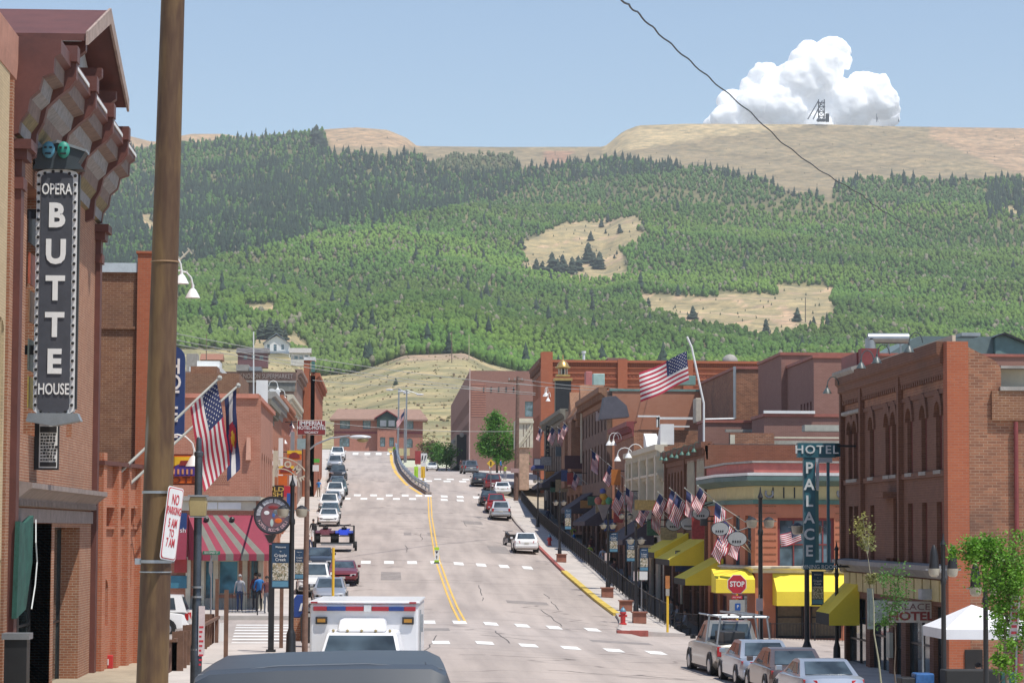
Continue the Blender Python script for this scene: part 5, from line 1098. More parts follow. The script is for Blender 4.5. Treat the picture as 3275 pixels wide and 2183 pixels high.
# ---------------------------------------------------------------- left side beyond the side street
def left_row():
    y0 = 130; z0 = -4.1; x1 = PX(815, y0); X0 = -17
    px_ = lambda p: PX(p, y0, 1700); pz = lambda p: PZ(700, p, y0)
    fh = [(px_(a)-X0, px_(b)-X0, pz(c)-z0, pz(d)-z0, 0) for a, b, c, d in ((520, 598, 1800, 1655), (700, 765, 1900, 1790), (655, 692, 1925, 1790), (800, 830, 1925, 1780))]
    PINK = brickm("brick_pinkish", (.46, .19, .125), (.38, .15, .095), (.50, .29, .21), stain_amt=.2)
    sh = [(1.5+i*2.6, 2.6+i*2.6, 5.5, 8, .4) for i in range(7)]+row(4, 20, 3.2, .2, 3.4)
    t, F_, G = block("corner_shop_building", "terracotta painted corner building with a red and grey striped awning and cream transom", X0, x1, y0, 150, z0, pz(1262), PINK, 'L', sh, fh)
    wins(t, *F_, sh[:7], .22, WHITE); wins(t, *F_, sh[7:], .22, WOODB, name="shop_window", mull=2); wins(t, *G, fh, .22, CREAM, name="shop_window", gm=glassm("teal_glass", (.03, .10, .14), .1), mull=0)
    m = MB(); m.box(X0, x1+.12, y0-.12, y0-.002, pz(1272), pz(1258)); m.box(x1+.002, x1+.14, y0-.1, 150, pz(1272), pz(1258)); m.build("coping", pm("salmon_coping", (.55, .22, .15), .7), t)
    m = MB(); m.box(X0, x1+.2, y0-.22, y0-.002, pz(1600), pz(1586)); m.box(x1+.002, x1+.24, y0-.2, 150, pz(1600), pz(1586)); m.build("shopfront_cornice", STONE, t)
    m = MB(); m.box(X0, x1+.06, y0-.07, y0-.002, pz(1632), pz(1601)); m.build("cream_band", CREAM, t)
    for a, b in ((655, 694), (697, 770)): m = MB(); m.box(px_(a), px_(b), y0-.1, y0-.072, pz(1627), pz(1605)); m.build("transom", WHITE, t)
    m = MB()
    for i in range(11):
        for j in range(5): m.box(px_(670)+i*.09+(j % 2)*.045, px_(670)+i*.09+.045+(j % 2)*.045, y0-.03, y0-.001, pz(1545)+j*.1, pz(1545)+j*.1+.045)
    m.build("lattice_brick", pm("lattice_cream", (.55, .30, .2), .8), t)
    m = MB(); m.box(x1+.0, x1+.25, y0-.28, y0+.4, z0, z0+9.2-1.4)
    m = MB(); m.prism([(px_(784), y0-.2, pz(1470)), (px_(800), y0-.2, pz(1470)), (px_(798), y0-.2, pz(1398)), (px_(786), y0-.2, pz(1398))], (0, .19, 0)); m.build("chimney_breast", pm("pale_salmon", (.66, .36, .26), .8), t)
    for q in (604, 648, 692, 785, 836): m = MB(); m.box(px_(q)-.12, px_(q)+.12, y0-.12, y0-.003, z0, pz(1780)); m.build("post", CREAM, t)
    for a, b, c, d, mt, lab in ((548, 598, 1715, 1640, NAVY, "shop_sign"), (545, 600, 1880, 1840, pm("teal_board", (.04, .17, .25), .5), "shop_sign"), (560, 600, 1830, 1785, pm("red_board", (.4, .04, .04), .5), "shop_sign")):
        m = MB(); m.box(px_(a), px_(b), y0-.16, y0-.13, pz(c), pz(d)); s_ = m.build(lab, mt, t)
    q = P(585, 1695, y0-.2); text("sh", .34, WHITE, t, (q.x-t.location.x, q.y-t.location.y, q.z-t.location.z))
    m = MB(); m.box(X0, x1+.1, y0-.06, y0-.001, z0, z0+.7); m.build("plinth", STONE, t)
    AW1, AW2 = pm("crimson_canvas", (.25, .027, .055), .75, var=.1, scale=1), pm("grey_canvas", (.17, .165, .14), .75, var=.1)
    xa, xb = px_(600), px_(742)
    A = thing("striped_awning", "crimson and grey striped awning wrapped round the shop corner", "awning", ((xa+xb)/2, y0, pz(1790)))
    yo = y0-2.1; xl, xr = PX(648, yo, 1780), PX(870, yo, 1780); zt_, zl = pz(1646), PZ(700, 1770, yo); m = MB(); N = 9
    for i in range(N):
        m.mi = i % 2; p, q = i/N, (i+1)/N
        m.quad((xa+(xb-xa)*p, y0, zt_), (xa+(xb-xa)*q, y0, zt_), (xl+(xr-xl)*q, yo, zl), (xl+(xr-xl)*p, yo, zl)); 
        m.quad((xl+(xr-xl)*p, yo, zl), (xl+(xr-xl)*q, yo, zl), (xl+(xr-xl)*q, yo, zl-.32), (xl+(xr-xl)*p, yo, zl-.32))
    m.mi = 0; m.add([(xb, y0, zt_), (xr, yo, zl), (xr, yo, zl-.32), (xr, y0+6, zl-.32), (xr, y0+6, zl), (x1, y0+6, zt_), (x1, y0, zt_)], [(0, 1, 4, 5, 6), (1, 2, 3, 4)])
    m.add([(xa, y0, zt_), (xl, yo, zl), (xl, yo, zl-.32), (xa, y0, zl-.32)], [(0, 1, 2, 3)]); m.quad((xa-.5, y0, zt_+.0), (xa, y0, zt_), (xa, y0-.5, zl-.3), (xa-.5, y0-.5, zl-.3))
    m.build("canvas", [AW1, AW2], A)
    for q in (660, 742): c = P(q, 1660, y0-.35); m = MB(); m.ball(c, .14, n=8, k=5); m.build("emblem", BLACK, A)
    # oblique fronts up the street
    def front(name, lab, Y, Y_, xw, zt_, m_, win_m, n=4, cz=None, cm=None):
        zb = zg(-7, Y)-.5; H = zt_-zb
        hs = row(n, Y_-Y, 1.1, H*.52, H*.52+min(2.6, H*.3), .35)+row(max(2, n//2), Y_-Y, 3, .6, 3.6)
        fh = [(1, 2, H*.7, H*.7+1.4, 0)]
        t, F_, G = block(name, lab, -22, xw, Y, Y_, zb, zt_, m_, 'L', hs)
        wins(t, *F_, hs[:n], .22, win_m); wins(t, *F_, hs[n:], .22, WOODB, name="shop_window", mull=2); cornice_on(t, F_, Y_-Y, zt_+.3, cm or m_, .5, 1.0); return t
    front("stone_shopfront", "carved grey stone and orange brick front right behind the corner building", 150.2, 165, -7.0, PZ(830, 1290, 150), BR_HOTEL, CREAM, 5, cm=OLIVE)
    front("brick_shopfront", "orange brick front with a grey pressed metal oriel, second beyond the striped awning", 165.2, 188, -7.35, 8.2, BR_ORANGE, WHITE, 7, cm=STONE)
    front("brick_shopfront", "narrow brick front with a blue grey downpipe, third beyond the striped awning", 188.2, 215, -7.75, PZ(900, 1300, 200), BR_HOTEL, WHITE, 7, cm=BR_ORANGE)
    front("brick_shopfront", "brick front with white hanging lamps next to the tall chimney", 215.2, 243, -8.0, PZ(930, 1290, 225), BR_ORANGE, WHITE, 7, cm=CREAM)
    t = front("casino_hall", "three storey brown stone hall with a faded painted sign across its side wall", 244, 262, PX(945, 244), PZ(900, 1190, 244), pm("brown_stone", (.30, .20, .16), .85, var=.25, bump=.2), WHITE, 5)
    Y = 243.8; m = MB(); m.box(PX(705, Y), PX(942, Y), Y, Y+.15, PZ(800, 1216, Y), PZ(800, 1188, Y)); m.build("sign_band", pm("dark_brown_band", (.16, .10, .085), .8, var=.3), t)
    q = P(825, 1203, Y-.03); text("JOHNNY NOLON SUPERMARKET", .62, pm("faded_letter", (.40, .35, .32), .8), t, (q.x-t.location.x, q.y-t.location.y, q.z-t.location.z), sx=.70)
    m = MB(); m.box(PX(700, Y), PX(943, Y), Y-.1, Y+.15, PZ(800, 1222, Y), PZ(800, 1216, Y)+0); m.build("moulding", STONE, t)
    m = MB(); m.box(PX(850, Y), PX(940, Y), Y, Y+.1, PZ(800, 1250, Y), PZ(800, 1222, Y)); m.build("slate_panel", pm("grey_slate_panel", (.22, .22, .20), .8, var=.3), t)
    t = front("chimney_building", "tall orange brick building with stepped parapets high above the left shops", 262.5, 296, PX(1003, 262.5), PZ(985, 1200, 262), BR_HOTEL, CREAM, 7)
    Y = 262.3; m = MB(); m.box(PX(967, Y), PX(985, Y), Y, Y+3, 3, PZ(980, 1152, Y)); m.box(PX(990, Y), PX(1004, Y), Y+.2, Y+6, 3, PZ(980, 1190, Y)); m.build("parapet_tower", BR_HOTEL, t)
    m = MB(); m.box(PX(968, Y), PX(1004, Y), Y-.1, Y+3, PZ(980, 1151, Y), PZ(980, 1141, Y)); m.build("coping", WHITE, t); m = MB(); m.box(PX(992, Y), PX(1003, Y), Y-.1, Y-.002+.2, PZ(980, 1189, Y), PZ(980, 1154, Y)); m.build("vent_hood", TEAL, t)
    # roof clutter behind
    for i, (a, b, c, d, Y, mt, lab) in enumerate(((575, 760, 1262, 1192, 170, BR_BROWN, "long brown brick rear building behind the terracotta wall"), (600, 700, 1187, 1172, 200, WHITE, "white parapet of a low roof behind the blue hotel sign"), (750, 790, 1185, 1165, 240, STONE, "square grey roof tank on the hall roof"), (792, 830, 1185, 1172, 240, GREYM, "low metal roof unit beside the square tank"),
                              (590, 625, 1160, 1130, 300, STONE, "small grey shed behind the blue hotel sign"), (815, 852, 1292, 1215, 149, WHITE, "white square signboard frame on top of the corner building"), (858, 890, 1272, 1245, 186, WHITE, "white rooftop board between the left fronts"))):
        X = (PX(a, Y), PX(b, Y)); m = MB(); dp = 12 if i in (0, 1) else .4 if i > 4 else 3; m.box(X[0], X[1], Y, Y+dp, PZ(a, c, Y)-(6 if i in (0, 4) else 0), PZ(a, d, Y))
        if i in (0, 1): m.box(X[0]+.5, X[0]+2.2, Y+1, Y+4, PZ(a, d, Y), PZ(a, d, Y)+.5)
        tag(m.build(["rear_building", "parapet", "roof_tank", "roof_unit", "shed", "signboard", "signboard"][i], mt), lab, ["building", "parapet", "tank", "air unit", "shed", "sign", "sign"][i])
left_row()
def far_end():
    Y = 560; x = lambda p: PX(p, Y, 1400); z = lambda p: PZ(1200, p, Y); TB = pm("museum_brick", (.42, .19, .135), .9, var=.12)
    t = thing("depot_museum", "two storey brick depot with a brown hipped roof and a dark green gable at the head of the street", "building", (x(1210), Y, z(1448)))
    t["label"] = "two storey brick depot with brown hipped roof and dark green gable closing the street"
    X0 = x(1068); zb = z(1450)-1; rel = [(x(a)-X0, x(b)-X0, z(c)-zb, z(d)-zb, r) for a, b, c, d, r in ((1087, 1119, 1371, 1345, 0), (1160, 1185, 1371, 1343, 0), (1298, 1322, 1371, 1343, 0), (1086, 1118, 1428, 1398, .4), (1299, 1320, 1430, 1400, .6))]
    m = MB(); skin(m, (X0, Y, zb), (1, 0, 0), (0, -1, 0), x(1352)-X0, z(1338)-zb, rel, .22); m.box(X0+.1, x(1352)-.1, Y+.26, Y+14, zb, z(1338)); m.quad((x(1352), Y, zb), (x(1352), Y+14, zb), (x(1352), Y+14, z(1338)), (x(1352), Y, z(1338))); m.build("wall", TB, t)
    TG = pm("teal_frame", (.07, .16, .17), .5)
    for h in rel: window(t, (X0, Y, 0), (1, 0, 0), (0, -1, 0), (h[0], h[1], h[2]+zb, h[3]+zb), .22, TG, gm=GLASSB, mull=2, fw=.16)
    m = MB(); m.box(X0, x(1352), Y-.1, Y-.002, z(1386), z(1379)); m.build("string_course", MAR, t)
    bx0, bx1 = x(1207), x(1268); m = MB(); rel = [(x(a)-bx0, x(b)-bx0, z(1428)-zb, z(1398)-zb, 0) for a, b in ((1216, 1232), (1245, 1260))]
    skin(m, (bx0, Y-1.4, zb), (1, 0, 0), (0, -1, 0), bx1-bx0, z(1372)-zb, rel, .22); m.box(bx0, bx1, Y-1.1, Y-.003, zb, z(1372)); m.build("bay_wall", TB, t)
    for h in rel: window(t, (bx0, Y-1.4, 0), (1, 0, 0), (0, -1, 0), (h[0], h[1], h[2]+zb, h[3]+zb), .22, TG, gm=GLASSB, fw=.14)
    m = MB(); e = z(1340); r_ = z(1303); a, b = x(1053), x(1368); m.add([(a, Y-1, e), (b, Y-1, e), (b, Y+15, e), (a, Y+15, e), (x(1062)+1, Y+7, r_), (x(1360)-1, Y+7, r_)], [(0, 1, 5, 4), (1, 2, 5), (2, 3, 4, 5), (3, 0, 4), (0, 3, 2, 1)]); m.box(a, b, Y-1.05, Y-.9, e-.35, e); m.build("roof", pm("brown_shingle", (.30, .185, .14), .9, var=.12, world=True, scale=1), t)
    m = MB(); m.prism([(x(1197), Y-1.9, z(1336)), (x(1237), Y-1.9, z(1311)), (x(1278), Y-1.9, z(1336)), (x(1278), Y-1.9, z(1340)), (x(1237), Y-1.9, z(1315)), (x(1197), Y-1.9, z(1340))], (0, 7, 0)); m.build("gable_roof", MAR, t)
    m = MB(); m.prism([(x(1205), Y-1.6, z(1338)), (x(1237), Y-1.6, z(1316)), (x(1270), Y-1.6, z(1338)), (x(1270), Y-1.6, z(1366)), (x(1205), Y-1.6, z(1366))], (0, .4, 0)); m.build("gable_wall", pm("dark_green_gable", (.03, .055, .045), .7), t)
    m = MB(); m.box(x(1215), x(1235), Y-1.7, Y-1.61, z(1363), z(1344)); m.build("window", GREYM, t); m = MB(); m.box(x(1242), x(1262), Y-1.7, Y-1.61, z(1363), z(1344)); m.build("window", GREYM, t)
    m = MB(); m.box(x(1240), x(1310), Y-8, Y-7.5, z(1450)-.6, z(1436)); tag(m.build("low_wall", pm("cream_yellow_wall", (.60, .52, .27), .8)), "low pale yellow wall in front of the depot", "wall")
    # white house and neighbours on the hill foot
    Y = 900; t = thing("white_house", "white two storey house with a blue grey gabled roof among trees on the hill foot", "house", P(883, 1130, Y)); x = lambda p: PX(p, Y, 1100); z = lambda p: PZ(880, p, Y)
    m = MB(); skin(m, (x(845), Y, z(1140)), (1, 0, 0), (0, -1, 0), x(925)-x(845), z(1093)-z(1140), [(1, 1.9, 2.4, 4.2, 0), (3.2, 4.2, 1.8, 4.2, 0), (5.8, 6.7, 2.4, 4.2, 0)], .2); m.box(x(845), x(925), Y+.22, Y+8, z(1140), z(1093)); m.prism([(x(850), Y, z(1093)), (x(920), Y, z(1093)), (x(884), Y, z(1073))], (0, 7, 0)); m.build("wall", WHITE, t)
    for k in ((1, 1.9, 2.4, 4.2), (3.2, 4.2, 1.8, 4.2), (5.8, 6.7, 2.4, 4.2)): m = MB(); m.box(x(845)+k[0], x(845)+k[1], Y+.15, Y+.19, z(1140)+k[2], z(1140)+k[3]); m.build("window", GLASSB, t)
    m = MB()
    for s in (-1, 1): m.prism([(x(884), Y-.8, z(1064)), (x(884)+s*4.6, Y-.8, z(1097)), (x(884)+s*4.6, Y-.8, z(1100)), (x(884), Y-.8, z(1068))], (0, 9, 0))
    m.build("roof", pm("bluegrey_roof", (.13, .16, .19), .7), t)
    m = MB(); m.prism([(x(842), Y-2.5, z(1132)), (x(935), Y-2.5, z(1132)), (x(930), Y, z(1124)), (x(845), Y, z(1124))], (0, 0, .25)); m.build("porch_roof", _mats["bluegrey_roof"], t)
    for i, (a, b, c, d, Y, col, lab) in enumerate(((755, 850, 1155, 1128, 760, (.16, .07, .08), "dark maroon bungalow in front of the white house"), (925, 985, 1150, 1128, 780, (.62, .6, .56), "small pale cottage at the foot of the green slope"), (640, 700, 1165, 1150, 640, (.3, .22, .17), "brown outbuilding behind the roofs beside the white house"))):
        t = thing("hill_house", lab, "house", P((a+b)/2, c, Y)); m = MB(); x0, x1 = PX(a, Y), PX(b, Y); zt_, zb = PZ(a, d, Y), PZ(a, c+18, Y)
        m.box(x0, x1, Y, Y+7, zb, zt_); m.build("wall", pm("house_paint_%d" % i, col, .8), t); m = MB(); m.prism([(x0-.5, Y-.6, zt_), (x0-.5, Y+3.5, zt_+1.7), (x0-.5, Y+7.6, zt_)], (x1-x0+1, 0, 0)); m.build("roof", [ROOFTAR, STONE, pm("rust_roof", (.3, .14, .09), .8)][i], t)
        for k in range(3): m = MB(); xx = x0+(x1-x0)*(.2+.27*k); m.box(xx, xx+1, Y-.05, Y-.001, zt_-1.8, zt_-.7); m.build("window", GLASSB, t)
    # headframe on the ridge
    Y = 3290; t = thing("mine_headframe", "steel mine headframe with raking back legs standing on the bare ridge", "headframe", P(2628, 387, Y)); q = lambda a, b, dy=0: P(a, b, Y+dy); m = MB(); r_ = .75
    for a in (2618, 2636): 
        for dy in (0, 7): m.cyl(q(a, 390, dy), q(a, 318, dy), r_, n=5)
    for b in (328, 342, 358, 374): m.cyl(q(2616, b), q(2639, b), r_, n=4)
    for b, c in ((328, 342), (342, 358), (358, 374), (374, 390)): m.cyl(q(2618, b), q(2636, c), .5, n=4); m.cyl(q(2636, b), q(2618, c), .5, n=4)
    m.build("tower", pm("dark_steel", (.02, .022, .03), .6), t); m = MB(); m.cyl(q(2618, 322), q(2583, 382), r_, n=5); m.cyl(q(2630, 322), q(2600, 382), r_, n=5); m.build("back_leg", _mats["dark_steel"], t)
    m = MB(); m.box(q(2614, 350).x, q(2639, 350).x, Y-1, Y+6, q(0, 356).z, q(0, 348).z); m.build("platform", _mats["dark_steel"], t); m = MB(); c = q(2646, 384); m.cyl(q(2646, 390), q(2646, 364), 2.6, n=10); m.build("ore_bin", _mats["dark_steel"], t)
    for (a, b, c), lab in (((2804, 362, 390), "thin mast on the ridge right of the headframe"), ((2873, 374, 390), "short stub mast on the ridge, farthest from the headframe")):
        m = MB(); m.cyl(P(a, c, 3290), P(a, b, 3290), .5, .2, n=5); m.cyl(P(a+5, c, 3290), P(a, b+8, 3290), .3, n=4); tag(m.build("mast", _mats["dark_steel"]), lab, "mast")
far_end()
def cables():
    def cable(lab, pts, r=.02, mt=None, sag=0, n=16, name="overhead_cable", group=None):
        A, B = Vector(pts[0]), Vector(pts[-1]); q = [A.lerp(B, i/n)-Vector((0, 0, sag*4*(i/n)*(1-i/n))) for i in range(n+1)] if len(pts) == 2 else pts
        m = MB()
        for a, b in zip(q[:-1], q[1:]): m.cyl(a, b, r, n=5, cap=False)
        tag(m.build(name, mt or pm("pale_cable", (.42, .43, .40), .6)), lab, "cable", group)
    # twisted black service wire crossing the sky
    cv = [(1990, 0), (2035, 38), (2110, 110), (2200, 190), (2290, 268), (2400, 360), (2500, 455), (2600, 530), (2680, 580), (2760, 625), (2790, 652), (2850, 690)]
    q = [P(a, b, 30+i*4) for i, (a, b) in enumerate(cv)]; q = [P(1960, -30, 28)]+q+[P(2990, 770, 90)]
    pts = []
    for i in range(len(q)-1):
        for k in range(8):
            w = q[i].lerp(q[i+1], k/8); ph = (i*8+k)*1.2; pts.append(w+Vector((.012*math.cos(ph), 0, .012*math.sin(ph))))
    cable("twisted dark service cable sloping down across the sky", pts, r=.013, mt=BLACK)
    G = "pale overhead cables across the street"
    for i, (a, b, Ya, Yb) in enumerate((((555, 1065), (1712, 1232), 140, 200), ((555, 1085), (1712, 1256), 140, 200), ((560, 1100), (1712, 1262), 141, 201))):
        cable("one of the pale cables crossing the street high in front of the hill", [P(*a, Ya), P(*b, Yb)], sag=.35, r=.022, group=G)
    for i, (a, b) in enumerate((((1655, 1180+30), (2080, 1246)), ((1655, 1225), (2100, 1252)))): cable("pale cable running from the brown utility pole over the right roofs", [P(*a, 235), P(*b, 190)], sag=.2, r=.022, group="pale cables over the right roofs")
    cable("single pale cable low across the far end of the street", [P(1035, 1350, 240), P(1660, 1378, 235)], sag=.3, r=.025)
    cable("single pale cable halfway up in front of the far maroon hotel", [P(1000, 1215, 240), P(1650, 1240, 235)], sag=.3, r=.022)
cables()
# ---------------------------------------------------------------- vehicles
def cpaint(name, rgb, metal=.3):
    return pm("car_"+name, rgb, .28, metal=metal, var=.03, coat=.6)
CG = glassm("car_glass", (.02, .028, .034), .04); TYRE = pm("tyre_rubber", (.02, .02, .02), .85); RIM = pm("alloy_rim", (.42, .43, .45), .3, metal=.8)
TL = pm("tail_lamp_red", (.42, .02, .02), .2); HL = pm("head_lamp_glass", (.62, .64, .66), .12, metal=.2); TRIM = pm("black_trim", (.025, .025, .028), .5); PLATE = pm("number_plate", (.55, .55, .50), .5)
KIND = {  # length, half width, shoulder height, roof z, cabin fractions (rear base, rear roof, front roof, front base), tail, nose height
    'sedan': (4.7, .89, .93, 1.42, (.10, .25, .55, .74), .90, .66, .33),
    'suv': (4.7, .93, 1.06, 1.74, (.01, .06, .60, .75), .98, .86, .36),
    'wagon': (4.7, .91, .98, 1.62, (.01, .08, .60, .76), .95, .74, .34),
    'coupe': (4.6, .90, .92, 1.34, (.14, .32, .52, .73), .93, .62, .33),
    'pickup': (5.6, .98, 1.12, 1.80, (.40, .43, .60, .72), 1.08, .96, .39),
    'van': (5.0, .95, 1.15, 1.95, (.005, .03, .66, .84), 1.1, .9, .36)}
def car(kind, paint, label, X, Y, rz=0, z=None, name="parked_car", group="cars parked along the kerbs", rack=False, sc=1, cat=None, lamps_on=False, detail=True):
    L_, hw, sh, rf, (f0, f1, f2, f3), tz, nz_, wr = KIND[kind]
    t = thing(name, label, cat or {'pickup': 'pickup truck', 'van': 'van'}.get(kind, 'car'), (X, Y, zg(X, Y) if z is None else z), rz, group)
    fy = lambda f: -L_/2+L_*f
    # lower body: lofted sections
    st = [(0, .84, .42, tz*.80), (.012, .90, .34, tz*.93), (.05, .97, .26, tz), (.14, .99, .22, (tz+sh)/2+.005), (.3, 1, .2, sh), (.5, 1, .2, sh), (.7, 1, .2, sh*.985), (.76, .995, .2, sh*.97), (.9, .965, .22, nz_+(sh-nz_)*.42), (.965, .90, .27, nz_), (.99, .82, .34, nz_*.86), (1, .74, .42, nz_*.72)]
    if kind == 'pickup': st = [(0, .93, .5, 1.02), (.008, .96, .45, 1.08), (.05, .97, .42, 1.1)]+st[3:]
    m = MB(); ring = []
    for f, w, zb, zt_ in st:
        w *= hw; y = fy(f); mid = zb+(zt_-zb)*.55
        ring.append([(-w*.86, y, zb), (-w, y, zb+.14), (-w*1.0, y, mid), (-w*.95, y, zt_-.05), (-w*.84, y, zt_), (-w*.4, y, zt_+.025), (w*.4, y, zt_+.025), (w*.84, y, zt_), (w*.95, y, zt_-.05), (w*1.0, y, mid), (w, y, zb+.14), (w*.86, y, zb)])
    n = 12
    for A, B in zip(ring[:-1], ring[1:]): m.add(A+B, [(i, (i+1) % n, n+(i+1) % n, n+i) for i in range(n)])
    m.add(ring[0], [tuple(range(n))]); m.add(ring[-1], [tuple(range(n))])
    if kind == 'pickup': q = MB(); q.box(-hw*.8, hw*.8, fy(.03), fy(.385), 1.12, 1.14); q.build('bed_liner', TRIM, t, local=True)
    m.build("body", paint, t, smooth=True, local=True)
    # cabin
    wb, wt = hw*.90, hw*.72; y0, y1, y2, y3 = (fy(f) for f in (f0, f1, f2, f3)); zb = sh-.03
    c = MB(); ztop = rf
    V = [(-wb, y0, zb), (wb, y0, zb), (-wb*.97, y3, zb-.02), (wb*.97, y3, zb-.02), (-wt, y1, ztop-.03), (wt, y1, ztop-.03), (-wt*.97, y2, ztop-.04), (wt*.97, y2, ztop-.04), (-wt*.98, (y1+y2)/2, ztop), (wt*.98, (y1+y2)/2, ztop)]
    c.add(V, [(0, 1, 5, 4), (4, 5, 9, 8), (8, 9, 7, 6), (6, 7, 3, 2), (0, 4, 8, 6, 2), (1, 3, 7, 9, 5), (0, 2, 3, 1)])
    c.build("cabin", paint, t, local=True, bevel=.05, smooth=True)
    V = [Vector(v) for v in V]
    def pane(nm, a, b, d, e, u0, u1, v0, v1, out):
        q = lambda u, v: (a.lerp(b, u)).lerp(e.lerp(d, u), v)
        g = MB(); P4 = [q(u0, v0), q(u1, v0), q(u1, v1), q(u0, v1)]; o = Vector(out); g.prism([p+o*.008 for p in P4], o*.012); g.build(nm, CG, t, local=True)
    pane("rear_window", V[0], V[1], V[5], V[4], .09, .91, .14, .88, (0, -1, .3) if f1-f0 < .08 else (0, -.6, .8))
    pane("windshield", V[2], V[3], V[7], V[6], .07, .93, .10, .92, (0, .6, .8))
    for s, (a, b, d, e) in ((-1, (V[0], V[2], V[6], V[4])), (1, (V[1], V[3], V[7], V[5]))):
        pane("side_window", a, b, d, e, .50, .88, .16, .84, (s, 0, .25)); 
        if kind != 'pickup': pane("side_window", a, b, d, e, .12, .47, .16, .84, (s, 0, .25))
    # wheels
    for f in (.18, .81):
        for s in (-1, 1):
            w = MB(); x = s*(hw-.09); w.cyl((x-s*.13, fy(f), wr), (x+s*.10, fy(f), wr), wr, n=16); q = w.build("wheel", TYRE, t, local=True)
            r = MB(); r.cyl((x+s*.09, fy(f), wr), (x+s*.115, fy(f), wr), wr*.62, wr*.5, n=12); r.build("rim", RIM, q, local=True)
            if detail:
                a = MB(); N = 8
                for i in range(N):
                    p, r2 = math.pi*i/N, math.pi*(i+1)/N; R0, R1 = wr*1.02, wr*1.16
                    a.prism([(s*hw*.985, fy(f)+R0*math.cos(p), wr+R0*math.sin(p)), (s*hw*.985, fy(f)+R1*math.cos(p), wr+R1*math.sin(p)), (s*hw*.985, fy(f)+R1*math.cos(r2), wr+R1*math.sin(r2)), (s*hw*.985, fy(f)+R0*math.cos(r2), wr+R0*math.sin(r2))], (s*.03, 0, 0))
                a.build("wheel_arch", TRIM, t, local=True)
    # lamps, bumpers, plates, mirrors
    for s in (-1, 1):
        m = MB(); 
        if kind in ('suv', 'wagon', 'van'): m.box(s*hw*.80-.08, s*hw*.80+.08, fy(0)-.03, fy(0)+.12, tz*.72, tz*1.0)
        elif kind == 'pickup': m.box(s*hw*.86-.07, s*hw*.86+.07, fy(0)-.025, fy(0)+.1, .72, 1.04)
        else: m.prism([(s*hw*.50, fy(0)-.02, tz*.74), (s*hw*.90, fy(0)+.10, tz*.76), (s*hw*.92, fy(0)+.12, tz*.92), (s*hw*.52, fy(0)-.0, tz*.90)], (0, .12, 0))
        m.build("taillight", TL, t, local=True, bevel=.015)
        m = MB(); m.prism([(s*hw*.45, fy(1)-.12, nz_*.74), (s*hw*.80, fy(1)-.24, nz_*.76), (s*hw*.84, fy(1)-.24, nz_*.98), (s*hw*.5, fy(1)-.10, nz_*.94)], (0, .16, 0)); m.build("headlight", HL, t, local=True, bevel=.015)
        m = MB(); m.box(s*(wb+.02)-.0, s*(wb+.2), y3-.32, y3-.22, zb+.06, zb+.2); m.build("mirror", paint if kind != 'pickup' else TRIM, t, local=True, bevel=.02)
    m = MB(); m.box(-hw*.42, hw*.42, fy(1)-.06, fy(1)+.012, nz_*.52, nz_*.74); m.build("grille", TRIM, t, local=True, bevel=.02)
    m = MB(); m.box(-hw*.84, hw*.84, fy(1)-.14, fy(1)+.05, .3, .3+.18); m.build("front_bumper", TRIM if kind in ('suv', 'pickup') else paint, t, local=True, bevel=.05)
    m = MB(); m.box(-hw*.90, hw*.90, fy(0)-.06, fy(0)+.12, .34, .56); m.build("rear_bumper", GALV if kind == 'pickup' else paint, t, local=True, bevel=.05)
    m = MB(); m.box(-.16, .16, fy(0)-.05, fy(0)-.024, .62, .76) if kind != 'sedan' else m.box(-.16, .16, fy(0)-.035, fy(0)-.005, .60, .73); m.build("rear_plate", PLATE, t, local=True)
    m = MB(); m.box(-.16, .16, fy(1)+.02, fy(1)+.04, .36, .48) if False else m.box(-.16, .16, fy(1)+.052, fy(1)+.065, .33, .45); m.build("front_plate", PLATE, t, local=True)
    if rack:
        r = MB(); 
        for y in (fy(.03), fy(.36)): 
            for s in (-1, 1): r.cyl((s*hw*.9, y, 1.08), (s*hw*.78, y, 1.98), .035, n=6)
            r.cyl((-hw*.85, y, 1.98), (hw*.85, y, 1.98), .035, n=6)
        for s in (-1, 1): r.cyl((s*hw*.8, fy(.0), 2.0), (s*hw*.8, fy(.66), 2.0), .03, n=6)
        r.build("ladder_rack", GALV, t, local=True)
        r = MB(); 
        for s in (-.1, .34): r.box(s-.03, s+.03, fy(-.02), fy(.62), 2.04, 2.1)
        for i in range(9): r.box(-.1, .34, fy(.0+i*.068), fy(.0+i*.068)+.04, 2.05, 2.09)
        r.build("ladder", GALV, t, local=True)
        r = MB(); r.box(-hw*.62, hw*.1, fy(.08), fy(.34), 1.1, 1.5); r.build("cargo_box", TRIM, t, local=True, bevel=.03)
    return t
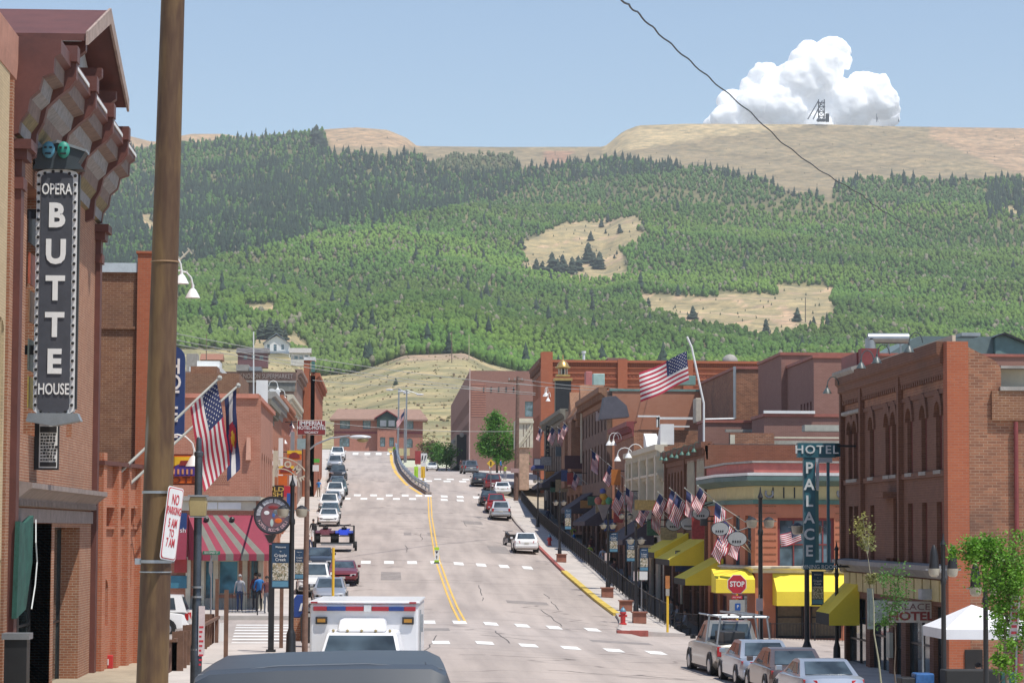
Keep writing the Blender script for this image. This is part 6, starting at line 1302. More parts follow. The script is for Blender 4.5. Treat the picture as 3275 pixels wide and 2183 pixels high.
def vehicles():
    WP = cpaint("white", (.80, .80, .79), 0); SV = cpaint("silver", (.50, .51, .53), .6); GY = cpaint("grey", (.22, .23, .25), .6); DK = cpaint("dark", (.03, .035, .045)); TLG = cpaint("teal_grey", (.13, .19, .19), .5)
    RD = cpaint("red", (.42, .03, .04)); DR = cpaint("dark_red", (.20, .03, .035)); BZ = cpaint("bronze", (.15, .115, .11), .5); LB = cpaint("ice_blue", (.46, .50, .56), .6)
    pi = math.pi
    car('suv', WP, "white SUV parked farthest up the hill in the row facing the camera", -5.75, 322, pi)
    car('suv', SV, "silver SUV second from the top of the row facing the camera", -5.8, 309, pi)
    car('pickup', DK, "dark blue black pickup parked facing downhill between silver and teal cars", -5.15, 292, pi)
    car('wagon', TLG, "teal green wagon half hidden behind a white SUV on the hill", -4.65, 268, pi)
    car('suv', WP, "white SUV parked just in front of the teal green wagon", -4.85, 260, pi)
    car('sedan', SV, "silver sedan wedged between two white SUVs on the hill", -4.9, 250, pi)
    car('sedan', GY, "dark grey sedan between the teal wagon and the blue black pickup", -5.0, 279, pi)
    car('suv', WP, "white boxy SUV in the middle of the row facing downhill", -5.0, 240, pi)
    car('sedan', TLG, "dull teal sedan squeezed between two white vehicles on the hill", -4.7, 230, pi)
    car('sedan', WP, "white hatch parked directly behind the flatbed trailer", -4.6, 219, pi)
    car('sedan', DK, "dark sedan whose windscreen shows above the white roofed van", -3.95, 163, pi)
    car('coupe', DR, "dark red coupe beside the white roofed van near the striped awning", -2.35, 152, pi)
    car('suv', WP, "white roofed SUV behind the silver sedan near the yellow pole", -3.75, 143.5, pi)
    car('sedan', SV, "silver sedan facing the camera behind the ambulance roof", -2.75, 135.5, pi)
    car('suv', WP, "white SUV parked sideways in the side street behind the rusty pole", -10.25, 108.5, pi/2, z=-4.42)
    car('sedan', WP, "white sedan with low sun glare parked beside the motorcycle", 10.0, 189, 0)
    car('wagon', SV, "silver wagon seen from behind below the bright red car", 10.3, 237, 0)
    car('suv', RD, "bright red SUV just ahead of the silver wagon", 10.25, 246, 0)
    car('sedan', DK, "black sedan ahead of the bright red SUV", 10.0, 256, 0)
    car('sedan', WP, "white sedan parked nearest the tall brown utility pole", 12.0, 272, 0)
    car('suv', DR, "dark red SUV parked before the upper crosswalk by the green tree", 11.5, 284, 0)
    car('sedan', DK, "black sedan next to the dark red SUV at the upper crosswalk", 10.35, 291, 0)
    car('suv', GY, "dark grey SUV at the crest below the far maroon hotel", 11.0, 340, 0)
    car('suv', BZ, "bronze SUV parked left of the dark grey one at the crest", 10.9, 352, 0)
    car('sedan', WP, "small white sedan driving away over the lower road crest", 7.6, 430, pi)
    g2 = "vehicles parked at the near right kerb"
    car('pickup', pm("car_champagne", (.42, .40, .36), .3, metal=.5, var=.03, coat=.6), "champagne pickup truck with a ladder rack by the stop sign", 11.45, 88.2, .07, z=-4.78, name="pickup_truck", group=g2, rack=True)
    car('sedan', LB, "pale blue silver sedan parked right behind the ladder rack pickup", 11.6, 82.6, .03, z=-4.78, group=g2)
    car('sedan', BZ, "bronze grey sedan second from the front with its brake lamp lit", 11.75, 77.4, .03, z=-4.79, group=g2)
    car('coupe', LB, "silver coupe nearest the camera at the lower edge, rounded boot", 11.9, 72.6, .04, z=-4.8, group=g2)
vehicles()
def ambulance():
    X, Y, z = -.44, 59.4, -4.22; t = thing("ambulance", "white box ambulance with red and blue roof lights facing the camera", "ambulance", (X, Y, z), -.045)
    WP = pm("ambulance_white", (.74, .74, .755), .35, var=.03, coat=.3); hw = 1.21; b = MB()
    b.box(-hw, hw, 0, 4.3, .55, 2.55); b.build("box_body", WP, t, local=True, bevel=.05)
    b = MB(); b.box(-hw-.03, hw+.03, -.04, 4.34, 2.55, 2.61); b.build("roof", WP, t, local=True, bevel=.03)
    segs = [(-1.10, -.80, 'r'), (-.80, -.38, 'b'), (-.38, .02, 'r'), (.20, .58, 'r'), (.58, .92, 'b'), (.92, 1.18, 'r')]
    LR, LBm = pm("lens_red", (.33, .02, .035), .2), pm("lens_blue", (.02, .05, .2), .2)
    for a, c, k in segs: m = MB(); m.box(a-.03, c-.03, -.09, -.004, 2.395, 2.49); m.build("warning_light", LR if k == 'r' else LBm, t, local=True, bevel=.01)
    m = MB(); m.box(.0, .16, -.09, -.004, 2.38, 2.52); m.build("clear_light", HL, t, local=True)
    for x in (-.95, .98):
        m = MB(); m.box(x-.13, x+.13, -.06, -.004, 2.10, 2.26); q = m.build("side_lamp", TRIM, t, local=True, bevel=.01); m = MB(); m.box(x-.09, x+.09, -.075, -.061, 2.14, 2.22); m.build("amber_lens", pm("amber_lens", (.42, .20, .03), .2), q, local=True)
    for x in (-hw+.02, hw-.2): m = MB(); m.box(x, x+.15, -.07, -.004, 2.56, 2.6); m.build("marker_lamp", LR, t, local=True)
    m = MB(); m.box(hw+.005, hw+.03, .9, 1.0, .7, 2.4); m.box(hw+.03, hw+.08, .9, .96, 1.9, 2.3); m.build("grab_rail", GALV, t, local=True)
    # cab
    m = MB(); a = [(-.95, -1.75, 1.15), (.95, -1.75, 1.15), (.78, -1.05, 1.92), (-.78, -1.05, 1.92)]
    m.add([(-.98, -1.85, .9), (.98, -1.85, .9), (.98, 0, .9), (-.98, 0, .9), (-.96, -1.75, 1.15), (.96, -1.75, 1.15), (.98, 0, 1.15), (-.98, 0, 1.15), (-.76, -1.05, 1.95), (.76, -1.05, 1.95), (.80, -.0, 1.99), (-.80, -.0, 1.99)],
          [(0, 1, 5, 4), (1, 2, 6, 5), (3, 0, 4, 7), (4, 5, 9, 8), (5, 6, 10, 9), (7, 4, 8, 11), (8, 9, 10, 11), (2, 3, 7, 11, 10, 6)]); m.build("cab", WP, t, local=True, bevel=.06)
    m = MB(); A, B, C, D = (Vector(v) for v in ((-.96, -1.75, 1.15), (.96, -1.75, 1.15), (.76, -1.05, 1.95), (-.76, -1.05, 1.95))); q = lambda u, v: A.lerp(B, u).lerp(D.lerp(C, u), v)
    m.prism([q(.04, .03)+Vector((0, -.012, .012)), q(.96, .03)+Vector((0, -.012, .012)), q(.95, .90)+Vector((0, -.012, .012)), q(.05, .90)+Vector((0, -.012, .012))], (0, -.012, .012)); m.build("windshield", CG, t, local=True)
    m = MB(); m.prism([(-.55, -1.0, 1.96), (.55, -1.0, 1.96), (.5, -.75, 2.24), (-.5, -.75, 2.24)], (0, .7, 0)); m.build("wind_deflector", WP, t, local=True, bevel=.07)
    m = MB(); m.prism([(-.97, -1.8, .55), (.97, -1.8, .55), (.97, -1.8, 1.14), (-.97, -1.8, 1.14)], (0, -.02, 0)); 
    m.add([(-.96, -1.8, .5), (.96, -1.8, .5), (.9, -2.9, .5), (-.9, -2.9, .5), (-.96, -1.8, 1.16), (.96, -1.8, 1.16), (.86, -2.85, 1.0), (-.86, -2.85, 1.0)], [(0, 1, 5, 4), (1, 2, 6, 5), (2, 3, 7, 6), (3, 0, 4, 7), (4, 5, 6, 7), (0, 3, 2, 1)]); m.build("bonnet", WP, t, local=True, bevel=.06)
    for i in range(5): m = MB(); m.ball((-.62+.31*i, -1.0, 1.99), .035, n=6, k=4); m.build("roof_marker", TAN, t, local=True)
    for s in (-1, 1): m = MB(); m.box(s*1.08-.09, s*1.08+.09, -1.55, -1.45, 1.1, 1.5); m.tube([(s*.95, -1.5, 1.2), (s*1.08, -1.5, 1.2)], .02); m.build("mirror", TRIM, t, local=True, bevel=.02)
    for s in (-1, 1):
        m = MB(); m.box(s*.7-.12, s*.7+.12, -2.93, -2.88, .75, .92); m.build("headlight", HL, t, local=True)
        for y in (-2.1, 3.1): m = MB(); m.cyl((s*.78, y, .39), (s*1.05, y, .39), .39, n=18); q = m.build("wheel", TYRE, t, local=True); m = MB(); m.cyl((s*1.05, y, .39), (s*1.07, y, .39), .24, n=12); m.build("rim", RIM, q, local=True)
    m = MB(); m.box(-.98, .98, -3.0, -2.9, .42, .66); m.build("bumper", GALV, t, local=True, bevel=.03)
    m = MB(); m.box(-.55, .55, -2.92, -2.87, .7, .96); m.build("grille", TRIM, t, local=True)
ambulance()
def jeep():
    X, Y = PX(1072, 20.2), 20.2; z = -2.80; t = thing("offroad_car", "slate grey hardtop of an off-road car in the foreground, dark roof seen from above", "car", (X, Y, z))
    t.rotation_euler = (0, -.028, .0); M_ = pm("slate_hardtop", (.050, .060, .074), .42, var=.05, scale=1.2); B_ = pm("jeep_paint", (.05, .06, .08), .3, coat=.5)
    hw = .94; m = MB(); prof = [(-hw-.02, .95), (-hw-.01, 1.25), (-hw+.03, 1.66), (-hw+.08, 1.81), (-hw+.18, 1.86), (-.3, 1.875), (.3, 1.875), (hw-.18, 1.86), (hw-.08, 1.81), (hw-.03, 1.66), (hw+.01, 1.25), (hw+.02, .95)]
    rings = [[(a*k, y, .95+(b-.95)*h) for a, b in prof] for y, k, h in ((-2.12, .97, .80), (-2.04, .99, .965), (-1.93, 1, .985), (-1.9, 1, .992), (-1.0, 1, 1.0), (.12, .995, .995), (.22, .985, .98))]
    n = len(prof)
    for A, B in zip(rings[:-1], rings[1:]): m.add(A+B, [(i, i+1, n+i+1, n+i) for i in range(n-1)])
    m.add(rings[0], [tuple(range(n))]); m.add(rings[-1], [tuple(range(n))]); m.build("hardtop", M_, t, smooth=True, local=True)
    m = MB(); m.tube([(-hw+.1, -1.915, 1.823), (-.3, -1.915, 1.872), (.3, -1.915, 1.872), (hw-.1, -1.915, 1.823)], .004, 4); m.build("roof_seam", GREYM, t, local=True)
    m = MB(); m.tube([(hw-.22, .1, 1.853), (hw-.22, -1.9, 1.853)], .005, 4); m.build("gutter_line", BLACK, t, local=True)
    m = MB(); m.box(-hw, hw, -2.1, 1.7, .55, 1.02); m.build("body", B_, t, local=True, bevel=.05); m = MB(); m.box(-hw+.2, hw-.2, -2.15, -2.1, 1.05, 1.45); m.build("rear_window", CG, t, local=True)
    m = MB(); m.prism([(-hw+.1, .95, 1.05), (hw-.1, .95, 1.05), (hw-.15, .3, 1.75), (-hw+.15, .3, 1.75)], (0, .03, .03)); m.build("windshield", CG, t, local=True)
    for s in (-1, 1):
        m = MB(); m.box(s*(hw+.06), s*(hw+.26), .55, .65, 1.05, 1.30); m.tube([(s*hw, .6, 1.1), (s*(hw+.1), .6, 1.1)], .02); m.build("mirror", TRIM, t, local=True, bevel=.03)
        m = MB(); m.box(s*hw-.01, s*hw+.012, -1.7, -.5, 1.08, 1.5); m.build("side_window", CG, t, local=True)
        for y in (-1.3, 1.15): m = MB(); m.cyl((s*.68, y, .38), (s*.95, y, .38), .38, n=18); q = m.build("wheel", TYRE, t, local=True); m = MB(); m.cyl((s*.95, y, .38), (s*.965, y, .38), .2, n=12); m.build("rim", RIM, q, local=True)
        m = MB(); m.box(s*.72-.07, s*.72+.07, -2.14, -2.1, .7, .86); m.build("taillight", TL, t, local=True)
    m = MB(); m.cyl((.1, -2.13, .95), (.1, -2.35, .95), .37, n=18); m.build("spare_wheel", TYRE, t, local=True)
jeep()
def trailer_and_bikes():
    Y = 184; z = zg(-3.5, Y); t = thing("flatbed_trailer", "black railed utility trailer standing at the kerb with quad bikes on it", "trailer", (-3.45, Y, z)); m = MB()
    m.box(-1.3, 1.3, -1.6, 1.6, .5, .58); m.build("deck", BLACK, t, local=True); m = MB()
    for x in (-1.33, 1.33):
        for y in (-1.6, 0, 1.6): m.box(x-.04, x+.04, y-.04, y+.04, .2, 1.75)
        for h in (1.0, 1.72): m.box(x-.03, x+.03, -1.6, 1.6, h-.03, h+.03)
    for y in (1.6,):
        for h in (1.0, 1.72): m.box(-1.3, 1.3, y-.03, y+.03, h-.03, h+.03)
    m.build("rails", BLACK, t, local=True)
    for s in (-1, 1): m = MB(); m.cyl((s*1.38, 0, .33), (s*1.55, 0, .33), .33, n=14); q = m.build("wheel", TYRE, t, local=True); m = MB(); m.cyl((s*1.55, 0, .33), (s*1.56, 0, .33), .17, n=10); m.build("rim", RIM, q, local=True)
    m = MB(); m.box(-.9, 1.2, -1.9, -1.62, .38, .5); m.build("ramp_edge", GALV, t, local=True)
    def quad_(x, col, lab):
        q = thing("quad_bike", lab, "quad bike", (-3.45+x, Y-.4, z+.58), group="quad bikes on the trailer"); q.scale = (1.2,)*3; m = MB()
        m.prism([(-.28, -.9, .42), (-.36, -.5, .72), (-.2, 0, .80), (-.34, .5, .74), (-.26, .95, .5), (-.2, 0, .35)], (.6, 0, 0)); m.build("body", col, q, local=True, bevel=.05)
        for a in (-.42, .42):
            for b in (-.6, .65): m = MB(); m.cyl((a-.11, b, .27), (a+.11, b, .27), .27, n=12); m.build("wheel", TYRE, q, local=True)
            m = MB(); m.prism([(a-.16, -.9, .5), (a+.16, -.9, .5), (a+.16, -.3, .62), (a-.16, -.3, .62)], (0, 0, .06)); m.build("mudguard", col, q, local=True)
        m = MB(); m.tube([(-.38, .3, 1.02), (0, .38, .98), (.38, .3, 1.02)], .03); m.cyl((0, .38, .98), (0, .5, .7), .03); m.build("handlebar", BLACK, q, local=True); m = MB(); m.box(-.15, .15, -.5, .1, .78, .88); m.build("seat", BLACK, q, local=True, bevel=.03)
    quad_(-.62, pm("quad_dark_red", (.10, .02, .03), .35), "dark maroon quad bike on the left half of the trailer"); quad_(.66, pm("quad_blue", (.02, .05, .45), .25), "bright blue quad bike on the trailer")
    X, Y = 9.25, 197; m = thing("motorcycle", "dark motorcycle with chrome engine parked beside the white sedan", "motorcycle", (X, Y, zg(X, Y)), 0.35); 
    for y in (-.72, .76): w = MB(); w.cyl((-.06, y, .32), (.06, y, .32), .32, n=16); q = w.build("wheel", TYRE, m, local=True); w = MB(); w.cyl((-.07, y, .32), (.07, y, .32), .2, n=12); w.build("rim", RIM, q, local=True)
    w = MB(); w.prism([(-.13, -.6, .6), (-.13, -.2, .72), (-.13, .3, .95), (-.13, .55, .85), (-.13, .3, .5), (-.13, -.3, .4)], (.26, 0, 0)); w.build("body", BLACK, m, local=True, bevel=.05)
    w = MB(); w.box(-.2, .2, -.2, .3, .22, .55); w.tube([(.2, .2, .3), (.22, -.9, .3)], .05); w.build("engine", GALV, m, local=True, bevel=.04); w = MB(); w.tube([(-.4, .25, 1.12), (0, .45, 1.05), (.4, .25, 1.12)], .022); w.tube([(.07, .45, 1.05), (.09, .76, .32)], .03); w.tube([(-.07, .45, 1.05), (-.09, .76, .32)], .03); w.build("handlebar", GALV, m, local=True)
    w = MB(); w.ball((0, .58, .95), .11); w.build("headlight", HL, m, local=True); w = MB(); w.box(-.14, .14, -.7, -.1, .74, .84); w.build("seat", TRIM, m, local=True, bevel=.04); w = MB(); w.box(-.3, .3, -.9, -.55, .5, .85); w.build("saddlebag", BLACK, m, local=True, bevel=.05)
trailer_and_bikes()
# ---------------------------------------------------------------- street furniture
def textM(s, size, mat, parent, M, **k):
    t = text(s, size, mat, parent, (0, 0, 0), (0, 0, 0), **k); sx = t.scale[0]; t.scale = (1, 1, 1)
    t.matrix_local = Matrix.Translation(-Vector(parent.location)) @ M @ Matrix.Diagonal((sx, 1, 1, 1)); return t
def frameM(o, u, v):
    u = Vector(u).normalized(); v = Vector(v).normalized(); w = u.cross(v).normalized(); v = w.cross(u)
    return Matrix(((u.x, v.x, w.x, o[0]), (u.y, v.y, w.y, o[1]), (u.z, v.z, w.z, o[2]), (0, 0, 0, 1)))
SW = pm("sign_white", (.78, .78, .77), .4, var=.04); SR = pm("sign_red", (.52, .03, .05), .4, var=.05)
LIME = pm("lime_reflective", (.42, .72, .04), .4); PW_ = pm("faded_pink_sign", (.62, .52, .52), .5, var=.1)
def near_pole():
    m_, nt, p = _new("rusty_steel"); g = _n(nt, "ShaderNodeNewGeometry"); mp = _n(nt, "ShaderNodeMapping"); mp.inputs["Scale"].default_value = (3, 3, .5); nt.links.new(g.outputs["Position"], mp.inputs[0])
    f = noise(nt, mp.outputs[0], 1.6, 5); f2 = noise(nt, g.outputs["Position"], .8, 3); f3 = noise(nt, mp.outputs[0], 9, 3); f4 = noise(nt, mp.outputs[0], 1.1, 2)
    c = mix(nt, ramp(nt, f, .47, .6), (.052, .02, .015), (.155, .088, .035)); c = mix(nt, ramp(nt, f2, .50, .60), c, (.09, .045, .03)); c = mix(nt, .3, c, mix(nt, f3, (.07, .03, .02), (.4, .27, .12)))
    c = mix(nt, ramp(nt, f4, .70, .76), c, (.40, .40, .36))
    nt.links.new(c, p.inputs["Base Color"]); p.inputs["Roughness"].default_value = .62; p.inputs["Metallic"].default_value = .25
    a, b = P(478, 2480, 26), P(555, -70, 26); t = thing("utility_pole", "tall rusty brown steel pole in the foreground with a parking sign strapped to it", "utility pole", a)
    m = MB(); N = 14
    for i in range(N): m.cyl(a.lerp(b, i/N), a.lerp(b, (i+1)/N), .160-.045*i/N, .160-.045*(i+1)/N, 28, cap=i in (0, N-1))
    m.build("shaft", m_, t, smooth=True); at = lambda py: a.lerp(b, (2480-py)/2550)
    for k, (py, r, h) in enumerate(((850, .132, .012), (1805, .152, .03), (1838, .150, .012), (1586, .148, .025))):
        q = at(py); m = MB(); m.cyl(q-Vector((0, 0, h/2)), q+Vector((0, 0, h/2)), r+.008, n=24); m.build("strap", GALV if k else pm("rusty_wire", (.35, .22, .12), .6), t)
    q = at(1805); m = MB(); m.box(q.x-.2, q.x-.14, q.y-.05, q.y+.02, q.z-.03, q.z+.03); m.build("strap_bolt", GALV, t)
    # parking sign
    tl, tr, bl, br = P(535, 1550, 25.75), P(583, 1561, 26.02), P(513, 1786, 25.75), P(565, 1797, 26.02)
    s = thing("parking_sign", "white and red no parking sign seen at a slant on the rusty pole", "sign", (tl+br)/2); c = (tl+tr+bl+br)/4; u = ((tr-tl)+(br-bl)).normalized(); v = ((tl-bl)+(tr-br)).normalized()
    W_, H_ = (tr-tl).length, (tl-bl).length; M = frameM(c, u, v)
    def rr(w, h, r, z, zz):
        pts = []
        for cx, cy, a0 in ((w/2-r, h/2-r, 0), (-w/2+r, h/2-r, 90), (-w/2+r, -h/2+r, 180), (w/2-r, -h/2+r, 270)):
            for k in range(5): an = R(a0+k*22.5); pts.append(M @ Vector((cx+r*math.cos(an), cy+r*math.sin(an), z)))
        return pts, (M.to_3x3() @ Vector((0, 0, zz)))
    for nm, w, h, z, mt in (("plate", W_, H_, 0, SW), ("border", W_*.93, H_*.965, .004, SR), ("panel", W_*.86, H_*.94, .007, SW)):
        k = MB(); k.prism(*rr(w, h, W_*.12, z, .003)); k.build(nm, mt, s)
    for tx, y, sz in (("NO", .32, .135), ("PARKING", .17, .098), ("5 AM", .0, .115), ("TO", -.135, .10), ("7 AM", -.265, .115)):
        textM(tx, sz*1.05, SR, s, M @ Matrix.Translation((0, y*H_, .012)), sx=.62, bold=.002, ext=.001)
near_pole()
def street_lamp(px, Y, zb, label, H=4.9, s=1, group="street lamps along the pavements", hood=False):
    X = PX(px, Y, 1700); t = thing("street_lamp", label, "street lamp", (X, Y, zb), group=group); m = MB()
    m.lathe((0, 0, 0), [(.17*s, 0), (.17*s, .12), (.14*s, .2), (.13*s, .75), (.10*s, .85), (.075*s, .95), (.065*s, H*.72), (.085*s, H*.73), (.085*s, H*.75), (.06*s, H*.76), (.06*s, H*.93), (.09*s, H*.94), (.03*s, H*.97), (.015, H)], 12)
    m.build("post", BLACK, t, local=True, smooth=True); m = MB(); m.box(-.5*s, .5*s, -.02, .02, H*.80, H*.80+.03); m.build("crossbar", GREYM, t, local=True)
    for q in (-1, 1):
        m = MB(); c = (q*.26*s, 0, H*.81)
        if not hood: m.lathe((q*.26*s, 0, H*.81), [(.17*s, 0), (.1*s, .07), (.03*s, .12)], 10); m.build("lamp_hood", BLACK, t, local=True, smooth=True)
        else:
          m.lathe(c, [(.15*s, 0), (.14*s, .06), (.12*s, .35*s), (.08*s, .55*s), (.02, .66*s)], 10); m.build("lamp_hood", BLACK, t, local=True, smooth=True)
        m = MB(); m.lathe((q*.26*s, 0, H*.81-.24*s), [(.07*s, 0), (.14*s, .05), (.17*s, .2*s), (.17*s, .235*s)], 10); m.build("lamp_bowl", pm("lamp_bowl_glass", (.42, .38, .30), .3), t, local=True, smooth=True)
    return t
NV = pm("banner_navy", (.02, .055, .11), .7, var=.1); LBL = pm("banner_light_blue", (.10, .25, .36), .7)
def banner(px0, px1, py0, py1, Y, label, big=False, group="town banners on the lamp posts"):
    a, b = P(px0, py1, Y), P(px1, py0, Y); t = thing("banner", label, "banner", a, group=group); h = b.z-a.z; w = b.x-a.x
    m = MB(); m.box(a.x, b.x, Y-.015, Y+.015, a.z, b.z); m.build("cloth", NV, t)
    m = MB(); m.box(a.x+w*.05, b.x-w*.05, Y-.022, Y-.016, a.z+h*.02, a.z+h*.15); m.build("lower_strip", LBL, t)
    m_ = _mats.get("banner_photo")
    if not m_:
        m_, nt, p = _new("banner_photo"); _mats["banner_photo"] = m_; g = _n(nt, "ShaderNodeNewGeometry"); f = noise(nt, g.outputs["Position"], 9, 3); f2 = noise(nt, g.outputs["Position"], 22, 2)
        nt.links.new(mix(nt, ramp(nt, f2, .45, .6), mix(nt, ramp(nt, f, .4, .6), (.09, .10, .05), (.35, .27, .16)), (.62, .58, .5)), p.inputs["Base Color"])
    m = MB(); m.box(a.x+w*.05, b.x-w*.05, Y-.022, Y-.016, a.z+h*.17, a.z+h*.56); m.build("picture", m_, t)
    for i, (tx, sz) in enumerate((("Welcome", .16), ("to", .12), ("Cripple", .25), ("Creek", .25))):
        text(tx, sz*w*(1.0), SW, t, (w/2, -.03, h*(.92-.095*i)), ext=.002, sx=.95)
    m = MB(); m.box(a.x-.02, b.x+.12, Y-.012, Y+.012, b.z, b.z+.03); m.box(a.x-.02, b.x+.12, Y-.012, Y+.012, a.z-.03, a.z); m.build("rods", BLACK, t)
    return t
def planter(X, Y, z, label, w=.75, h=.55):
    t = thing("planter", label, "planter", (X, Y, z), group="brick red planters along the kerb"); m = MB(); m.prism([(-w*.42, -w*.42, 0), (w*.42, -w*.42, 0), (w*.42, w*.42, 0), (-w*.42, w*.42, 0)], (0, 0, h*.9)); m.build("box", pm("planter_brown", (.30, .125, .085), .8, var=.2), t, local=True)
    m = MB(); m.box(-w/2, w/2, -w/2, w/2, h*.9+.002, h); m.build("rim", pm("planter_brown", (0, 0, 0)), t, local=True); return t
def post_sign(px, Y, zb, py_top, label, plates, mt=GREYM, r=.03, name="sign_post", cat="sign", group=None):
    X = PX(px, Y, py_top+50); zt_ = PZ(px, py_top, Y); t = thing(name, label, cat, (X, Y, zb), group=group); m = MB(); m.cyl((X, Y, zb), (X, Y, zt_), r, n=8); m.build("post", mt, t)
    for (a, b, c, d, mm, tx, tm, ts) in plates:
        q, w = P(a, d, Y-.05), P(b, c, Y-.05); m = MB(); m.box(q.x, w.x, Y-.07, Y-.045, q.z, w.z); m.build("sign_plate", mm, t)
        if tx: 
            n = len(tx)
            for i, s_ in enumerate(tx): text(s_, ts, tm, t, ((q.x+w.x)/2-X, -.078, w.z-(w.z-q.z)*(i+.5)/n-zb), ext=.002, sx=.9)
    return t
def left_furniture():
    # near grey post with lantern and parking notice
    Y = 69; X = PX(630, Y, 1900); zb = -4.15; t = thing("street_lamp", "grey black lamp post with a square tan lantern and old stickers beside the rusty pole", "street lamp", (X, Y, zb), group="street lamps along the pavements")
    m = MB(); m.lathe((0, 0, 0), [(.15, 0), (.15, 1.1), (.125, 1.15), (.12, 2.3), (.105, 2.35), (.10, 6.0), (.12, 6.02), (.12, 6.1), (.075, 6.14), (.07, 6.45), (.04, 6.5)], 14); m.build("post", pm("worn_dark_post", (.075, .085, .10), .35, metal=.5, var=.3), t, local=True, smooth=True)
    z0 = PZ(630, 1650, Y)-zb; m = MB(); m.prism([(-.2, -.22, z0), (.2, -.22, z0), (.23, -.22, z0+.34), (.2, -.22, z0+.5), (-.2, -.22, z0+.5), (-.23, -.22, z0+.34)], (0, .44, 0)); m.build("lantern", TAN, t, local=True, bevel=.02)
    m = MB(); m.box(-.25, .25, -.25, .25, z0+.502, z0+.55); m.box(-.21, .21, -.23, .23, z0-.03, z0-.002); m.build("lantern_cap", GREYM, t, local=True)
    for h in (2.35, 2.6, 1.0): m = MB(); m.cyl((0, 0, h), (0, 0, h+.05), .15, n=14); m.build("clamp", GREYM, t, local=True)
    m = MB(); m.box(.06, .22, -.16, -.13, PZ(640, 2094, Y)-zb, PZ(640, 1936, Y)-zb); m.build("notice_plate", PW_, t, local=True)
    m = MB()
    for i in range(9): m.box(.08, .08+.06+.05*((i*7) % 3)/2, -.165, -.161, .62+i*.12, .62+i*.12+.05)
    m.build("notice_print", SR, t, local=True)
    street_lamp(934, 86, -4.15, "black street lamp at the left kerb carrying the town banner", H=5.9, s=1.15)
    banner(868, 926, 1737, 1878, 86, "large navy town welcome banner on the near left lamp post", big=True)
    banner(942, 972, 1757, 1850, 101, "smaller blue banner just behind the large welcome banner")
    # wooden pole with cobra lamp
    t = thing("light_pole", "brown wooden pole with a long arm and silver street light over the parked cars", "light pole", (PX(977, 88), 88, -4.2)); m = MB(); m.cyl((PX(975, 88, 2050), 88, -4.2), P(985, 1385, 88), .10, .075, n=10); m.build("pole", pm("brown_pole_wood", (.20, .12, .09), .9, var=.3, scale=5), t)
    q = lambda a, b: P(a, b, 88); m = MB(); m.tube([q(985, 1440), q(1010, 1420), q(1060, 1400), q(1118, 1393)], .03, 6); m.build("arm", GALV, t)
    m = MB(); c = q(1152, 1397); m.ball(c, .37, sx=1.0, sy=.4, sz=.2, n=14, k=8); m.build("lamp_head", pm("pale_lamp_head", (.55, .57, .6), .3), t, smooth=True); m = MB(); c = q(1160, 1405); m.ball(c, .2, sx=1, sy=.6, sz=.5); m.build("lens", TAN, t, smooth=True)
    # posts and boards near the side street
    for px, Y, zt_, lab in ((728, 82, 1885, "dark brown steel post standing alone on the pale pavement"), (698, 97, 1850, "thin dark brown post at the end of the plank fence"), (904, 93, 1880, "pair of leaning brown timber legs behind the black notice stand")):
        m = MB(); m.box(PX(px, Y)-.065, PX(px, Y)+.065, Y-.06, Y+.06, -4.2, PZ(px, zt_, Y)); tag(m.build("post", WOODB), lab, "post")
    t = post_sign(676, 99, -4.2, 1765, "thin post with a green street name plate and a stop sign turned edge on", [(648, 704, 1761, 1772, pm("street_green", (.02, .20, .12), .4), ["SECOND ST"], SW, .11)])
    m = MB(); c = P(674, 1815, 98.9); m.prism([(c.x-.07, c.y, c.z-.16), (c.x-.07, c.y, c.z+.16), (c.x, c.y, c.z+.36), (c.x+.07, c.y, c.z+.16), (c.x+.07, c.y, c.z-.16), (c.x, c.y, c.z-.36)], (0, .02, 0)); m.build("stop_plate_back", GREYM, t)
    G = "brown planks of the pavement fence"
    for i in range(12):
        Y = 78+i*1.75; X = -6.0-.03*i; m = MB(); m.box(X-.17, X+.16, Y, Y+.12, -4.5, -3.02-.05*(i % 3)); tag(m.build("fence_plank", WOODB), "upright brown plank in the fence row beside the pale pavement", "fence plank", G)
    m = MB(); m.box(-6.1, -6.0, 77.5, 98, -3.3, -3.2); tag(m.build("fence_rail", WOODB), "long brown rail joining the planks beside the pale pavement", "rail")
    m = MB(); c = P(711, 2045, 98); m.prism([(c.x-.14, 98, c.z-.05), (c.x+.12, 98, c.z-.05), (c.x+.16, 98.1, c.z+.62), (c.x-.10, 98.1, c.z+.62)], (0, .05, 0)); tag(m.build("sandwich_board", WHITE), "small white sandwich board at the end of the plank fence", "sandwich board")
    t = thing("planter", "brown square planter tub behind the near lamp post", "planter", (PX(540, 78), 78, -5.4)); m = MB(); m.box(PX(500, 78), PX(572, 78), 78, 78.7, -5.45, PZ(540, 2052, 78)); m.build("box", pm("planter_old", (.22, .13, .10), .8, var=.2), t); m = MB(); m.box(PX(497, 78), PX(575, 78), 77.95, 78.75, PZ(540, 2052, 78), PZ(540, 2046, 78)); m.build("rim", WOODB, t)
    # mailbox on brick base
    Y = 97.5; X = PX(965, Y); t = thing("mailbox", "blue mailbox with a white emblem on a red brick base by the ambulance", "mailbox", (X, Y, -4.2)); m = MB(); m.box(X-.26, X+.26, Y-.25, Y+.25, -4.1, -3.25)
    m.build("brick_base", BR_OPERA, t); m = MB(); m.prism([(X-.24, Y-.22, -3.24), (X+.24, Y-.22, -3.24), (X+.24, Y-.22, -2.55), (X+.15, Y-.22, -2.42), (X-.15, Y-.22, -2.42), (X-.24, Y-.22, -2.55)], (0, .45, 0)); m.build("box", pm("mailbox_blue", (.02, .06, .26), .35), t, bevel=.02)
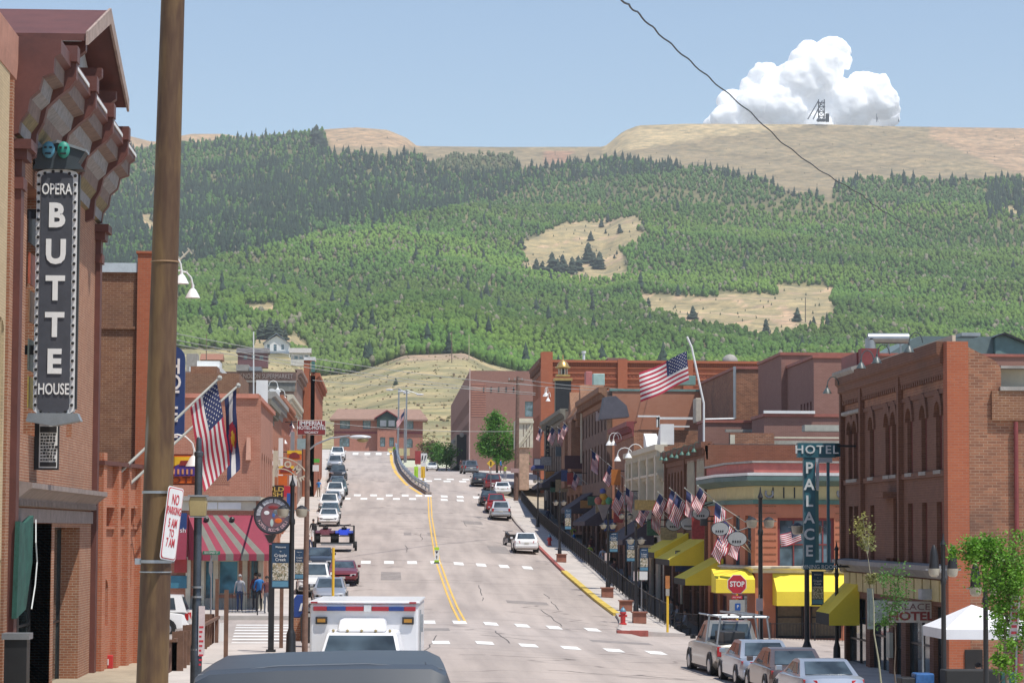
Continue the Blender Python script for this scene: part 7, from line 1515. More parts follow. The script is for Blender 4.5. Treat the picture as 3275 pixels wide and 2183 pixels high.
    m = MB(); m.prism([(X-.06, Y-.24, -3.0), (X+.04, Y-.24, -3.0), (X+.08, Y-.24, -2.72), (X+.02, Y-.24, -2.72)], (0, .01, 0)); m.build("emblem", WHITE, t)
    t = thing("litter_bin", "black litter bin between the mailbox and the ambulance", "bin", (PX(988, 97), 97, -4.2)); m = MB(); m.lathe((0, 0, .05), [(.22, 0), (.25, .1), (.27, .9), (.29, .95), (.2, 1.1), (.05, 1.15)], 14); m.build("drum", BLACK, t, local=True, smooth=True); m = MB(); m.lathe((0, 0, 1.2), [(.24, 0), (.2, .08), (.05, .12)], 12); m.build("lid", BLACK, t, local=True)
    m = MB(); [m.box(PX(858, 88)+.0, PX(896, 88), 87.6+i*.18, 87.68+i*.18, zg(-4, 88)+.154, zg(-4, 88)+.158) for i in range(4)]; tag(m.build("drain_grate", GREYM), "dark drain grate in the pale pavement near the brown post", "drain")
    post_sign(1066, 97, -4.25, 1750, "thin yellow pole rising behind the ambulance roof", [], mt=YEL, r=.05, name="marker_pole", cat="pole")
    rail("dark handrail of the shop steps behind the brown post", [(-7.3, 124.5), (-5.9, 124.5)], lambda a, b: -4.05, 1.0)
    t = thing("notice_stand", "black free-standing notice panel under the large welcome banner", "sign", (PX(872, 90), 90, -4.1)); m = MB(); m.box(PX(862, 90), PX(880, 90), 90, 90.3, -4.1, PZ(870, 1740, 90)); m.build("panel", BLACK, t); m = MB(); m.box(PX(856, 90), PX(886, 90), 89.9, 90.4, -4.15, -4.1+.02); m.build("foot", BLACK, t)
def hanging_sign(lab, px0, px1, py0, py1, Y, face, lines=(), xw=None, trim=None, name="hanging_sign", th=.18):
    a, b = P(px0, py1, Y), P(px1, py0, Y); t = thing(name, lab, "sign", ((a.x+b.x)/2, Y, a.z)); m = MB(); m.box(a.x, b.x, Y, Y+th, a.z, b.z); m.build("sign_face", face, t)
    if trim: m = MB(); e = .06; m.box(a.x-e, b.x+e, Y+.02, Y+th-.02, b.z, b.z+e); m.box(a.x-e, b.x+e, Y+.02, Y+th-.02, a.z-e, a.z); m.box(a.x-e, a.x, Y+.02, Y+th-.02, a.z, b.z); m.box(b.x, b.x+e, Y+.02, Y+th-.02, a.z, b.z); m.build("sign_trim", trim, t)
    for tx, fz, sz, mt, sx in lines: text(tx, sz, mt, t, (0, -.012, (b.z-a.z)*fz), ext=.004, sx=sx, bold=sz*.02)
    if xw is not None: m = MB(); m.cyl((b.x if xw > b.x else a.x, Y+th/2, b.z-.1), (xw, Y+th/2, b.z-.1), .035, n=6); m.build("bracket", BLACK, t)
    return t, a, b
def left_signs():
    GD = pm("gold_letter", (.60, .42, .10), .4); OR = pm("orange_enamel", (.66, .14, .02), .4); YL = pm("yellow_enamel", (.80, .52, .03), .4); PU = pm("purple_enamel", (.07, .04, .26), .4); MR = pm("maroon_enamel", (.24, .03, .03), .4)
    t, a, b = hanging_sign("orange yellow and purple hotel sign behind the near lamp post", 543, 667, 1457, 1544, 97.2, OR, [], xw=-8.1, trim=pm("dark_red_trim", (.12, .02, .01), .5))
    Y = 97.17; q = lambda x, y: P(x, y, Y); m = MB(); m.prism([q(548, 1492), q(548, 1460), q(663, 1460), q(663, 1512), q(650, 1492), q(625, 1480), q(590, 1478)], (0, .02, 0)); m.build("yellow_field", YL, t)
    m = MB(); m.prism([q(558, 1522), q(558, 1492), q(575, 1482), q(635, 1482), q(652, 1496), q(652, 1520)], (0, -.02, 0)); m.build("purple_field", PU, t)
    m = MB(); m.prism([q(572, 1488), q(578, 1472), q(632, 1472), q(638, 1488)], (0, -.04, 0)); m.build("maroon_field", MR, t)
    text("HOTEL", .30, pm("dark_red_trim", (0, 0, 0)), t, ((q(605, 0).x-t.location.x), -.03, q(600, 1535).z-t.location.z), sx=1.5, ext=.004, bold=.006, space=1.25)
    m = MB(); 
    for i in range(5): m.box(q(574+i*14, 0).x, q(580+i*14, 0).x, Y-.05, Y-.02, q(0, 1512).z, q(0, 1496).z)
    m.build("sign_letters", pm("peach", (.62, .3, .16), .5), t)
    c = P(584, 1468, 95); gooseneck(-8.05, 95, c.z+.3, 1, WHITE, "white bell lamp above the orange yellow hotel sign", out=.95, s=1.3)
    # round sign
    Y = 126; c = P(873, 1647, Y); r = 61/F*Y; t = thing("round_sign", "large round black rimmed casino sign above the striped awning", "sign", c)
    def disc(nm, r0, r1, y0, y1, mt, a0=0, a1=360, n=40):
        m = MB(); P0 = []; N = n
        for i in range(N):
            p, q = R(a0+(a1-a0)*i/N), R(a0+(a1-a0)*(i+1)/N)
            m.prism([(c.x+r0*math.cos(p), y0, c.z+r0*math.sin(p)), (c.x+r1*math.cos(p), y0, c.z+r1*math.sin(p)), (c.x+r1*math.cos(q), y0, c.z+r1*math.sin(q)), (c.x+r0*math.cos(q), y0, c.z+r0*math.sin(q))] if r0 > 0 else [(c.x, y0, c.z), (c.x+r1*math.cos(p), y0, c.z+r1*math.sin(p)), (c.x+r1*math.cos(q), y0, c.z+r1*math.sin(q))], (0, y1-y0, 0))
        return m.build(nm, mt, t)
    disc("rim", r*.92, r, Y-.1, Y+.2, BLACK); disc("outer_ring", r*.62, r*.92, Y-.02, Y+.1, pm("ring_slate", (.10, .085, .10), .5)); disc("inner_disc", 0, r*.62, Y-.03, Y+.09, pm("inner_maroon", (.20, .09, .10), .5))
    m = MB()
    for i in range(34):
        an = R(178-176*i/33); u = Vector((math.cos(an), 0, math.sin(an))); v = Vector((-u.z, 0, u.x)); w = .022 if i % 3 else .035
        if i in (7, 8, 17, 26): continue
        m.prism([Vector((c.x, Y-.03, c.z))+u*r*.66-v*w, Vector((c.x, Y-.03, c.z))+u*r*.66+v*w, Vector((c.x, Y-.03, c.z))+u*r*.86+v*w, Vector((c.x, Y-.03, c.z))+u*r*.86-v*w], (0, -.01, 0))
    m.build("ring_lettering", pm("ring_letter_pale", (.5, .5, .52), .5), t)
    LT = pm("ring_letter_pink", (.66, .42, .42), .5); S_ = "HOTEL ROOMS DELI"
    for i, ch in enumerate(S_):
        if ch == " ": continue
        an = R(205+130*i/(len(S_)-1)); u = Vector((math.cos(an), 0, math.sin(an))); o = Vector((c.x, Y-.03, c.z))+u*r*.77
        textM(ch, .20, LT, t, frameM(o, (-u.z, 0, u.x) if False else (-math.sin(an), 0, math.cos(an)), (-u.x, 0, -u.z)), ext=.003, name="letter", bold=.004)
    for dx, dz, w, h, mt in ((-.30, .12, .22, .16, WHITE), (-.05, -.35, .13, .3, pm("mint", (.45, .55, .5), .5)), (.03, .02, .12, .2, pm("sign_blue", (.05, .13, .36), .5)), (.2, .15, .35, .18, pm("sign_grey", (.14, .16, .17), .5)), (.25, -.25, .3, .2, OR), (.1, .08, .08, .1, CREAM), (0, .38, .4, .14, MR)):
        m = MB(); m.ball((c.x+dx, Y-.035, c.z+dz), w*.62, sy=.06, sz=h/w, n=9, k=5); m.build("painted_patch", mt, t)
    m = MB(); m.cyl((c.x-r*.9, Y+.05, c.z+.3), (-6.4, Y+4.3, c.z+.3), .05); m.cyl((c.x-.1, Y, c.z-r), (c.x-.1, Y, c.z-r-.4), .3, .08); m.build("bracket", BLACK, t)
    hanging_sign("dark sign with gold lettering reading gold rush above the round sign", 836, 904, 1554, 1589, 150, pm("black_brown", (.035, .02, .015), .5), [("GOLD", .72, .34, GD, 1.45), ("RUSH", .24, .34, GD, 1.45)], xw=-6.9, trim=BLACK)
    hanging_sign("dark red roadside sign reading imperial hotel motel vacancy", 952, 1040, 1345, 1388, 205, MR, [("IMPERIAL", .80, .46, SW, 1.0), ("HOTEL-MOTEL", .47, .38, SW, .88), ("VACANCY", .14, .24, SW, .95)], xw=-7.8, trim=CREAM)
    for i, (p0, p1, y0_, y1_, Y) in enumerate(((918, 965, 1440, 1470, 190), (891, 940, 1489, 1516, 172))):
        t, a, b = hanging_sign(["yellow and maroon arched sign, upper of two on the left shops", "yellow and maroon arched sign, lower of two on the left shops"][i], p0, p1, y0_, y1_, Y, OR, [], xw=-7.5)
        m = MB(); m.box(a.x, b.x, Y-.02, Y-.002, (a.z+b.z)/2+.1, b.z); m.build("yellow_field", YL, t); m = MB(); cx = (a.x+b.x)/2; m.prism([(cx+.4*math.cos(R(k*22.5)), Y-.03, a.z+.15+.4*math.sin(R(k*22.5))) for k in range(9)], (0, .008, 0)); m.build("maroon_arch", MR, t)
    # arch sign
    Y = 162; t = thing("arch_sign", "cream openwork arch sign with the word home over the left shops", "sign", P(930, 1510, Y)); m = MB(); c = P(895, 1560, Y); R0, R1 = 1.15, 1.9
    for i in range(14):
        p, q_ = R(112-108*i/14), R(112-108*(i+1)/14)
        for ra, rb in ((R0, R0+.07), (R1-.07, R1)): m.prism([(c.x+ra*math.cos(p), Y, c.z+ra*math.sin(p)), (c.x+rb*math.cos(p), Y, c.z+rb*math.sin(p)), (c.x+rb*math.cos(q_), Y, c.z+rb*math.sin(q_)), (c.x+ra*math.cos(q_), Y, c.z+ra*math.sin(q_))], (0, .1, 0))
    m.build("arch_frame", CREAM, t)
    m = MB(); m.box(-7.4, c.x-.3, Y, Y+.1, c.z+1.1, c.z+1.2); m.build("bracket", CREAM, t)
    for i, ch in enumerate("HOME"): an = R(96-24*i); o = Vector((c.x+1.5*math.cos(an), Y-.01, c.z+1.5*math.sin(an))); textM(ch, .55, CREAM, t, frameM(o, (math.sin(an), 0, -math.cos(an)), (math.cos(an), 0, math.sin(an))), name="letter", bold=.02)
    for lab, p0, p1, y0_, y1_, Y, mt in (("orange brown gable-shaped sign over the gold lettered sign", 849, 888, 1524, 1553, 156, pm("sign_rust", (.42, .15, .07), .5)), ("small red and yellow upright sign behind the gold lettered sign", 890, 919, 1520, 1552, 158, OR), ("plain red sign board right behind the gold lettered sign", 906, 934, 1553, 1588, 154, SR), ("blue and white upright sign left of the brown pole", 917, 938, 1576, 1618, 148, pm("sign_cobalt", (.03, .10, .38), .4)), ("white sign with dark marks over the far left pavement", 925, 950, 1520, 1553, 165, WHITE), ("pale teal arched sign under the dark red hotel motel sign", 950, 985, 1402, 1435, 208, pm("pale_teal_sign", (.30, .42, .44), .5)), ("small green sign over the far left pavement", 1004, 1022, 1466, 1478, 240, pm("green_sign", (.1, .45, .06), .5)), ("white panel sign beside the small green sign", 1000, 1020, 1486, 1506, 236, WHITE)):
        hanging_sign(lab, p0, p1, y0_, y1_, Y, mt, [], trim=None)
    hg = "white bell lamps on the far left shops"
    for i, (px, py, Y) in enumerate(((888, 1262, 230), (915, 1262, 240), (898, 1310, 212), (921, 1302, 222), (903, 1345, 208), (890, 1400, 185), (884, 1370, 190), (912, 1398, 205), (870, 1462, 165), (930, 1375, 222), (892, 1235, 235), (905, 1290, 225), (880, 1330, 200), (912, 1325, 215), (925, 1345, 220), (936, 1350, 225), (905, 1370, 205), (870, 1425, 170), (845, 1480, 152))):
        q = P(px, py, Y); gooseneck(q.x-.9, Y, q.z, 1, WHITE, "white bell lamp reaching out from the crowded far left shopfronts", out=.7, s=1.15, group=hg)
    for i, (px, ya, yb, Y) in enumerate(((880, 1440, 1560, 160), (897, 1400, 1520, 178), (868, 1500, 1610, 150), (935, 1380, 1450, 200), (842, 1590, 1700, 131))):
        m = MB(); q, w = P(px, yb, Y), P(px, ya, Y); m.box(q.x-.15, q.x+.15, Y, Y+.2, q.z, w.z); tag(m.build("column", [CREAM, WHITE, CREAM, GALV, CREAM][i]), ["cream pilaster on the second left front", "white drain column on the third left front", "cream pilaster on the first left front above the round sign", "grey downpipe near the dark red hotel motel sign", "cream post beside the striped awning end"][i], "column")
left_furniture(); left_signs()
# ---------------------------------------------------------------- flags
FR, FWh, FB = pm("flag_red", (.42, .03, .06), .8, var=.05), pm("flag_white", (.68, .66, .64), .8, var=.04), pm("flag_blue", (.025, .035, .11), .8, var=.05)
def flag_cloth(parent, o, fly, hoist, wave=.08, droop=0, stars=True, nx=20, ph=0, mats=None, kind='us', skew=0):
    """o: upper hoist corner; fly, hoist: edge vectors"""
    o, fly, hoist = Vector(o), Vector(fly), Vector(hoist); nrm = fly.cross(hoist).normalized(); m = MB()
    def pt(a, b):
        w = wave*math.sin(a*7+b*2.0+ph)*(.25+a)+wave*.5*math.sin(a*13-b*3+ph)
        return o+fly*a+hoist*b+nrm*w+Vector((0, 0, -droop*a*a))+Vector((0, 0, 1))*(wave*.5*math.sin(a*6+ph+1)*a)
    ny = 13 if kind == 'us' else 12
    for j in range(ny):
        for i in range(nx):
            a0, a1, b0, b1 = i/nx, (i+1)/nx, j/ny, (j+1)/ny
            if kind == 'us': m.mi = 2 if (a0 < .395 and j < 7) else (0 if j % 2 == 0 else 1)
            else:
                am, bm = (a0+a1)/2-.55, ((b0+b1)/2-.5)*.62; rr_ = math.hypot(am, bm)
                m.mi = 2 if (j < 4 or j > 7) else 1
                if .09 < rr_ < .2 and not (am > 0 and abs(math.atan2(bm, am)) < .55): m.mi = 0
                elif rr_ <= .09: m.mi = 3
            m.quad(pt(a0, b0), pt(a1, b0), pt(a1, b1), pt(a0, b1))
    q = m.build("cloth", mats or [FR, FWh, FB, YEL], parent, smooth=False)
    if stars and kind == 'us':
        s = MB()
        for r in range(9):
            for k in range(6 if r % 2 == 0 else 5):
                a, b = .4*((k+(.5 if r % 2 == 0 else 1))/6.0), .538*((r+.6)/9.2); c = pt(a, b); e1, e2 = fly*.012, hoist*.02
                for off in (.006, -.006):
                    d = nrm*off; s.add([c+e1+d, c+e2+d, c-e1+d, c-e2+d], [(0, 1, 2, 3)])
        st = s.build("stars", FWh, q); st["kind"] = "stuff"
    return q
def flagpole_wall(lab, base, tip, fly, hoist, group=None, r=.03, **k):
    base, tip = Vector(base), Vector(tip); t = thing("flag", lab, "flag", base, group=group); m = MB(); m.cyl(base, tip, r, r*.8, n=7); m.ball(tip, r*1.8, n=6, k=4); m.build("flagpole", pm("pale_pole", (.46, .47, .43), .5), t)
    flag_cloth(t, tip-(tip-base).normalized()*.12, fly, hoist, **k); return t
def flags():
    a, b = P(352, 1540, 90.5), P(702, 1208, 92); d = (b-a).normalized()
    e1, e2 = P(700, 1215, 92), P(612, 1300, 91.8); c = P(745, 1525, 92.2)
    flagpole_wall("large national flag hanging from the upper of two slanting poles by the orange annex", a, b, P(742, 1490, 92.4)-P(697, 1215, 92), (e2-e1), r=.055, wave=.10, ph=.8, nx=24)
    a2, b2 = P(412, 1550, 91.6), P(762, 1232, 93.5)
    t = flagpole_wall("state flag with a red letter and gold disc hanging folded from the lower slanting pole", a2, b2, P(768, 1525, 93.7)-P(757, 1262, 93.5), P(722, 1300, 93.6)-P(757, 1262, 93.5), r=.05, wave=.12, ph=2, kind='state', stars=False)
    for (x, y, Y), lab in (((352, 1545, 90.3), "bracket"), ((412, 1553, 91.4), "bracket")): pass
    # big rooftop flag
    Y = 150; t = thing("flag", "large national flag streaming from the tall bent white rooftop pole", "flag", P(2251, 1405, Y)); m = MB(); m.tube([P(2251, 1412, Y), P(2251, 1290, Y), P(2212, 1110, Y), P(2197, 1076, Y)], .06, 8); m.build("flagpole", WHITE, t)
    flag_cloth(t, P(2196, 1122, Y), P(2042, 1192, Y)-P(2196, 1122, Y), P(2204, 1214, Y)-P(2196, 1122, Y), wave=.18, ph=.6, nx=26, droop=.1)
    G = "small national flags on the right shopfronts"
    L_ = [(1722, 1365, -22), (1762, 1362, -22), (1783, 1365, -22), (1802, 1350, -22), (1890, 1436, -30), (1944, 1482, -30), (1835, 1510, -24), (1972, 1560, -28), (1998, 1552, -26), (2052, 1606, -30), (2082, 1606, -30), (2104, 1572, -20), (2142, 1560, -22), (2160, 1575, -22), (2190, 1560, -22), (2232, 1552, -20), (2300, 1600, 30), (2318, 1690, -30), (2368, 1686, -30), (2330, 1655, -26)]
    for i, (px, py, dx) in enumerate(L_):
        X = 15.0; Y = X*F/(px-1230); Y = max(Y, 119); tip = P(px, py, Y); s = min(1.25, max(.8, 1.0+.12*((i*5) % 3-1))); base = Vector((16.35, Y+.3, tip.z-1.15))
        if px > 2290 and px < 2400: base = Vector((17.0, 122.6, tip.z-1.1)); tip.y = 121
        fly = Vector((-.10 if i % 3 else -.35, -.12, -1.25*s)); hoist = Vector((.45*s, .05, -.36*s))
        if i % 2: fly = Vector((-.45, -.1, -1.05*s)); hoist = Vector((.42*s, .05, -.5*s))
        flagpole_wall("small national flag drooping from a slanted pole on the shaded right shopfronts", base, tip, fly, hoist, group=G, r=.022, wave=.07, ph=i*1.3, nx=10, stars=False)
    tp = P(2555, 1682, 121.2); flagpole_wall("national flag on a short pole in front of the terracotta upper windows", P(2590, 1735, 121.9), tp, P(2490, 1705, 121.2)-tp, P(2560, 1722, 121.2)-tp, wave=.07, ph=.5, nx=14, r=.025)
    G2 = "small flags on the left shopfronts"
    for i, (px, py, Y) in enumerate(((875, 1300, 190), (925, 1262, 245), (935, 1335, 215), (1028, 1290, 300), (860, 1590, 140))):
        tip = P(px, py, Y); flagpole_wall("small national flag on the crowded left shopfronts", tip+Vector((-1.2, .2, -.9)), tip, Vector((.25, -.1, -1.2)), Vector((-.45, 0, -.35)), group=G2, r=.025, wave=.08, ph=i, nx=10, stars=False)
    Y = 330; t = thing("flag", "national flag on a thin pole by the road divider in front of the depot", "flag", P(1292, 1480, Y)); m = MB(); m.cyl(P(1292, 1480, Y), P(1294, 1305, Y), .06, n=6); m.build("flagpole", GREYM, t); flag_cloth(t, P(1293, 1314, Y), P(1268, 1348, Y)-P(1293, 1314, Y), P(1293, 1338, Y)-P(1293, 1314, Y), wave=.08, nx=10, stars=False)
flags()
def right_furniture():
    zl = lambda X, Y: zg(12.9, Y)-.72
    rail("long black railing between the upper pavement and the sunken walkway", [(13.5, y) for y in (125, 132, 140, 150, 160, 175, 190, 205, 220, 235, 250, 262)], lambda x, y: zg(12.9, y)+.12, 1.05, step=.3)
    m = MB()
    ys = [124.5]+list(range(130, 266, 6)); 
    for a, b in zip(ys[:-1], ys[1:]): m.prism([(13.58, a, zg(12.9, a)-.85), (13.58, a, zg(12.9, a)+.12), (13.58, b, zg(12.9, b)+.12), (13.58, b, zg(12.9, b)-.85)], (.1, 0, 0))
    m.build("retaining_wall", CONC, kind="structure")
    rail("black railing round the corner terrace steps at the side street", [(13.6, 124), (14.4, 121.3), (16.3, 120.6)], lambda x, y: -4.95, 1.1)
    for px, Y, lab in ((2045, 127, "brick red planter nearest the side street on the right pavement"), (2002, 137, "brick red planter second up the right pavement"), (1943, 147, "brick red planter third up the right pavement under a lamp"), (1796, 177, "brick red planter farthest up the right pavement by the hydrant")):
        X = PX(px, Y); planter(X, Y, zg(min(X, 12.9), Y)+.15, lab)
    for px, Y, lab, H in ((2034, 128, "black street lamp nearest the side street on the far right pavement", 4.9), (1945, 148, "black street lamp second up the right pavement", 4.9), (1790, 178, "black street lamp by the far planter and hydrant", 4.9), (1720, 225, "black street lamp in front of the dark Victorian block", 4.9), (2002, 160, "black street lamp in front of the cream ornate building", 4.9)):
        X = PX(px, Y); street_lamp(px, Y, zg(min(X, 12.9), Y)+.15, lab, H)
    street_lamp(2432, 99.5, -4.95, "black street lamp behind the stop sign at the corner", 6.6, 1.25); street_lamp(2580, 97.5, -5.0, "tall black street lamp crossing the teal pylon sign", 6.4, 1.35); street_lamp(2675, 96.5, -5.0, "black street lamp at the far corner of the brown hotel", 4.6, 1.0)
    street_lamp(3016, 70, -4.95, "black twin bell street lamp in front of the orange corner pier", 4.9, .95, hood=True); street_lamp(3150, 62, -4.95, "dark street lamp half hidden in the leafy young tree", 4.5, .9, hood=True)
    for a, b, c, d, Y, lab in ((1806, 1827, 1627, 1692, 178, "navy banner on the farthest right lamp post"), (1949, 1976, 1702, 1764, 148, "navy banner on the second right lamp post"), (2004, 2032, 1728, 1794, 138, "navy banner between the second and first right lamp posts"), (2046, 2073, 1752, 1824, 128, "navy banner on the right lamp post nearest the side street"), (2596, 2634, 1828, 1932, 97.3, "navy banner in front of the bright yellow awning")): banner(a, b, c, d, Y, lab)
    post_sign(2052, 131, -4.2, 1822, "grey post with two small white parking notices on the right pavement", [(2026, 2041, 1826, 1856, PW_, None, None, 0), (2045, 2071, 1824, 1853, SW, None, None, 0)])
    post_sign(1942, 149, -3.6, 1765, "small white parking notice on the railing post by the planter", [(1934, 1950, 1767, 1792, PW_, None, None, 0)])
    # stop sign
    Y = 96.5; X = PX(2357, Y, 1860); t = thing("stop_sign", "red octagonal stop sign on a yellow post with a parking plate below", "stop sign", (X, Y, -4.9)); m = MB(); m.cyl((X, Y, -4.9), (X, Y, PZ(2357, 1840, Y)), .045, n=8); m.build("post", YEL, t)
    for nm, r, y, mt in (("rim", .375, -.03, SW), ("plate", .35, -.04, SR)):
        c = P(2357, 1867, Y+y); m = MB(); m.prism([(c.x+r*math.cos(R(22.5+45*k)), Y+y-.01, c.z+r*math.sin(R(22.5+45*k))) for k in range(8)], (0, .01, 0)); m.build(nm, mt, t)
    c = P(2357, 1867, Y); text("STOP", .27, SW, t, (0, -.055, c.z+4.9), sx=.82, ext=.002, bold=.008)
    for a, b, c_, d, mt, tx, sz, tm in ((2340, 2374, 1903, 1914, SR, "ALL WAY", .075, SW), (2333, 2382, 1917, 1957, pm("grey_plate", (.36, .37, .36), .5), None, 0, None), (2351, 2368, 1928, 1950, pm("parking_blue", (.02, .10, .38), .4), "P", .17, SW)):
        q, w = P(a, d, Y-.05), P(b, c_, Y-.05); dy = .0 if tx != "P" else -.02; m = MB(); m.box(q.x, w.x, Y-.06+dy, Y-.045+dy, q.z, w.z); m.build("sign_plate", mt, t)
        if tx: text(tx, sz, tm, t, ((q.x+w.x)/2-X, -.068+dy, (q.z+w.z)/2+4.9), ext=.001)
    post_sign(2429, 99.2, -4.9, 1900, "small white parking notice on the lamp post behind the stop sign", [(2418, 2440, 1912, 1952, PW_, None, None, 0)], r=.02)
    post_sign(2135, 120, -4.95, 1840, "yellow post with a narrow orange sign turned edge on at the corner", [(2128, 2142, 1840, 1880, pm("orange_brown_sign", (.45, .17, .05), .5, var=.2), None, None, 0), (2129, 2141, 1882, 1904, STONE, None, None, 0)], mt=YEL, r=.055)
    for px, Y, lab in ((1993, 125, "red fire hydrant with blue cap at the right street corner"), (1758, 198, "red fire hydrant with blue cap up the street by the white sedan")):
        X = PX(px, Y); z = zg(min(X, 12.9), Y)+.15; t = thing("fire_hydrant", lab, "fire hydrant", (X, Y, z), group="fire hydrants"); m = MB(); m.lathe((0, 0, 0), [(.18, 0), (.18, .06), (.12, .08), (.12, .5), (.16, .52), (.16, .58), (.13, .6)], 12); m.build("barrel", RED, t, local=True)
        m = MB(); m.lathe((0, 0, .6), [(.14, 0), (.13, .08), (.07, .17), (.04, .18), (.04, .24)], 12); m.build("cap", pm("hydrant_blue", (.12, .27, .38), .4), t, local=True); 
        for s in (-1, 1): m = MB(); m.cyl((s*.1, 0, .42), (s*.2, 0, .42), .06, n=10); m.build("nozzle", RED, t, local=True)
    # in-street pedestrian marker
    Y = 170; X = PX(1398, Y); t = thing("crossing_marker", "lime and white pedestrian marker standing on the centre line", "road sign", (X, Y, zg(X, Y))); m = MB(); m.box(-.18, .18, -.15, .15, .01, .08); m.build("base", TRIM, t, local=True)
    m = MB(); m.box(-.15, .15, -.02, .02, .08, 1.05); m.build("panel", SW, t, local=True); 
    for a, b in ((.09, .22), (.86, 1.04)): m = MB(); m.box(-.15, .15, -.028, -.021, a, b); m.build("lime_panel", LIME, t, local=True)
    m = MB(); m.prism([(-.1, -.022, .80), (.1, -.022, .80), (0, -.022, .62)], (0, -.004, 0)); m.box(-.02, .02, -.028, -.022, .3, .52); m.box(-.05, .05, -.028, -.022, .42, .46); m.build("symbol", BLACK, t, local=True)
    # road divider with guard rail, lamps and signs
    m = MB(); ys = list(range(270, 346, 5)); 
    for a, b in zip(ys[:-1], ys[1:]):
        A, B = divx(a), divx(b); za, zb_ = interp(a, ZL), interp(b, ZL)
        m.add([(A-.3, a, za-5), (A+.3, a, za-5), (A+.3, a, za+.25), (A-.3, a, za+.25), (B-.3, b, zb_-5), (B+.3, b, zb_-5), (B+.3, b, zb_+.25), (B-.3, b, zb_+.25)], [(0, 1, 5, 4), (1, 2, 6, 5), (2, 3, 7, 6), (3, 0, 4, 7), (0, 3, 2, 1), (4, 5, 6, 7)])
    tag(m.build("divider_wall", pm("divider_stone", (.30, .25, .22), .9, var=.3, world=True)), "curved stone retaining wall dividing the upper and lower roads", "retaining wall")
    t = thing("guard_rail", "curved steel guard rail on top of the road divider wall", "guard rail", (4, 272, 3.9)); m = MB()
    for h in (.45, .72): m.tube([(divx(y)-.05, y, interp(y, ZL)+.25+h) for y in ys], .10, 6)
    m.build("rail", GALV, t); m = MB()
    for y in range(271, 345, 4): m.box(divx(y)+.05, divx(y)+.18, y, y+.14, interp(y, ZL)+.2, interp(y, ZL)+1.0)
    m.build("rail_posts", GREYM, t)
    for (px, ya, Y, heads), lab in (((1276, 1242, 333, (-30, -14, 24)), "tall grey street light with two heads, nearer the depot side of the divider"), ((1301, 1247, 318, (-16, 26, 42)), "tall grey street light with two heads, right of its twin on the divider")):
        b, c = P(px-4, 1478, Y), P(px, ya, Y); t = thing("light_pole", lab, "light pole", b); m = MB(); m.cyl(b, c, .13, .09, n=8); m.build("pole", GALV, t)
        for h in heads[::2]: q = P(px+h, ya+(4 if h < 0 else 14), Y); m = MB(); m.cyl(c, q, .05, n=5); m.build("arm", GALV, t); m = MB(); m.ball(q, .5, sy=.4, sz=.22, n=10, k=6); m.build("lamp_head", pm("pale_lamp_head", (0, 0, 0)), t)
    post_sign(1333, 300, 5, 1436, "white sign frame with a red barber striped panel at the divider end", [(1327, 1346, 1441, 1484, pm("red_board2", (.34, .05, .05), .5), None, None, 0)])
    t = post_sign(1355, 296, 5, 1445, "white arrow and no turn road sign above the lower road", [(1346, 1366, 1449, 1476, SW, None, None, 0), (1346, 1362, 1478, 1494, SW, None, None, 0)], r=.05)
    q = P(1356, 1462, 295.9); m = MB(); m.prism([(q.x-.22, q.y-.05, q.z-.3), (q.x-.12, q.y-.05, q.z-.3), (q.x-.1, q.y-.05, q.z+.3), (q.x-.26, q.y-.05, q.z+.1)], (0, -.02, 0)); m.prism([(q.x+.05, q.y-.05, q.z-.3), (q.x+.15, q.y-.05, q.z-.25), (q.x+.28, q.y-.05, q.z+.3), (q.x+.1, q.y-.05, q.z+.15)], (0, -.02, 0)); m.build("arrows", BLACK, t)
    for px, Y, py, lab in ((1262, 345, 1436, "lime marker post at the top of the road divider"), (1331, 290, 1500, "lime marker post halfway down the road divider"), (1353, 284, 1500, "thin yellow pole at the lower end of the divider")):
        q = P(px, py, Y); m = MB(); m.box(q.x-.22, q.x+.22, Y, Y+.06, q.z-.9, q.z+.3); m.cyl((q.x, Y, q.z-1.6), (q.x, Y, q.z), .05, n=5); tag(m.build("marker_post", LIME if px != 1353 else YEL), lab, "marker post")
    # diamond sign
    t = post_sign(1570, 268, 2.6, 1468, "yellow diamond pedestrian warning sign by the green tree", [], r=.04); c = P(1570, 1481, 267.9); m = MB(); r = .42; m.prism([(c.x-r, c.y, c.z), (c.x, c.y, c.z-r), (c.x+r, c.y, c.z), (c.x, c.y, c.z+r)], (0, .03, 0)); m.build("diamond_plate", YEL, t); m = MB(); m.box(c.x-.06, c.x+.06, c.y-.02, c.y-.005, c.z-.2, c.z+.2); m.build("symbol", BLACK, t)
    # brown utility pole
    Y = 235; t = thing("utility_pole", "tall brown timber utility pole with crossarm insulators on the right pavement", "utility pole", (PX(1652, Y), Y, 1)); a, b = P(1650, 1600, Y), P(1657, 1203, Y); m = MB(); m.cyl(a, b, .22, .15, n=10); m.build("pole", pm("brown_pole_wood", (0, 0, 0)), t); m = MB(); m.box(b.x-.9, b.x+.5, Y-.08, Y+.08, b.z-.5, b.z-.35); m.build("crossarm", WOODB, t)
    for k in (-.8, -.3, .35): m = MB(); m.cyl((b.x+k, Y, b.z-.35), (b.x+k, Y, b.z-.15), .06, n=6); m.build("insulator", STONE, t)
    q = P(1648, 1504, Y-.3); m = MB(); m.box(q.x-.4, q.x+.35, Y-.3, Y-.25, q.z-.2, q.z+.2); m.build("notice", pm("pinkish_notice", (.45, .3, .28), .6), t)
    # hanging signs of the right row
    G = "oval signs over the yellow awnings"
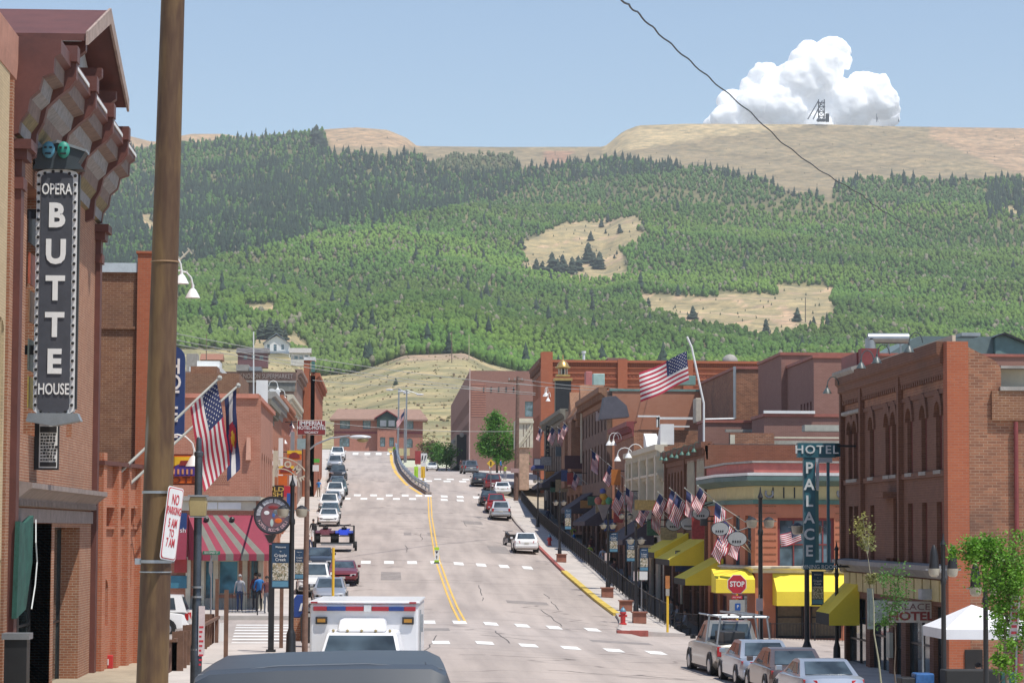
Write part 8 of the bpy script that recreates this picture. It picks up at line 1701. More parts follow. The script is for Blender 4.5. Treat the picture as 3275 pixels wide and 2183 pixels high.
    for i, (px, py, rx, ry, lab) in enumerate(((2155, 1676, 27, 21, "farthest oval silver sign over the olive yellow awnings"), (2202, 1674, 27, 21, "second oval silver sign over the olive yellow awnings"), (2242, 1641, 29, 22, "topmost oval silver sign over the olive yellow awnings"), (2303, 1690, 29, 22, "oval silver sign crossed by a red striped flag"), (2358, 1722, 32, 24, "nearest oval silver sign between two hanging flags"))):
        X = 15.2; Y = X*F/(px-1230); c = P(px, py, Y); rx, ry = rx/F*Y, ry/F*Y; t = thing("oval_sign", lab, "sign", c, group=G); pts = lambda k, y: [(c.x+rx*k*math.cos(2*math.pi*j/24), y, c.z+ry*k*math.sin(2*math.pi*j/24)) for j in range(24)]
        m = MB(); m.prism(pts(1, Y), (0, .14, 0)); m.build("rim", BLACK, t); m = MB(); m.prism(pts(.92, Y-.02), (0, .015, 0)); m.build("face", pm("silver_face", (.40, .41, .40), .35, metal=.2, var=.15), t)
        m = MB(); [m.box(c.x-rx*.5+j*rx*.24, c.x-rx*.36+j*rx*.24, Y-.04, Y-.021, c.z-ry*.5, c.z-ry*.2) for j in range(4)]; m.build("sign_letters", BLACK, t); m = MB(); m.cyl((c.x, Y+.07, c.z+ry), (c.x+.6, Y+.3, c.z+ry+.2), .03, n=5); m.build("bracket", BLACK, t)
    for i, (ya, yb, zt_, zl_, lab) in enumerate(((142.2, 149, -.15, -1.2, "olive yellow awning farthest up the brick block"), (134.6, 141.6, -.45, -1.5, "olive yellow awning in the middle of the brick block"), (127.5, 132.5, -1.35, -2.35, "olive yellow awning on the shaded side of the corner building"))):
        awning(lab, 16.35, 14.5, ya, yb, zt_, zl_, YAWN, val=.3, vb=1, group="yellow awnings on the shaded side")
    awning("yellow awning at the cut-off corner above the stop sign", 122.9, 121.2, 15.2, 17.0, PZ(2390, 1820, 121), PZ(2390, 1852, 121), YAWN, val=.62, axis='y')
    BA = pm("black_purple_canvas", (.055, .045, .06), .8)
    for i, (ya, yb, z0_, lab) in enumerate(((188, 200, 1.9, "large dark slanted awning beyond the colourful cone sign"), (158, 170, .7, "dark grey awning in front of the cream ornate building"), (205, 215, 2.9, "dark awning with a grey stripe farther up the shaded row"), (240, 256, 5.4, "dark awning before the narrow stone shopfront"))): awning(lab, 16.1, 14.2, ya, yb, z0_, z0_-1.3, BA, val=.3)
    awning("blue awning with a white square badge beside the bright orange hotel", 16.6, 15.2, 268, 276, PZ(1720, 1452, 270), PZ(1700, 1490, 270), pm("royal_canvas", (.05, .07, .26), .8), val=.3)
    hanging_sign("white square badge sign hanging by the blue awning", 1709, 1728, 1467, 1486, 262, SW, [], trim=NAVY); 
    t, a, b = hanging_sign("tall narrow black sign with pale vertical letters before the orange hotel", 1745, 1758, 1360, 1470, 255, BLACK, [], xw=16.1)
    for i, ch in enumerate("PALACE"): text(ch, .36, pm("old_gold_letter", (.5, .46, .3), .5), t, (0, -.02, (b.z-a.z)*(.90-.155*i)), ext=.004, name="letter")
    hanging_sign("dark maroon oval-topped sign among the shaded right shopfronts", 1806, 1862, 1456, 1498, 215, pm("dark_maroon_board", (.06, .02, .025), .6), [], xw=16.1); hanging_sign("slate blue round-cornered sign below the first small flags", 1777, 1822, 1428, 1458, 232, pm("slate_blue_board", (.08, .11, .13), .6), [], xw=16.1)
    # cone shaped painted sign
    Y = 182; t = thing("cone_sign", "cone shaped sign with a rainbow coloured top among the dark awnings", "sign", P(1932, 1660, Y)); q = lambda a, b: P(a, b, Y); m = MB(); m.prism([q(1910, 1610), q(1952, 1610), q(1934, 1662), q(1928, 1662)], (0, .2, 0)); m.build("cone", pm("cone_tan", (.30, .27, .25), .6), t)
    for px, py, r, col in ((1914, 1600, 13, (.42, .13, .10)), (1930, 1588, 13, (.55, .30, .03)), (1946, 1600, 12, (.08, .36, .2)), (1928, 1570, 10, (.07, .1, .32)), (1930, 1604, 10, (.35, .3, .05))): m = MB(); m.ball(q(px, py), r/F*Y, sy=.5); m.build("scoop", pm("scoop_%d_%d" % (px, py), col, .5), t, smooth=True)
    for lab, p0, p1, y0_, y1_, Y, mt in (("orange sign with blue emblem hanging by the small flags", 1955, 1985, 1500, 1550, 175, pm("orange_board", (.40, .13, .02), .5)), ("row of small gold and blue hanging plaques over the shaded shops", 2030, 2110, 1598, 1630, 148, pm("gold_blue_plaque", (.20, .14, .05), .5, var=.6, scale=9)), ("pale pink sign box on the Victorian front", 1906, 1930, 1315, 1345, 200, PW_), ("dark grey round light box by the olive awning", 2240, 2262, 1658, 1680, 126, BLACK)): hanging_sign(lab, p0, p1, y0_, y1_, Y, mt, [], xw=16.1)
    hg = "white bell lamps on the right shopfronts"
    for px, py, Y in ((1758, 1262, 262), (1768, 1280, 258), (1948, 1420, 182), (1962, 1420, 180), (1743, 1265, 264), (1975, 1470, 172), (2010, 1460, 165)):
        q = P(px, py, Y); gooseneck(16.1, Y, q.z+.35, -1, WHITE, "white bell lamp curving out from the shaded right shopfronts", out=abs(16.1-q.x), s=1.0, group=hg)
    # pale posts and columns of the shaded shopfronts
    for i, (px, ya, yb, Y) in enumerate(((1998, 1450, 1640, 170), (1988, 1455, 1600, 173), (1757, 1500, 1600, 262), (2100, 1840, 1930, 142), (1835, 1310, 1480, 215))):
        q, w = P(px, yb, Y), P(px, ya, Y); m = MB(); m.cyl((15.95, Y, q.z), (15.95, Y, w.z), .07, n=6); tag(m.build("downpipe", CREAM), ["pale downpipe at the edge of the cream building", "second pale downpipe at the edge of the cream building", "pale pipe on the bright orange hotel corner", "pale post under the farthest olive yellow awning", "thin pale pipe on the Victorian block"][i], "pipe")
right_furniture()
# ---------------------------------------------------------------- people
SKIN = pm("skin", (.46, .25, .17), .6, var=.06); HAIRD = pm("dark_hair", (.03, .02, .015), .7)
def person(label, X, Y, z, rz, shirt, trousers, pose="stand", H=1.74, hair=HAIRD, hat=None, shoes=None, shorts=False, sleeves=True, phase=1):
    t = thing("person", label, "person", (X, Y, z), rz); k = H/1.74
    seat = pose == "sit"; hz = .50 if seat else .93
    J = {}; E = []
    def j(n, x, y, zz, r, par=None, ry=None): J[n] = (Vector((x, y, zz))*k, r*k, (ry or r)*k); par and E.append((par, n))
    j("pelvis", 0, 0, hz, .145, None, .115); j("waist", 0, .01, hz+.14, .125, "pelvis", .10); j("chest", 0, .0, hz+.36, .155, "waist", .115); j("upper", 0, 0, hz+.49, .10, "chest", .085); j("neck", 0, .012, hz+.575, .052, "upper"); j("skull0", 0, .02, hz+.635, .072, "neck", .085); j("skull1", 0, .018, hz+.74, .078, "skull0", .095); j("skull2", 0, .01, hz+.80, .045, "skull1")
    for s, n in ((-1, "l"), (1, "r")):
        sw = {"stand": 0.03*s, "walk": .22*s*phase, "sit": .25}[pose]
        j("sh"+n, s*.17, 0, hz+.46, .062, "upper"); 
        if pose == "sit": A = (s*.22, .10, hz+.22), (s*.16, .33, hz+.16), (s*.13, .40, hz+.16)
        elif s < 0 and pose == "stand": A = (s*.25, .02, hz+.19), (s*.17, .2, hz+.05), (s*.13, .27, hz+.07)
        else: A = (s*.235, -sw*.4, hz+.18), (s*.25, -sw*1.1+.04, hz-.06), (s*.25, -sw*1.3+.06, hz-.13)
        j("el"+n, *A[0], .042, "sh"+n); j("wr"+n, *A[1], .028, "el"+n); j("pa"+n, *A[2], .036, "wr"+n, .018)
        d = (Vector(A[2])-Vector(A[1])).normalized(); side = Vector((1, 0, 0)) if abs(d.x) < .8 else Vector((0, 1, 0)); nn = d.cross(side).normalized(); side = nn.cross(d).normalized()
        for f, (o, L1) in enumerate(((-.027, .062), (-.009, .072), (.009, .067), (.026, .052))):
            b = Vector(A[2])+side*o+d*.035; m_ = b+d*L1*.55+nn*.008*s; e = m_+d*L1*.4+nn*.022*s
            j("f%s%d" % (n, f), *b, .009, "pa"+n); j("g%s%d" % (n, f), *m_, .0085, "f%s%d" % (n, f)); j("h%s%d" % (n, f), *e, .007, "g%s%d" % (n, f))
        b = Vector(A[2])-side*.034*s+d*.0; j("t"+n, *b, .011, "pa"+n); e = b-side*.018*s+d*.035; j("u"+n, *e, .009, "t"+n)
        if pose == "sit": Lg = (s*.12, .42, hz+.02), (s*.13, .44, .08), (s*.14, .58, .035)
        else: Lg = (s*.10, sw*.45+.02, .50), (s*.10, sw*.8-.02, .085), (s*.12, sw*.8+.13, .035)
        j("hip"+n, s*.088, 0, hz-.05, .095, "pelvis"); j("kn"+n, *Lg[0], .062, "hip"+n); j("an"+n, *Lg[1], .042, "kn"+n); j("to"+n, *Lg[2], .038, "an"+n)
    names = list(J); me = bpy.data.meshes.new("body"); me.from_pydata([tuple(J[n][0]) for n in names], [(names.index(a), names.index(b)) for a, b in E], [])
    o = bpy.data.objects.new("body", me); COL.objects.link(o); sk = o.modifiers.new("skin", 'SKIN'); sk.use_smooth_shade = True
    if not me.skin_vertices: me.attributes  # layer is made by the modifier
    for i, n in enumerate(names): v = me.skin_vertices[0].data[i]; v.radius = (J[n][1], J[n][2]); v.use_root = (i == 0)
    ss = o.modifiers.new("sub", 'SUBSURF'); ss.levels = 1; ss.render_levels = 1
    bpy.context.view_layer.update(); m2 = bpy.data.meshes.new_from_object(o.evaluated_get(bpy.context.evaluated_depsgraph_get())); bpy.data.objects.remove(o); m2.name = "body"; m2.materials.clear()
    for mt in (shirt, trousers, SKIN, shoes or BLACK): m2.materials.append(mt)
    for p in m2.polygons:
        c = p.center/k; x, y, zz = c; arm = abs(x) > .19 or (pose in ("sit", "stand") and y > .15 and zz > hz-.0 and zz < hz+.35 and abs(x) > .08)
        if zz > hz+.545: mi = 2
        elif arm and zz < hz+.42: mi = 2 if (zz < hz+.02 or not sleeves and zz < hz+.3 or (pose != "walk" and y > .17)) else 0
        elif zz > hz+.03: mi = 0
        elif zz < .10: mi = 3
        elif shorts and zz < .5: mi = 2
        else: mi = 1
        p.material_index = mi
    b = bpy.data.objects.new("body", m2); COL.objects.link(b); b.parent = t; m2.shade_smooth()
    hd = Vector((0, .015, hz+.715))*k; m = MB(); m.ball((hd.x, hd.y-.018, hd.z+.035), .104*k, sx=.86, sy=1.0, sz=.95, n=12, k=8); m.build("hair" if not hat else "cap", hat or hair, t, smooth=True, local=True)
    if hat: m = MB(); m.prism([(-.07*k, hd.y+.06, hd.z+.05), (.07*k, hd.y+.06, hd.z+.05), (.05*k, hd.y+.18, hd.z+.04), (-.05*k, hd.y+.18, hd.z+.04)], (0, 0, .012)); m.build("cap_brim", hat, t, local=True)
    for s in (-1, 1):
        m = MB(); m.ball((s*.03*k, hd.y+.088*k, hd.z), .011*k, n=6, k=4); m.build("eye", BLACK, t, local=True); m = MB(); m.ball((s*.080*k, hd.y, hd.z-.01), .022*k, sx=.4, n=6, k=4); m.build("ear", SKIN, t, local=True)
    m = MB(); m.prism([(-.012*k, hd.y+.085*k, hd.z-.035*k), (.012*k, hd.y+.085*k, hd.z-.035*k), (0, hd.y+.115*k, hd.z-.03*k), (0, hd.y+.09*k, hd.z+.01*k)], (0, .001, 0)); m.build("nose", SKIN, t, local=True)
    m = MB(); m.box(-.022*k, .022*k, hd.y+.085*k, hd.y+.093*k, hd.z-.062*k, hd.z-.054*k); m.build("mouth", pm("lips", (.25, .08, .07), .6), t, local=True); return t
def people():
    C = lambda n, c: pm("cloth_"+n, c, .85, var=.12, scale=8)
    GR, NVJ, BL, BK, WH, KH = C("grey", (.34, .34, .36)), C("jean", (.03, .05, .12)), C("blue", (.02, .14, .38)), C("black", (.02, .02, .025)), C("white", (.62, .62, .62)), C("khaki", (.34, .28, .2))
    pi = math.pi; PXY = lambda px, Y: PX(px, Y, 1900)
    zl = lambda X, Y: zg(X, Y)+.15
    for lab, px, Y, rz, sh, tr, pose, kw in (
        ("person in grey shirt and blue jeans walking towards the camera by the handrail", 767, 127.5, pi+.1, GR, NVJ, "walk", dict(hat=C("cap_grey", (.3, .3, .3)))),
        ("person in a bright blue jacket standing under the striped awning", 829, 131.5-4, .3, BL, BK, "stand", dict(H=1.8)),
        ("person in a maroon top standing just behind the blue jacket", 817, 129.3, .5, C("maroon", (.12, .02, .03)), BK, "stand", {}),
        ("person in a dark red and black top with grey trousers beside the notice stand", 853, 126, pi+.4, C("red_black", (.13, .04, .04)), C("grey_trousers", (.12, .13, .15)), "stand", {}),
        ("person in dark top and white shorts walking up the far left pavement", 1000, 190, 0, BK, WH, "walk", dict(shorts=True)),
        ("person in navy trousers and dark shirt walking past the brown pole", 984, 168, .1, C("navy", (.03, .04, .09)), C("indigo", (.05, .04, .11)), "walk", {}),
        ("person in a blue shirt high on the left pavement by the white cars", 1016, 262, 0, C("sky_blue", (.03, .20, .50)), KH, "walk", dict(sleeves=False))):
        X = PXY(px, Y); person(lab, X, Y, zl(X, Y), rz, sh, tr, pose, **kw)
    zw = lambda Y: zg(13.2, Y)-.75
    for lab, X, Y, rz, sh, tr, pose, kw in (
        ("person in a pale blue shirt walking on the shaded walkway by the small banner", 15.0, 182, .2, C("pale_blue", (.40, .48, .6)), BK, "walk", {}),
        ("person in a yellow green shirt leaning at the railing on the shaded walkway", 14.4, 186, pi, C("lime_shirt", (.35, .48, .05)), GR, "stand", dict(sleeves=False)),
        ("person in a dark brown top and jeans beside the second banner", 14.6, 168, .1, C("brown_top", (.14, .07, .07)), NVJ, "walk", {}),
        ("person in a white top sitting under the farthest yellow awning", 15.3, 141, 1.3, WH, BK, "sit", {}),
        ("person in a grey top sitting under the middle yellow awning", 15.2, 137.2, 1.6, GR, NVJ, "sit", {}),
        ("person in a pale shirt sitting nearest the cut-off corner behind the stop sign", 15.1, 132.6, 1.5, C("pale_shirt", (.5, .52, .58)), BK, "sit", {})):
        person(lab, X, Y, zw(Y), rz, sh, tr, pose, **kw)
        if pose == "sit":
            m = MB(); m.box(X-.25, X+.25, Y-.25, Y+.22, zw(Y)+.36, zw(Y)+.41); m.box(X-.25, X-.2, Y-.25, Y+.22, zw(Y), zw(Y)+.9); m.box(X+.2, X+.25, Y-.25, Y+.2, zw(Y), zw(Y)+.36); tag(m.build("chair", BLACK), "black patio chair under the person "+lab.split(" person ")[-1].split("sitting ")[-1], "chair")
    person("person in a dark top and cap seated behind the black table under the white canopy", PX(3128, 73, 2100), 73, -4.95, pi+.3, BK, NVJ, "sit", hat=BK)
    src = [o for o in COL.objects if o.parent is None and o.name.startswith("person")]; g = "distant walkers on the shaded right side"
    for i, (X, Y) in enumerate(((14.9, 152), (15.4, 160), (14.5, 176), (15.3, 196), (14.6, 204), (15.1, 212), (15.4, 226), (14.8, 240), (13.6, 300), (14.4, 330), (13.9, 350), (12.6, 380), (12.2, 384), (11.4, 400), (12.9, 410))):
        dup(src[(i*3+4) % 10 if (i*3+4) % 10 < 7 else 8], (X, Y, zw(Y) if Y < 262 else zg(X, Y)+.15), i*1.9, "small distant walker in the shade of the right shopfronts", group=g)
    rs = random.Random(2); sgn = []; cs = [(.3, .04, .04), (.04, .07, .2), (.3, .24, .14), (.05, .14, .08), (.35, .17, .04), (.3, .3, .3)]
    for i in range(18):
        Y = 129+i*7.4; z = zg(12, Y)+rs.uniform(2.0, 4.2); h = rs.uniform(.5, 1.1); m = MB(); m.box(15.0, 15.0+rs.uniform(.6, 1.1), Y, Y+.12, z, z+h); t = thing("blade_sign", "small painted sign sticking out from the shaded right shopfronts", "sign", (15.4, Y, z), group="small signs on the shaded right shopfronts"); m.build("sign_face", pm("blade_%d" % (i % 6), cs[i % 6], .5, var=.5, scale=7), t)
        m = MB(); m.cyl((15, Y+.06, z+h+.05), (16.3, Y+.06, z+h+.05), .03, n=5); m.build("bracket", BLACK, t)
people()
# ---------------------------------------------------------------- right corner furniture
def near_right():
    Y = 72; xa, xb = PX(3022, Y, 2000), PX(3360, Y, 2000); zt_, ze, zv = PZ(3145, 1936, Y), PZ(3145, 2012, Y), PZ(3145, 2044, Y); t = thing("canopy_tent", "white pop-up canopy tent beside the weathered brick wall", "canopy", ((xa+xb)/2, 73.5, -4.9)); CV = pm("white_canvas", (.80, .80, .82), .8, var=.04); xp = PX(3160, Y, 2000); xp = (xa+xb)/2-.25
    m = MB(); y0, y1 = Y, Y+3; A = [(xa, y0, ze), (xb, y0, ze), (xb, y1, ze), (xa, y1, ze)]; pk = ((xa+xb)/2-.45, Y+1.2, zt_)
    for i in range(4): m.add([A[i], A[(i+1) % 4], pk], [(0, 1, 2)])
    for i in range(4): a, b = A[i], A[(i+1) % 4]; m.quad(a, b, (b[0], b[1], zv), (a[0], a[1], zv))
    m.build("canvas", CV, t)
    for a in A: m = MB(); m.cyl((a[0], a[1], ze), (a[0], a[1], -5.0), .03, n=6); m.build("leg", GALV, t)
    m = MB(); m.box(PX(3022, 69), PX(3190, 69), 69, 69.8, -5.0, PZ(3100, 2142, 69)); tag(m.build("draped_table", BLKC, bevel=.03), "black draped table in front of the white canopy", "table")
    m = MB(); m.box(PX(3205, 69), PX(3250, 69), 69.3, 69.9, -5.0, PZ(3220, 2150, 69)); tag(m.build("storage_crate", pm("dark_teal_crate", (.02, .08, .075), .5), bevel=.03), "dark teal crate at the end of the black table", "crate")
    m = MB(); m.box(PX(2925, 70), PX(2985, 70), 70, 70.6, -5.0, PZ(2950, 2152, 70)); tag(m.build("cooler", pm("blue_cooler", (.03, .12, .32), .4, var=.3, scale=8), bevel=.04), "blue cooler box by the lamp post at the brown hotel", "cooler"); 
    m = MB(); m.box(PX(2880, 70), PX(2925, 70), 70, 70.7, -5.0, PZ(2900, 2166, 70)); tag(m.build("newspaper_box", BLACK, bevel=.03), "black newspaper box beside the blue cooler", "newspaper box")
    m = MB(); c = P(2776, 2062, 88); m.box(16.85, 16.97, 88, 88.6, PZ(2776, 2102, 88), PZ(2776, 2022, 88)); tag(m.build("menu_board", CREAM), "cream menu board on the front of the brown hotel", "sign")
    m = MB(); c = P(3085, 2100, 78.9); m.box(PX(3082, 78.9), PX(3138, 78.9), 78.85, 78.965, PZ(3100, 2140, 78.9), PZ(3100, 2076, 78.9)); tag(m.build("wall_opening", DARK), "dark doorway in the weathered brick wall behind the canopy", "doorway")
    m = MB(); m.cyl((18.97, 78.85, -5), (18.97, 78.85, 3.3), .07, n=8); tag(m.build("downpipe", MAR), "dark maroon downpipe on the weathered side wall", "pipe")
    Y = 60; t = thing("sign_post", "thin post with a tall faded pink parking notice among the young leaves", "sign", (PX(3240, Y), Y, -4.9)); m = MB(); m.cyl((PX(3240, Y), Y, -4.9), (PX(3250, Y), Y, PZ(3250, 1905, Y)), .025, n=6); m.build("post", GREYM, t)
    m = MB(); a, b, c, d = P(3228, 2034, Y-.05), P(3256, 2034, Y-.05), P(3264, 1900, Y-.05), P(3234, 1900, Y-.05); m.prism([a, b, c, d], (0, .02, 0)); m.build("sign_plate", PW_, t); m = MB()
    for i in range(6): z = a.z+(c.z-a.z)*(i+.6)/6.6; x = a.x+(d.x-a.x)*(i+.6)/6.6; m.box(x+.04, x+.16, Y-.062, Y-.052, z-.03, z+.03)
    m.build("sign_print", SR, t)
near_right()
# ---------------------------------------------------------------- single trees
def leaf_mat(name, c, v=.35):
    m, nt, p = _new(name); g = _n(nt, "ShaderNodeNewGeometry"); f = noise(nt, g.outputs["Position"], 3.5, 3); f2 = noise(nt, g.outputs["Position"], .9, 2)
    a = mix(nt, ramp(nt, f, .35, .65), tuple(x*(1-v) for x in c), tuple(min(1, x*(1+v)) for x in c)); a = mix(nt, ramp(nt, f2, .4, .6), a, mix(nt, .5, a, (c[0]*1.5, c[1]*1.25, c[2]*.7)))
    nt.links.new(a, p.inputs["Base Color"]); p.inputs["Roughness"].default_value = .55
    tr = _n(nt, "ShaderNodeBsdfTranslucent"); nt.links.new(a, tr.inputs[0]); mx = _n(nt, "ShaderNodeMixShader", i_0=.35); o = nt.nodes["Material Output"]; nt.links.new(p.outputs[0], mx.inputs[1]); nt.links.new(tr.outputs[0], mx.inputs[2]); nt.links.new(mx.outputs[0], o.inputs[0]); return m
def branch_tree(name, label, base, H, crown, lm, bark, seed, n_leaf=3000, leaf=.07, r0=.06, cat="tree", gaps=True, clumps=26, lean=0):
    """crown: list of (dx, dy, z, rx, rz) leaf masses"""
    rs = random.Random(seed); t = thing(name, label, cat, base); bx, by, bz = base; m = MB(); top = Vector((bx+lean, by, bz+H*.8)); pts = [Vector((bx, by, bz)).lerp(top, i/6)+Vector((rs.uniform(-.04, .04), rs.uniform(-.04, .04), 0))*(i > 0) for i in range(7)]
    for i in range(6): m.cyl(pts[i], pts[i+1], r0*(1-i*.14), r0*(1-(i+1)*.14), 8)
    cl = []
    for k in range(clumps):
        dx, dy, z, rx, rz_ = crown[rs.randrange(len(crown))]; a, b, c = (rs.gauss(0, .45) for _ in range(3)); q = Vector((bx+dx+a*rx, by+dy+b*rx, bz+z+c*rz_)); cl.append((q, rs.uniform(.22, .42)*min(rx, rz_))); s = min(pts[2:], key=lambda p: (p-q).length+max(0, p.z-q.z)*2); mid = s.lerp(q, .5)+Vector((0, 0, .08)); m.cyl(s, mid, r0*.35, r0*.22, 5, cap=False); m.cyl(mid, q, r0*.22, r0*.08, 5, cap=False)
    m.build("trunk", bark, t); L = MB(); vs = []; fs = []
    for _ in range(n_leaf):
        q, r = cl[rs.randrange(len(cl))]; p = q+Vector((rs.gauss(0, r), rs.gauss(0, r), rs.gauss(0, r*.9))); u = Vector((rs.uniform(-1, 1), rs.uniform(-1, 1), rs.uniform(-.6, .6))).normalized(); v = u.cross(Vector((rs.uniform(-1, 1), rs.uniform(-1, 1), rs.uniform(-1, 1)))).normalized(); s = leaf*rs.uniform(.6, 1.3); i = len(vs); vs += [p-u*s, p-v*s*.55, p+u*s, p+v*s*.55]; fs.append((i, i+1, i+2, i+3))
    me = bpy.data.meshes.new("crown"); me.from_pydata([tuple(v-Vector(base)) for v in vs], [], fs); me.materials.append(lm); o = bpy.data.objects.new("crown", me); COL.objects.link(o); o.parent = t; return t
LG, LY = leaf_mat("leaf_fresh_green", (.13, .30, .03)), leaf_mat("leaf_pale_olive", (.26, .27, .10)); LDG = leaf_mat("leaf_mid_green", (.075, .20, .035)); LB_ = leaf_mat("leaf_brown_twig", (.17, .12, .08))
BK_, BKP = pm("bark_brown", (.16, .12, .09), .9, var=.3, scale=8), pm("bark_pale", (.42, .40, .26), .8, var=.2, scale=8)
def hit(px, py):
    """where the sight line through (px, py) meets the hillside"""
    lo = 700.
    Y = lo
    while Y < 3300:
        p = P(px, py, Y)
        if zt(p.x, Y) >= p.z: return Vector((p.x, Y, zt(p.x, Y)))
        Y += 6
    p = P(px, py, 3290); return Vector((p.x, 3290, zt(p.x, 3290)))
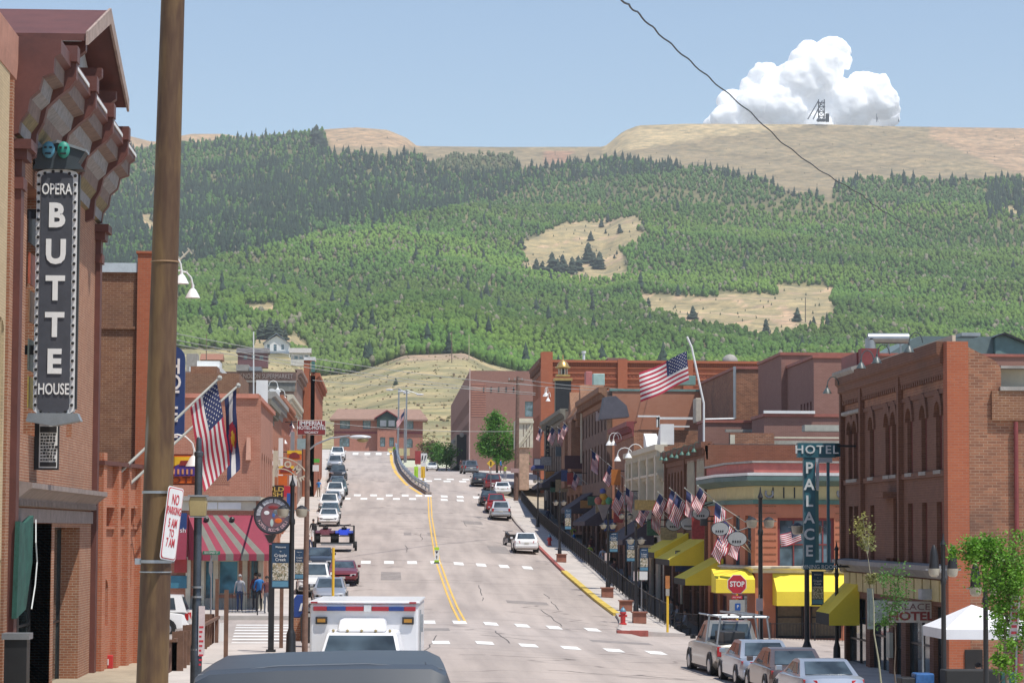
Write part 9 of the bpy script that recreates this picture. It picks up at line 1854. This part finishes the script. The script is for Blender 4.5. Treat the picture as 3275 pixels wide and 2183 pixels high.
def trees():
    Y = 60; X = PX(3215, Y); branch_tree("young_tree", "leafy bright green young tree at the right edge over the white canopy", (X, Y, -4.9), 5.2, [(-.2, 0, 4.1, .62, .55), (.2, 0, 4.3, .6, .5), (-.5, 0, 4.45, .42, .28), (-.05, 0, 3.3, .4, .5), (.25, .1, 2.6, .35, .45), (.3, 0, 3.7, .5, .6)], LG, BK_, 3, 10500, .042, clumps=64)
    X = PX(3190, 58); branch_tree("young_tree", "second slim green sapling below the leafy young tree at the edge", (X, 58, -4.9), 3.0, [(.1, 0, 2.1, .22, .4), (.3, 0, 1.6, .25, .35)], LG, BK_, 8, 900, .05, r0=.035, clumps=14)
    Y = 72; X = PX(2822, Y); branch_tree("thin_sapling", "tall thin leaning sapling with pale trunk and sparse olive leaves", (X, Y, -4.95), 5.4, [(-.62, 0, 5.1, .25, .3), (-.5, 0, 4.6, .2, .35), (-.3, 0, 3.6, .14, .3)], LY, BKP, 5, 800, .045, r0=.032, clumps=22, lean=-.42)
    X = PX(2862, 73); branch_tree("thin_sapling", "dark stemmed sapling with soft green leaves beside the old signboard", (X, 73, -4.95), 4.3, [(-.05, 0, 3.7, .42, .42), (-.1, 0, 3.1, .4, .4), (-.3, 0, 2.6, .4, .3)], LDG, BK_, 6, 1100, .04, r0=.028, clumps=26)
    b = P(1590, 1490, 345); branch_tree("street_tree", "full green tree at the far end of the street before the maroon hotel", (b.x, 345, 7.0), 8.8, [(0, 0, 4.9, 2.4, 2.4), (-.4, 0, 6.9, 1.1, 1.3), (1.9, 0, 4.3, 1.3, 1.7), (-1.6, 0, 3.4, 1.2, 1.4), (.6, 0, 2.6, 2.0, 1.0)], leaf_mat("leaf_deep_green", (.085, .24, .03)), BK_, 9, 9000, .16, r0=.16, clumps=60)
    for i, (px, py, Y, h, lm, lab) in enumerate(((1378, 1500, 480, 6.5, LB_, "bare brown tree at the foot of the dry hill behind the depot"), (1400, 1500, 440, 5, LDG, "small green tree below the dry hill beside the dark hotel front"), (1428, 1505, 430, 4.4, LDG, "low green bush tree by the black marquee"), (1384, 1480, 520, 5.5, LDG, "green tree half behind the bare brown one"))):
        b = P(px, py, Y); branch_tree("street_tree", lab, (b.x, Y, b.z), h, [(0, 0, h*.6, h*.28, h*.3), (h*.1, 0, h*.4, h*.25, h*.25)], lm, BK_, 20+i, 1500, .2, r0=.12, clumps=24)
    # dark pines that stand apart in the clearings
    pm_ = pm("pine_needles", (.030, .050, .028), .85, var=.35, scale=.8); protos = []
    for s in range(3):
        rs = np.random.RandomState(40+s); m = MB(); n = 9
        for k in range(9):
            z0 = .08+k*.095; r = .30*(1-k/10.5)*(.85+.3*rs.rand()); ring = [(r*(1+rs.uniform(-.45, .35))*math.cos(6.283*i/n+k), r*(1+rs.uniform(-.45, .35))*math.sin(6.283*i/n+k), z0+rs.uniform(-.05, .03)) for i in range(n)]; m.add(ring+[(0, 0, min(1, z0+.24))], [(i, (i+1) % n, n) for i in range(n)])
        t = thing("pine_tree", "x", "tree"); m.build("crown", pm_, t, local=True); q = MB(); q.cyl((0, 0, -.02), (0, 0, .5), .025, .01, n=6); q.build("trunk", BK_, t, local=True); protos.append(t)
    sp = [(1715, 870, 45, 0), (1735, 872, 40, 0), (1765, 874, 70, 0), (1800, 873, 60, 0), (1830, 876, 58, 0), (1850, 868, 52, 0), (1783, 876, 50, 0), (1881, 842, 70, 0), (1917, 863, 60, 0), (1900, 850, 45, 0), (1800, 893, 30, 0), (1667, 797, 44, 1), (1889, 770, 34, 1), (1944, 712, 32, 1), (1923, 728, 30, 1), (1982, 747, 32, 1), (1937, 749, 18, 1), (2056, 722, 20, 1), (1965, 827, 16, 1), (1973, 815, 16, 1),
          (2074, 980, 32, 2), (2216, 1022, 46, 3), (2450, 1076, 58, 4), (2550, 1031, 50, 5), (2592, 1060, 38, 6), (2602, 1037, 28, 6), (2565, 1071, 26, 6), (1891, 965, 46, 7), (862, 1088, 75, 8), (835, 1085, 60, 8), (885, 1075, 55, 8), (800, 1060, 40, 9), (912, 1088, 40, 9), (1266, 1232, 26, 10), (3085, 940, 44, 11), (1012, 470, 74, 12), (1024, 476, 60, 12), (1040, 480, 40, 12)]
    LAB = ["dark pine in the tight clump of the upper clearing", "lone dark pine dotted over the upper dry clearing", "small dark pine at the left edge of the lower clearing", "round spreading pine on the pale mound of the lower clearing", "largest dark pine at the bottom of the lower clearing", "dark pine beside the dirt track in the lower clearing", "small dark pine at the right edge of the lower clearing", "single dark pine standing among bright green aspens", "big dark pine behind the white house roof", "smaller dark pine on either side of the white house", "round dark bush on the dry hill above the depot", "dark pine alone in the green wood at the far right slope", "tall tree standing above the left ridge line"]
    for i, (px, py, h, g) in enumerate(sp):
        b = hit(px, py); hh = h/F*b.y*1.0; o = protos[i % 3] if i < 3 else dup(protos[i % 3], b); o.location = b-Vector((0, 0, .3)); w = hh*(1.5 if g in (0, 3, 8, 10, 12) else 1.25); o.scale = (w, w, hh); o.rotation_euler = (0, 0, i*1.7); o["label"] = LAB[g]
        if sum(1 for q in sp if q[3] == g) > 1: o["group"] = "dark pines "+["in the upper clump", "scattered over the upper clearing", "", "", "", "", "at the edge of the lower clearing", "", "behind the white house", "flanking the white house", "", "", "above the left ridge line"][g]
        elif "group" in o: del o["group"]
    # far poles
    for px, ya, yb, Y, lab in ((811, 1060, 1290, 236, "tall white flagless pole above the left roofs"), (660, 1068, 1165, 620, "brown timber pole on the hill foot behind the hotel sign"), (1445, 1060, 1160, 800, "timber pole on the crest of the dry hill"), (1500, 1070, 1150, 820, "pale pole on the crest of the dry hill"), (2576, 950, 1030, 1560, "thin dark pole in the lower clearing")):
        m = MB(); a, b = P(px, yb, Y), P(px, ya, Y); r = Y/F*(1.6 if Y > 500 else 2.4); m.cyl(a, b, r, r*.8, n=6); tag(m.build("pole", WHITE if px == 811 else BKP if px == 1500 else BK_), lab, "pole")
trees()
